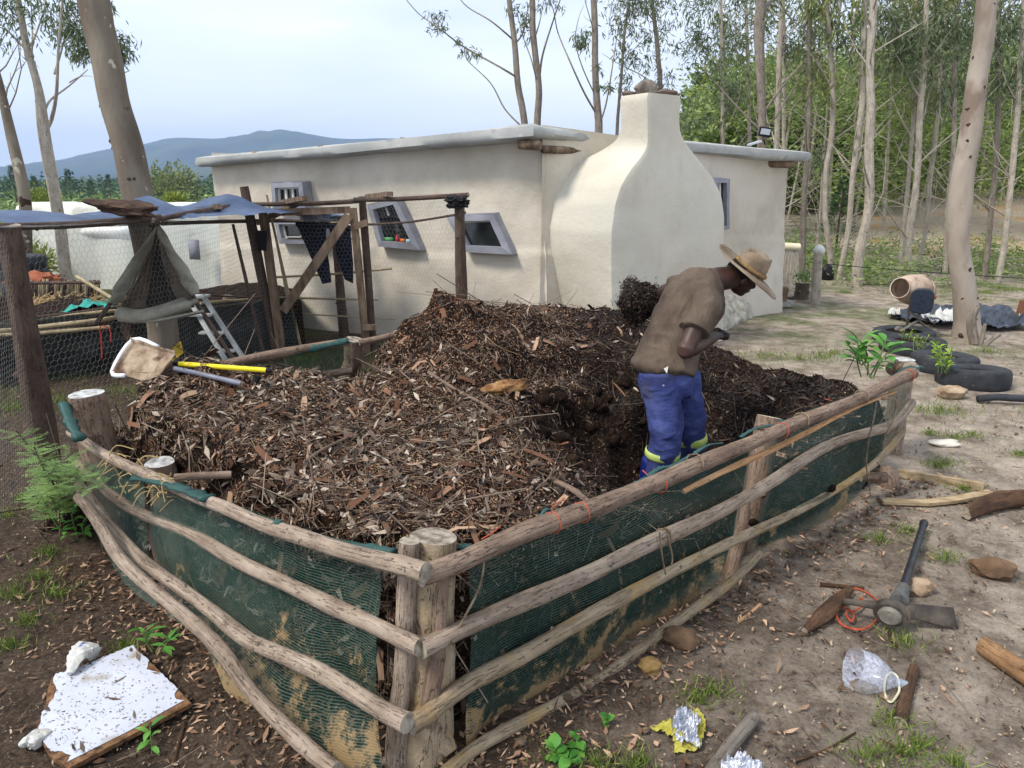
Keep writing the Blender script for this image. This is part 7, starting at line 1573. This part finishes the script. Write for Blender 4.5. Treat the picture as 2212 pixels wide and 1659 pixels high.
# cut plastic bottle
bt = thing('cut_bottle', 'clear cut off plastic bottle top with a cream handle ring lying on the ground', 'bottle', tuple(G(1880, 1450)))
m = bpy.data.materials.new('clear_plastic'); m.use_nodes = True; b = m.node_tree.nodes['Principled BSDF']; b.inputs['Base Color'].default_value = (.62, .66, .78, 1); b.inputs['Roughness'].default_value = .18; b.inputs['Specular IOR Level'].default_value = .6
tr_ = m.node_tree.nodes.new('ShaderNodeBsdfTransparent'); ms = m.node_tree.nodes.new('ShaderNodeMixShader'); nz_ = m.node_tree.nodes.new('ShaderNodeTexNoise'); nz_.inputs['Scale'].default_value = 14
mr = m.node_tree.nodes.new('ShaderNodeMapRange'); mr.inputs[1].default_value = .35; mr.inputs[2].default_value = .7; mr.inputs[3].default_value = .22; mr.inputs[4].default_value = .6
m.node_tree.links.new(nz_.outputs['Fac'], mr.inputs[0]); m.node_tree.links.new(mr.outputs[0], ms.inputs[0]); m.node_tree.links.new(tr_.outputs[0], ms.inputs[1]); m.node_tree.links.new(b.outputs[0], ms.inputs[2]); m.node_tree.links.new(ms.outputs[0], m.node_tree.nodes['Material Output'].inputs['Surface']); M_clear = m
bA, bB = G(1842, 1440, .075), G(1936, 1474, .030); dv = (bB-bA)
ss_ = smooth_path([bA, bA+dv*.3, bA+dv*.6, bA+dv*.85, bB], 5); rr3 = np.interp(np.linspace(0, 1, len(ss_)), [0, .3, .55, .8, 1], [.078, .078, .056, .028, .016])
mb = MB(); mb.tube(ss_, list(rr3), 14, cap=False, wob=.12, sd=5); o = mb.obj('shell', M_clear, bt); 
MB().tube([bB, bB+dv.normalized()*.012], .0155, 14).obj('neck', M_clear, bt); MB().tube([bB+dv.normalized()*.010, bB+dv.normalized()*.034], .0175, 16).obj('cap', mat('grey_cap', [C8(140, 150, 160)], bump=0, rough=.4), bt, ang=40)
MB().tube(smooth_path([G(1926, 1452, .045), G(1914, 1462, .03), G(1910, 1490, .012), G(1916, 1510, .008), G(1926, 1516, .008), G(1938, 1502, .008), G(1943, 1488, .02), G(1938, 1462, .04), G(1926, 1452, .045)], 5), .0045, 8, asp=.6).obj('handle_ring', mat('cream_plastic', [C8(206, 202, 172)], bump=0, rough=.4), bt)
# foil wrappers
M_foil = mat('foil', [C8(176, 180, 190), C8(226, 228, 234)], scale=12, bump=.6, bscale=14, bdist=.02, rough=.3, metal=.8, second=[(C8(96, 84, 70), 12, .62, .04)])
M_yel = mat('yellow_wrapper', [C8(160, 152, 58), C8(184, 176, 84)], scale=6, bump=.4, bscale=20, rough=.5)
def sheetpoly(name, poly, z, m, par, amp=.012, sd=1, N_=26):
    us = [p[0] for p in poly]; vs_ = [p[1] for p in poly]; u0, u1, v0, v1 = min(us), max(us), min(vs_), max(vs_); V = []; F_ = []; ixm = {}
    for j in range(N_+1):
        for i in range(N_+1):
            u = u0+(u1-u0)*i/N_; v = v0+(v1-v0)*j/N_
            if inpoly(u, v, poly): ixm[(i, j)] = len(V); p = G(u, v, z); p.z += amp*float(fbm(np.array([i*.28]), np.array([j*.28]), 3, sd)[0])*2+amp; V.append(p)
    for (i, j), k_ in ixm.items():
        q = [(i, j), (i+1, j), (i+1, j+1), (i, j+1)]
        if all(t in ixm for t in q): F_.append(tuple(ixm[t] for t in q)[::-1])
    mb = MB(); mb.add(V, F_); return mb.obj(name, m, par, smooth=False)
wr_ = thing('foil_wrapper', 'torn yellow and silver foil wrapper on the ground at bottom centre right', 'wrapper', tuple(G(1470, 1590)))
q = lambda L: [(1327+.16*a, 1504+.16*b) for a, b in L]
sheetpoly('printed_side', q([(370, 460), (600, 400), (800, 310), (1010, 215), (1120, 180), (1220, 280), (1250, 520), (1200, 610), (1170, 760), (980, 780), (790, 820), (765, 770), (800, 730), (770, 600), (640, 520), (480, 490)]), .008, M_yel, wr_, .012, 3, 36)
sheetpoly('foil_side', q([(750, 460), (830, 270), (1020, 225), (1110, 290), (1170, 430), (1120, 560), (1185, 680), (1110, 760), (960, 710), (900, 650), (800, 600)]), .018, M_foil, wr_, .022, 5, 30)
o = sheetpoly('foil_wrapper', [(1552, 1700), (1554, 1655), (1570, 1640), (1590, 1632), (1620, 1645), (1650, 1662), (1660, 1700)], .035, M_foil, None, .02, 8, 26); tag(o, 'crumpled silver foil wrapper over the grey pole end at the bottom edge', 'wrapper')
# cement mixer
mx_ = thing('cement_mixer', 'small cement mixer with a clay caked drum and dark motor box on the right', 'cement mixer', tuple(G(1975, 716)))
M_drum = mat('clay_caked_drum', [C8(150, 122, 104), C8(186, 166, 146), C8(204, 190, 172)], scale=4, bump=.5, bscale=14, bdist=.02, second=[(C8(120, 108, 98), 6, .6, .08)])
Y = 8.55; mo = aty(1944, 622, Y-.12); ba = aty(2008, 640, Y+.22)+Vector((0, 0, .05)); dv = ba-mo; mb = MB()
mb.tube([mo, mo+dv*.03, mo+dv*.30, mo+dv*.5, mo+dv*.72, mo+dv*.95, mo+dv*1.0], [.108, .125, .178, .19, .165, .10, .06], 28, cap=False); mb.tube([mo+dv*.03, mo+dv*.3, mo+dv*.6], [.105, .160, .02], 28, cap=False); mb.obj('drum', M_drum, mx_, ang=50)
mb = MB(); 
for t_, r_ in ((.0, .118), (.60, .190)):
    c = mo+dv*t_; o1 = dv.normalized().orthogonal().normalized(); o2 = dv.normalized().cross(o1); mb.tube([c+(o1*math.cos(a)+o2*math.sin(a))*r_ for a in np.linspace(0, 2*math.pi, 30)], .008, 6, cap=False)
mb.obj('drum_rings', M_drum, mx_)
M_navyp = mat('dark_blue_plastic', [(.012, .018, .032, 1), (.03, .038, .055, 1)], scale=30, bump=.1, rough=.35, second=[(C8(190, 190, 188), 40, .70, .02)])
c = aty(1992, 650, Y-.28); mb = MB(); vs = []; K = 24
for z_, s_ in ((-.075, .92), (-.06, 1), (.06, 1), (.075, .92)):
    for i in range(K): an = 2*math.pi*i/K; ca, sa = math.cos(an), math.sin(an); vs.append(c+Vector((z_*.9+.0, 0, 0))+Vector((0, (abs(ca)**.6)*(1 if ca > 0 else -1)*.12*s_, (abs(sa)**.6)*(1 if sa > 0 else -1)*.145*s_)))
fs = [(j*K+i, j*K+(i+1) % K, (j+1)*K+(i+1) % K, (j+1)*K+i) for j in range(3) for i in range(K)]+[tuple(range(K-1, -1, -1)), tuple(3*K+i for i in range(K))]
rot = Matrix.Rotation(R(58), 4, 'Z'); vs = [c+rot.to_3x3() @ (v-c) for v in vs]; mb.add(vs, fs); mb.obj('motor_housing', M_navyp, mx_, ang=40)
MB().tube([aty(2012, 642, Y-.26), aty(2021, 643, Y-.26)], .022, 10).obj('knob', M_orange, mx_)
M_frame = mat('grimy_steel', [C8(96, 92, 84), C8(134, 128, 118)], scale=14, bump=.3, rough=.6)
for a, b_ in (((1986, 672, Y-.22), (1984, 694, Y-.22)), ((1984, 692, Y-.22), (1944, 717, Y-.35)), ((1984, 692, Y-.22), (2010, 717, Y-.05)), ((1966, 660, Y+.1), (1959, 704, Y+.15)), ((1962, 672, Y+.1), (1992, 690, Y-.2)), ((1944, 716, Y-.35), (2018, 719, Y-.2))):
    MB().tube([aty(*a), aty(*b_)], .016, 8).obj('leg', M_frame, mx_)
for u, v in ((1942, 713), (2019, 718)):
    c = aty(u, v, Y-.3); MB().tube([c-Vector((0, .025, 0)), c+Vector((0, .025, 0))], .045, 16).obj('wheel', M_frame, mx_, ang=40)
# plastic sheets behind the mixer
def heapsheet(name, label, cat, poly, amp, m, sd, N_=40, fr=.22):
    us = [p[0] for p in poly]; vs_ = [p[1] for p in poly]; u0, u1, v0, v1 = min(us), max(us), min(vs_), max(vs_); V = []; F_ = []; ixm = {}
    for j in range(N_+1):
        for i in range(N_*2+1):
            u = u0+(u1-u0)*i/N_/2; v = v0+(v1-v0)*j/N_
            if inpoly(u, v, poly):
                p = G(u, v, .0); p.z = gh1(p.x, p.y); ixm[(i, j)] = len(V); w_ = float(fbm(np.array([i*fr*.6]), np.array([j*fr]), 4, sd)[0]); p.z += amp*(.25+.9*max(0, w_+.35)); V.append(p)
    for (i, j), k_ in ixm.items():
        q_ = [(i, j), (i+1, j), (i+1, j+1), (i, j+1)]
        if all(t in ixm for t in q_): F_.append(tuple(ixm[t] for t in q_)[::-1])
    mb = MB(); mb.add(V, F_); return tag(mb.obj(name, m, ang=30), label, cat)
M_dkplas = mat('slate_plastic_sheet', [C8(44, 50, 64), C8(70, 76, 92)], scale=5, bump=.5, bscale=12, bdist=.03, rough=.35, second=[(C8(150, 138, 120), 14, .68, .03)])
heapsheet('plastic_sheet', 'crumpled slate blue plastic sheet spread behind the cement mixer', 'plastic sheet', [(1925, 690), (1935, 672), (1990, 660), (2060, 662), (2075, 672), (2075, 712), (2040, 716), (2000, 706), (1960, 700)], .10, M_dkplas, 3, fr=.10)
heapsheet('plastic_sheet', 'crumpled slate blue plastic sheet to the right of the big peeling trunk', 'plastic sheet', [(2100, 676), (2130, 666), (2170, 664), (2195, 690), (2230, 712), (2230, 722), (2190, 718), (2150, 722), (2110, 716)], .14, M_dkplas, 6, fr=.10)
heapsheet('plastic_sheet', 'pale grey crumpled plastic sheet lying between the mixer and the big trunk', 'plastic sheet', [(1985, 700), (1995, 686), (2020, 680), (2066, 686), (2068, 708), (2040, 712), (2010, 712)], .13, M_whiteplas, 8, fr=.12)
heapsheet('plastic_sheet', 'small white plastic sheet on the grass left of the cement mixer', 'plastic sheet', [(1915, 690), (1920, 674), (1938, 672), (1950, 684), (1944, 694)], .09, M_whiteplas, 10, 20)
heapsheet('plastic_sheet', 'pale torn plastic at the right edge below a brown box', 'plastic sheet', [(2196, 704), (2200, 680), (2240, 676), (2240, 706)], .12, M_whiteplas, 12, 20)
tag(MB().box(drop(G(2218, 690), .16), (.22, .18, .18), Matrix.Rotation(.4, 3, 'Z'), jit=.01).obj('box', mat('rusty_box', [C8(104, 66, 48), C8(132, 92, 70)], bump=.3), smooth=False), 'rusty brown box at the right edge above the pale plastic', 'box')
# tyres as planters and their weeds
tyd = [(2116, 838, .30, .085, 'nearest black tyre lying flat at the right, in front of the planter tyre'), (2052, 806, .30, .085, 'black tyre planter full of yellow green weeds behind the nearest tyre'), (1982, 764, .33, .075, 'black tyre planter behind the green leafy plant'), (1962, 742, .33, .07, 'farthest black tyre planter on the bare ground before the mixer')]
for k_, (u, v, Ro, r_, lb) in enumerate(tyd):
    o = tyre_mesh(Ro, r_).obj('tyre', M_rubber); p = G(u, v); o.location = (p.x, p.y+.12, gh1(p.x, p.y)+r_*.72); o.rotation_euler = ((R(-5), R(2), .5) if k_ == 0 else (0, R(2), k_)); tag(o, lb, 'tyre', 'tyres in the yard')
    if k_: 
        mb = MB(); mb.tube([Vector((p.x, p.y+.12, .0)), Vector((p.x, p.y+.12, r_*1.5))], Ro*.72, 20); tag(mb.obj('tyre_soil', M_soil), ('', 'soil filling the weedy planter tyre behind the nearest tyre', 'soil filling the planter tyre behind the green leafy plant', 'soil filling the farthest planter tyre')[k_], 'soil', kind='stuff')
MB_ = MB().tube(smooth_path([G(2112, 862, .04), G(2150, 858, .06), G(2190, 860, .06), G(2240, 862, .05)], 5), .030, 14, wob=.05); tag(MB_.obj('rubber_pipe', M_rubber), 'black rubber pipe lying at the right edge below the tyres', 'pipe')
def broadleaf(name, label, c, n, L, m, sd, h=.3, cat='plant', group=None, wr=.38, par=None):
    """stems with broad pointed leaves, each leaf a folded eight point blade"""
    rg = random.Random(sd); root = thing(name, label, cat, tuple(c), group); mb = MB(); st = MB()
    for s_ in range(max(1, n//8)):
        b = Vector(c)+Vector((rg.uniform(-.06, .06), rg.uniform(-.05, .05), 0)); top = b+Vector((rg.uniform(-.16, .16)*h/.3, rg.uniform(-.1, .1), h*rg.uniform(.6, 1.0)))
        pth = smooth_path([b, b.lerp(top, .5)+Vector((rg.uniform(-.02, .02), 0, 0)), top], 4); st.tube(pth, [.005*h/.3]*len(pth), 6, cap=False)
        for k_ in range(8):
            t = .3+.7*k_/7; p = b.lerp(top, t); a = rg.uniform(0, 6.28); up = rg.uniform(-.1, .7)+(.4 if k_ > 5 else 0); d = Vector((math.cos(a), math.sin(a), up)).normalized(); l_ = L*rg.uniform(.55, 1.1); s2 = d.cross(Vector((0, 0, 1))).normalized(); nn_ = s2.cross(d).normalized(); w_ = l_*wr
            P_ = [];
            for q_, wq, dz in ((0, .04, 0), (.3, .85, .04), (.55, 1.0, .03), (.8, .6, -.03), (1, .02, -.14)):
                c_ = p+d*l_*q_+nn_*l_*dz; P_ += [c_-s2*w_*.5*wq+nn_*w_*.12*wq, c_, c_+s2*w_*.5*wq+nn_*w_*.12*wq]
            mb.add(P_, [(i*3+j, i*3+j+1, i*3+j+4, i*3+j+3) for i in range(4) for j in range(2)])
    mb.obj('leaves', m, root); st.obj('stems', M_leafG, root); return root
M_broad = mat('fresh_broad_leaf', [C8(52, 104, 40), C8(92, 148, 62), C8(128, 176, 84)], scale=5, island=.5, bump=0, rough=.45, trans=.25)
M_broad2 = mat('lime_leaf', [C8(110, 148, 40), C8(168, 190, 62)], scale=5, island=.5, bump=0, rough=.5, trans=.25)
broadleaf('leafy_plant', 'bright green broad leaved plant growing at the far right corner of the pen', aty(1872, 815, 4.2), 40, .145, M_broad, 3, .26)
broadleaf('weed', 'yellow green weed growing from the planter tyre behind the nearest tyre', G(2058, 815, .12)+Vector((0, .12, 0)), 48, .09, M_broad2, 5, .26)
broadleaf('weed', 'straggling weed in the planter tyre behind the green leafy plant', G(1990, 762, .12)+Vector((0, .12, 0)), 48, .06, M_broad2, 6, .20, wr=.16)
broadleaf('weed', 'small weed growing in the farthest planter tyre', G(1964, 742, .12)+Vector((0, .12, 0)), 32, .06, M_broad2, 7, .15, wr=.2)
broadleaf('seedling', 'light green seedling at the upper right edge of the broken board', G(335, 1425), 16, .075, M_broad, 8, .11, wr=.3)
broadleaf('seedling', 'small green seedling in the dirt right of the lower end of the broken board', G(335, 1625), 8, .06, M_broad, 9, .09, wr=.35)
broadleaf('seedling', 'round leaved creeper at the bottom edge right of the corner post', G(1215, 1640), 24, .05, M_broad, 10, .07, wr=.8)
broadleaf('seedling', 'pair of round green leaves left of the yellow foil wrapper', G(1305, 1570), 8, .035, M_broad, 11, .04, wr=.8)
broadleaf('weed', 'grey green leafy weed at the foot of the left side of the pen', G(185, 1170)+Vector((0, 0, 0)), 24, .07, M_broad, 12, .20)
# feathery shrub by the leaning post
fs_ = thing('feathery_shrub', 'lime green feathery shrub sprawling at the left end of the pen', 'shrub', tuple(G(150, 1110))); rg = np.random.default_rng(8); LV = []; DV = []; st = MB()
for s_ in range(13):
    b = Vector(G(120+rg.uniform(-20, 60), 1090+rg.uniform(-20, 50))); tu, tv = rg.uniform(20, 205), rg.uniform(925, 1130); tp_ = aty(tu, tv, 2.7+rg.uniform(-.2, .35)); tp_.z = max(tp_.z, .1)
    pth = smooth_path([b, b.lerp(tp_, .5)+Vector((rg.normal(0, .04), 0, .08)), tp_], 8); st.tube(pth, .003, 5, cap=False)
    for i in range(5, len(pth)-1):
        for _ in range(3):
            a = rg.uniform(0, 6.28); d = Vector((math.cos(a), math.sin(a), rg.uniform(-.1, .4))).normalized(); base = Vector(pth[i]); ln = rg.uniform(.05, .11); s2 = d.cross(Vector((0, 0, 1))).normalized()
            for k_ in range(1, 11):
                for sg in (-1, 1): LV.append(base+d*ln*k_/10); DV.append((s2*sg+d*.5-Vector((0, 0, .15))).normalized())
LV = np.array(LV); DV = np.array(DV); V, F_ = flakes(LV, DV, unit(np.cross(DV, np.array([0, 0, 1.0]))), rg.uniform(.010, .02, len(LV)), np.full(len(LV), .0055)); npobj('leaves', V, F_, M_leafG, fs_); st.obj('stems', M_gumd, fs_)
# palisade, posts and stump near the right end of the house
def palis(label, u0, u1, vt, vb, y, cap, n):
    t = thing('palisade_screen', label, 'pole screen', tuple(aty((u0+u1)/2, vb, y)))
    for i in range(n):
        u = u0+(u1-u0)*(i+.5)/n; a = aty(u, vt+6, y); b = aty(u, vb, y); b.z = gh1(b.x, b.y); b.x = a.x; log('pole', [a, a.lerp(b, .5), b], [.04, .045], M_gum, t, sd=int(u), seg=9, knots=1)
    a, b = aty(u0-1, vt, y), aty(u1+1, vt+2, y); mb = MB(); mb.tube(smooth_path([a, a.lerp(b, .3), a.lerp(b, .7), b], 5), cap/2/FPX*y, 12, wob=.08, bump=.06); mb.obj('cap', M_cream, t)
M_cream = mat('cream_plaster_cap', [C8(206, 196, 162), C8(226, 218, 190)], scale=5, bump=.4)
palis('taller pole screen with a cream plastered top beyond the house corner', 1690, 1726, 532, 612, 12.6, 16, 6); palis('lower pole screen with a cream plastered top close to the house corner', 1655, 1690, 546, 618, 11.9, 22, 5)
t = thing('round_post', 'pale round post with a white plastered knob right of the pole screens', 'post', tuple(G(1762, 655))); y = 10.85
log('shaft', [aty(1768, 545, y), aty(1764, 600, y), aty(1760, 656, y)], [.062, .068, .075], M_gum, t, sd=421); MB().blob(aty(1769, 541, y), .085, 3, .2, 3, sq=(1, 1, .95)).obj('knob', M_whiteplas, t)
t = thing('stump_planter', 'cut tree stump planter with green sprouts between the pole screens and the round post', 'stump', tuple(G(1735, 645))); y = 11.3
c = aty(1735, 610, y); b = Vector((c.x, c.y, gh1(c.x, c.y)-.05)); log('stump', [c, c.lerp(b, .5), b], [.115, .12, .125], M_gumb, t, sd=422, endm=M_endpale)
P = np.array(c)+rng.normal(size=(220, 3))*np.array([.07, .07, .06])+np.array([0, 0, .05]); D = unit(rng.normal(size=(220, 3))+np.array([0, 0, 1.2])); V, F_ = flakes(P, D, unit(np.cross(D, rdirs(220))), nar(220, .03, .09), nar(220, .01, .03)); tag(npobj('sprouts', V, F_, M_leafG, t), kind='stuff')
for k_, (pts_, r_) in enumerate((([(1678, 604), (1676, 640)], .05), ([(1706, 640), (1708, 668)], .05))):
    tag(log('post', [aty(u, v, 11.2) for u, v in pts_], r_ if False else [r_, r_], M_pole, None, sd=430+k_), ('short dark post standing before the lower pole screen', 'short broken post beside the bench')[k_], 'post')
tag(MB().tube(smooth_path([aty(1748, 567, 12.4), aty(1900, 580, 12.3), aty(2060, 592, 12.2), aty(2300, 606, 12.0)], 8), .007, 5).obj('cable', M_black), 'black cable strung low between the trunks across the wood edge', 'cable')
for k_, v in enumerate((585, 600, 618)):
    tag(MB().tube(smooth_path([aty(1880, v, 12.6), aty(2060, v+8, 12.5), aty(2300, v+14, 12.4)], 6), .003, 4).obj('fence_wire', M_wire), 'thin fence wire strung between the trunks at the right', 'wire', 'fence wires of the wood edge')
for k_, (u, v) in enumerate(((1786, 590), (2047, 578))): tag(MB().blob(drop(G(u, v+14), .12), .16, k_, .3, 3, sq=(.8, .8, 1.1)).obj('black_pot', M_black), ('black pot at the foot of the bowing gum', 'small black pot beside the slim gum left of the big trunk')[k_], 'pot')
# ------------------------------------------------------------------ litter, crumbs and grass of the yard
def inpen(x, y, m=.12):
    px, py = x-A_.x, y-A_.y; a = uxo; b = vxo; det = a.x*b.y-a.y*b.x; s = (px*b.y-py*b.x)/det; t = (a.x*py-a.y*px)/det
    return (s > -m) & (s < 1+m*.5) & (t > -m) & (t < 1+m)
def yard(n, y0=1.2, y1=9, pw=1.6, m=.06):
    y = y0+(y1-y0)*rng.random(n*2)**pw; x = rng.uniform(-.85, .85, n*2)*(y+.5); k = ~inpen(x, y, m); x, y = x[k][:n], y[k][:n]
    return x, y
def lay(x, y, L, W, m, name, label, cat, tilt=.18, bend=.1, pointed=True, lift=.004):
    n = len(x); P = np.stack([x, y, gh(x, y)+.006*0+lift+.010], -1); N_ = np.tile([0, 0, 1.0], (n, 1)); V, F_ = scatter(P, N_, L, W, tilt, bend=rng.normal(0, bend, n), pointed=pointed, lift=0)
    return tag(npobj(name, V, F_, m), label, cat, kind='stuff')
M_gleaf = mat('fallen_leaves', [C8(70, 50, 38), C8(108, 82, 62), C8(148, 118, 94), C8(186, 152, 124)], island=.9, bump=0, rough=.8)
M_gchip = mat('soil_crumbs', [C8(42, 32, 26), C8(84, 66, 52), C8(128, 106, 84), C8(176, 156, 130)], island=.92, bump=0)
x, y = yard(1100); lay(x, y, nar(len(x), .02, .075), nar(len(x), .006, .022), M_gleaf, 'fallen_leaves', 'dry brown gum leaves scattered over the yard soil', 'leaves')
x, y = yard(38000, pw=2.0); w_ = rng.random(len(x))**3; lay(x, y, .003+.016*w_, .002+.007*w_, M_gchip, 'soil_crumbs', 'small crumbs and chips of bark covering the yard soil', 'crumbs', tilt=.5, pointed=False)
# thicker litter on the dark soil along the pen and lower left
k = 2600; s_ = rng.random(k); off = np.abs(rng.normal(0, .22, k)); b_ = rng.random(k) < .55
ax_ = np.where(b_, A_.x+(C_.x-A_.x)*s_+off*.62, A_.x+(B_.x-A_.x)*s_-off*.6); ay_ = np.where(b_, A_.y+(C_.y-A_.y)*s_-off*.78, A_.y+(B_.y-A_.y)*s_-off*.8)
lay(ax_, ay_, nar(k, .012, .05), nar(k, .004, .016), M_gleaf, 'pen_litter', 'leaf litter spilled along the foot of the pen', 'leaves', tilt=.3)
n = 420; x, y = yard(n); P = np.stack([x, y, gh(x, y)+.014], -1); D = rdirs(len(P)); D[:, 2] = np.abs(D[:, 2])*.1; D = unit(D); L = nar(len(P), .04, .22)[:, None]; D2 = unit(D+rdirs(len(P))*np.array([.5, .5, .05])); V1, F1 = sticks(P, P+D*L*.5, .0016); V2, F2 = sticks(P+D*L*.5, P+D*L*.5+D2*L*.5, .0013)
tag(npobj('ground_twigs', np.concatenate([V1, V2]), np.concatenate([F1, F2+len(V1)]), M_twig), 'thin twigs scattered on the yard soil', 'twigs', kind='stuff')
M_clod = mat('soil_clods', [C8(78, 64, 52), C8(112, 94, 78)], scale=12, bump=.8)
mb = MB(); rs = random.Random(9)
for i in range(420):
    if i < 300: y = 1.4+rs.random()**1.4*6; x = rs.uniform(-.8, .8)*(y+.5)
    else: s = rs.random(); o = abs(rs.gauss(.05, .08)); x = A_.x+(C_.x-A_.x)*s+o*.62+.05; y = A_.y+(C_.y-A_.y)*s-o*.78-.05
    if inpen(np.array([x]), np.array([y]), .02)[0]: continue
    r_ = rs.uniform(.004, .013) if i < 300 else rs.uniform(.005, .020); mb.blob((x, y, gh1(x, y)+r_*.3+.006), r_, i, .4, 1, sq=(1.2, 1, .7))
tag(mb.obj('clods', M_clod, ang=30), 'small clods and pebbles strewn over the yard soil', 'clods', kind='stuff')
def grass(name, label, centers, nb, h, m, spread=.05):
    P = []; D = []; Hh = []
    for (x, y, r, q) in centers:
        n = int(nb*q); a = rng.uniform(0, 6.28, n); rr2 = np.abs(rng.normal(0, r*.5, n)); px, py = x+rr2*np.cos(a)*1.4, y+rr2*np.sin(a); P.append(np.stack([px, py, gh(px, py)+.004], -1)); d = rng.normal(size=(n, 3))*.55; d[:, 2] = np.abs(d[:, 2])+.45; D.append(d); Hh.append(rng.uniform(.5, 1.2, n)*h*min(1.3, .7+r*2))
    P = np.concatenate(P); D = unit(np.concatenate(D)); Hh = np.concatenate(Hh); S = unit(np.cross(D, rng.normal(size=(len(P), 3)))); V, F_ = flakes(P, D, S, Hh, np.full(len(P), .0045)*(.6+Hh*6), rng.normal(0, .12, len(P)))
    return tag(npobj(name, V, F_, m), label, 'grass', kind='stuff')
M_grass = mat('grass_blades', [C8(72, 92, 38), C8(104, 126, 52), C8(140, 150, 78)], island=.8, bump=0, rough=.6, trans=.2)
tl = [(30, 1290), (60, 1345), (90, 1250), (20, 1400), (10, 1120), (50, 1080), (130, 1285), (100, 1200), (275, 1405), (1205, 1640), (1290, 1655), (1375, 1655), (1940, 1630), (1500, 1520), (1545, 1500), (2040, 1210), (1960, 1150), (1900, 1170), (1985, 1620), (2060, 1655), (1955, 1390), (1930, 1560), (2010, 940), (2060, 950), (2100, 944), (2020, 1010), (2040, 1005), (2080, 1060), (2200, 985), (1870, 1640), (1600, 1180), (1640, 960)]
cs = []
for u, v in tl: p = G(u, v); cs.append((p.x, p.y, .07+.02*p.y*rng.random(), .9))
grass('grass_tufts', 'short green grass tufts growing here and there in the bare yard', cs, 150, .055, M_grass)
cs = []
for i in range(420):
    y = rng.uniform(5.2, 16); x = rng.uniform(-.85, .85)*y; q = float(fbm(np.array([x*.5]), np.array([y*.5]), 3, 44)[0]) 
    if q > -.02 and not (-4.2 < x < 3.9 and 7.3+abs(x)*.1 < y < 13) and not inpen(np.array([x]), np.array([y]), .3)[0]: cs.append((x, y, rng.uniform(.15, .5), 1.0))
grass('far_grass', 'patchy green grass around the mixer, the bed and the wood edge', cs, 170, .06, M_grass)
def under(n):
    y = rng.uniform(12.5, 18.5, n); x = rng.uniform(.36, .80, n)*y; q = fbm(x*.6, y*.6, 3, 66) > .0; x, y = x[q], y[q]; return np.stack([x, y, gh(x, y)+rng.random(len(x))*.30, np.full(len(x), 1.0)], -1)
cloud_leaves('undergrowth', 16000, under, (.05, .14), (.012, .035), M_leafS, 'low weeds and ferns growing at the feet of the gum trees', 'undergrowth', clump=22, cr_=.22)
# ------------------------------------------------------------------ haze
hz = bpy.data.meshes.new('haze'); bm = bmesh.new(); bmesh.ops.create_cube(bm, size=1.0)
for v in bm.verts:
    v.co = Vector((v.co.x*13000, v.co.y*4400+1950, -20+(v.co.z+.5)*310))
bm.to_mesh(hz); bm.free()
hm = bpy.data.materials.new('haze'); hm.use_nodes = True; N = hm.node_tree.nodes; N.clear()
pv = N.new('ShaderNodeVolumePrincipled'); oo = N.new('ShaderNodeOutputMaterial'); pv.inputs['Color'].default_value = (.48, .67, 1.0, 1)
pv.inputs['Density'].default_value = 0.00026; pv.inputs['Anisotropy'].default_value = 0.2
hm.node_tree.links.new(pv.outputs[0], oo.inputs['Volume']); hz.materials.append(hm)
tag(link(bpy.data.objects.new('haze', hz)), kind='stuff')
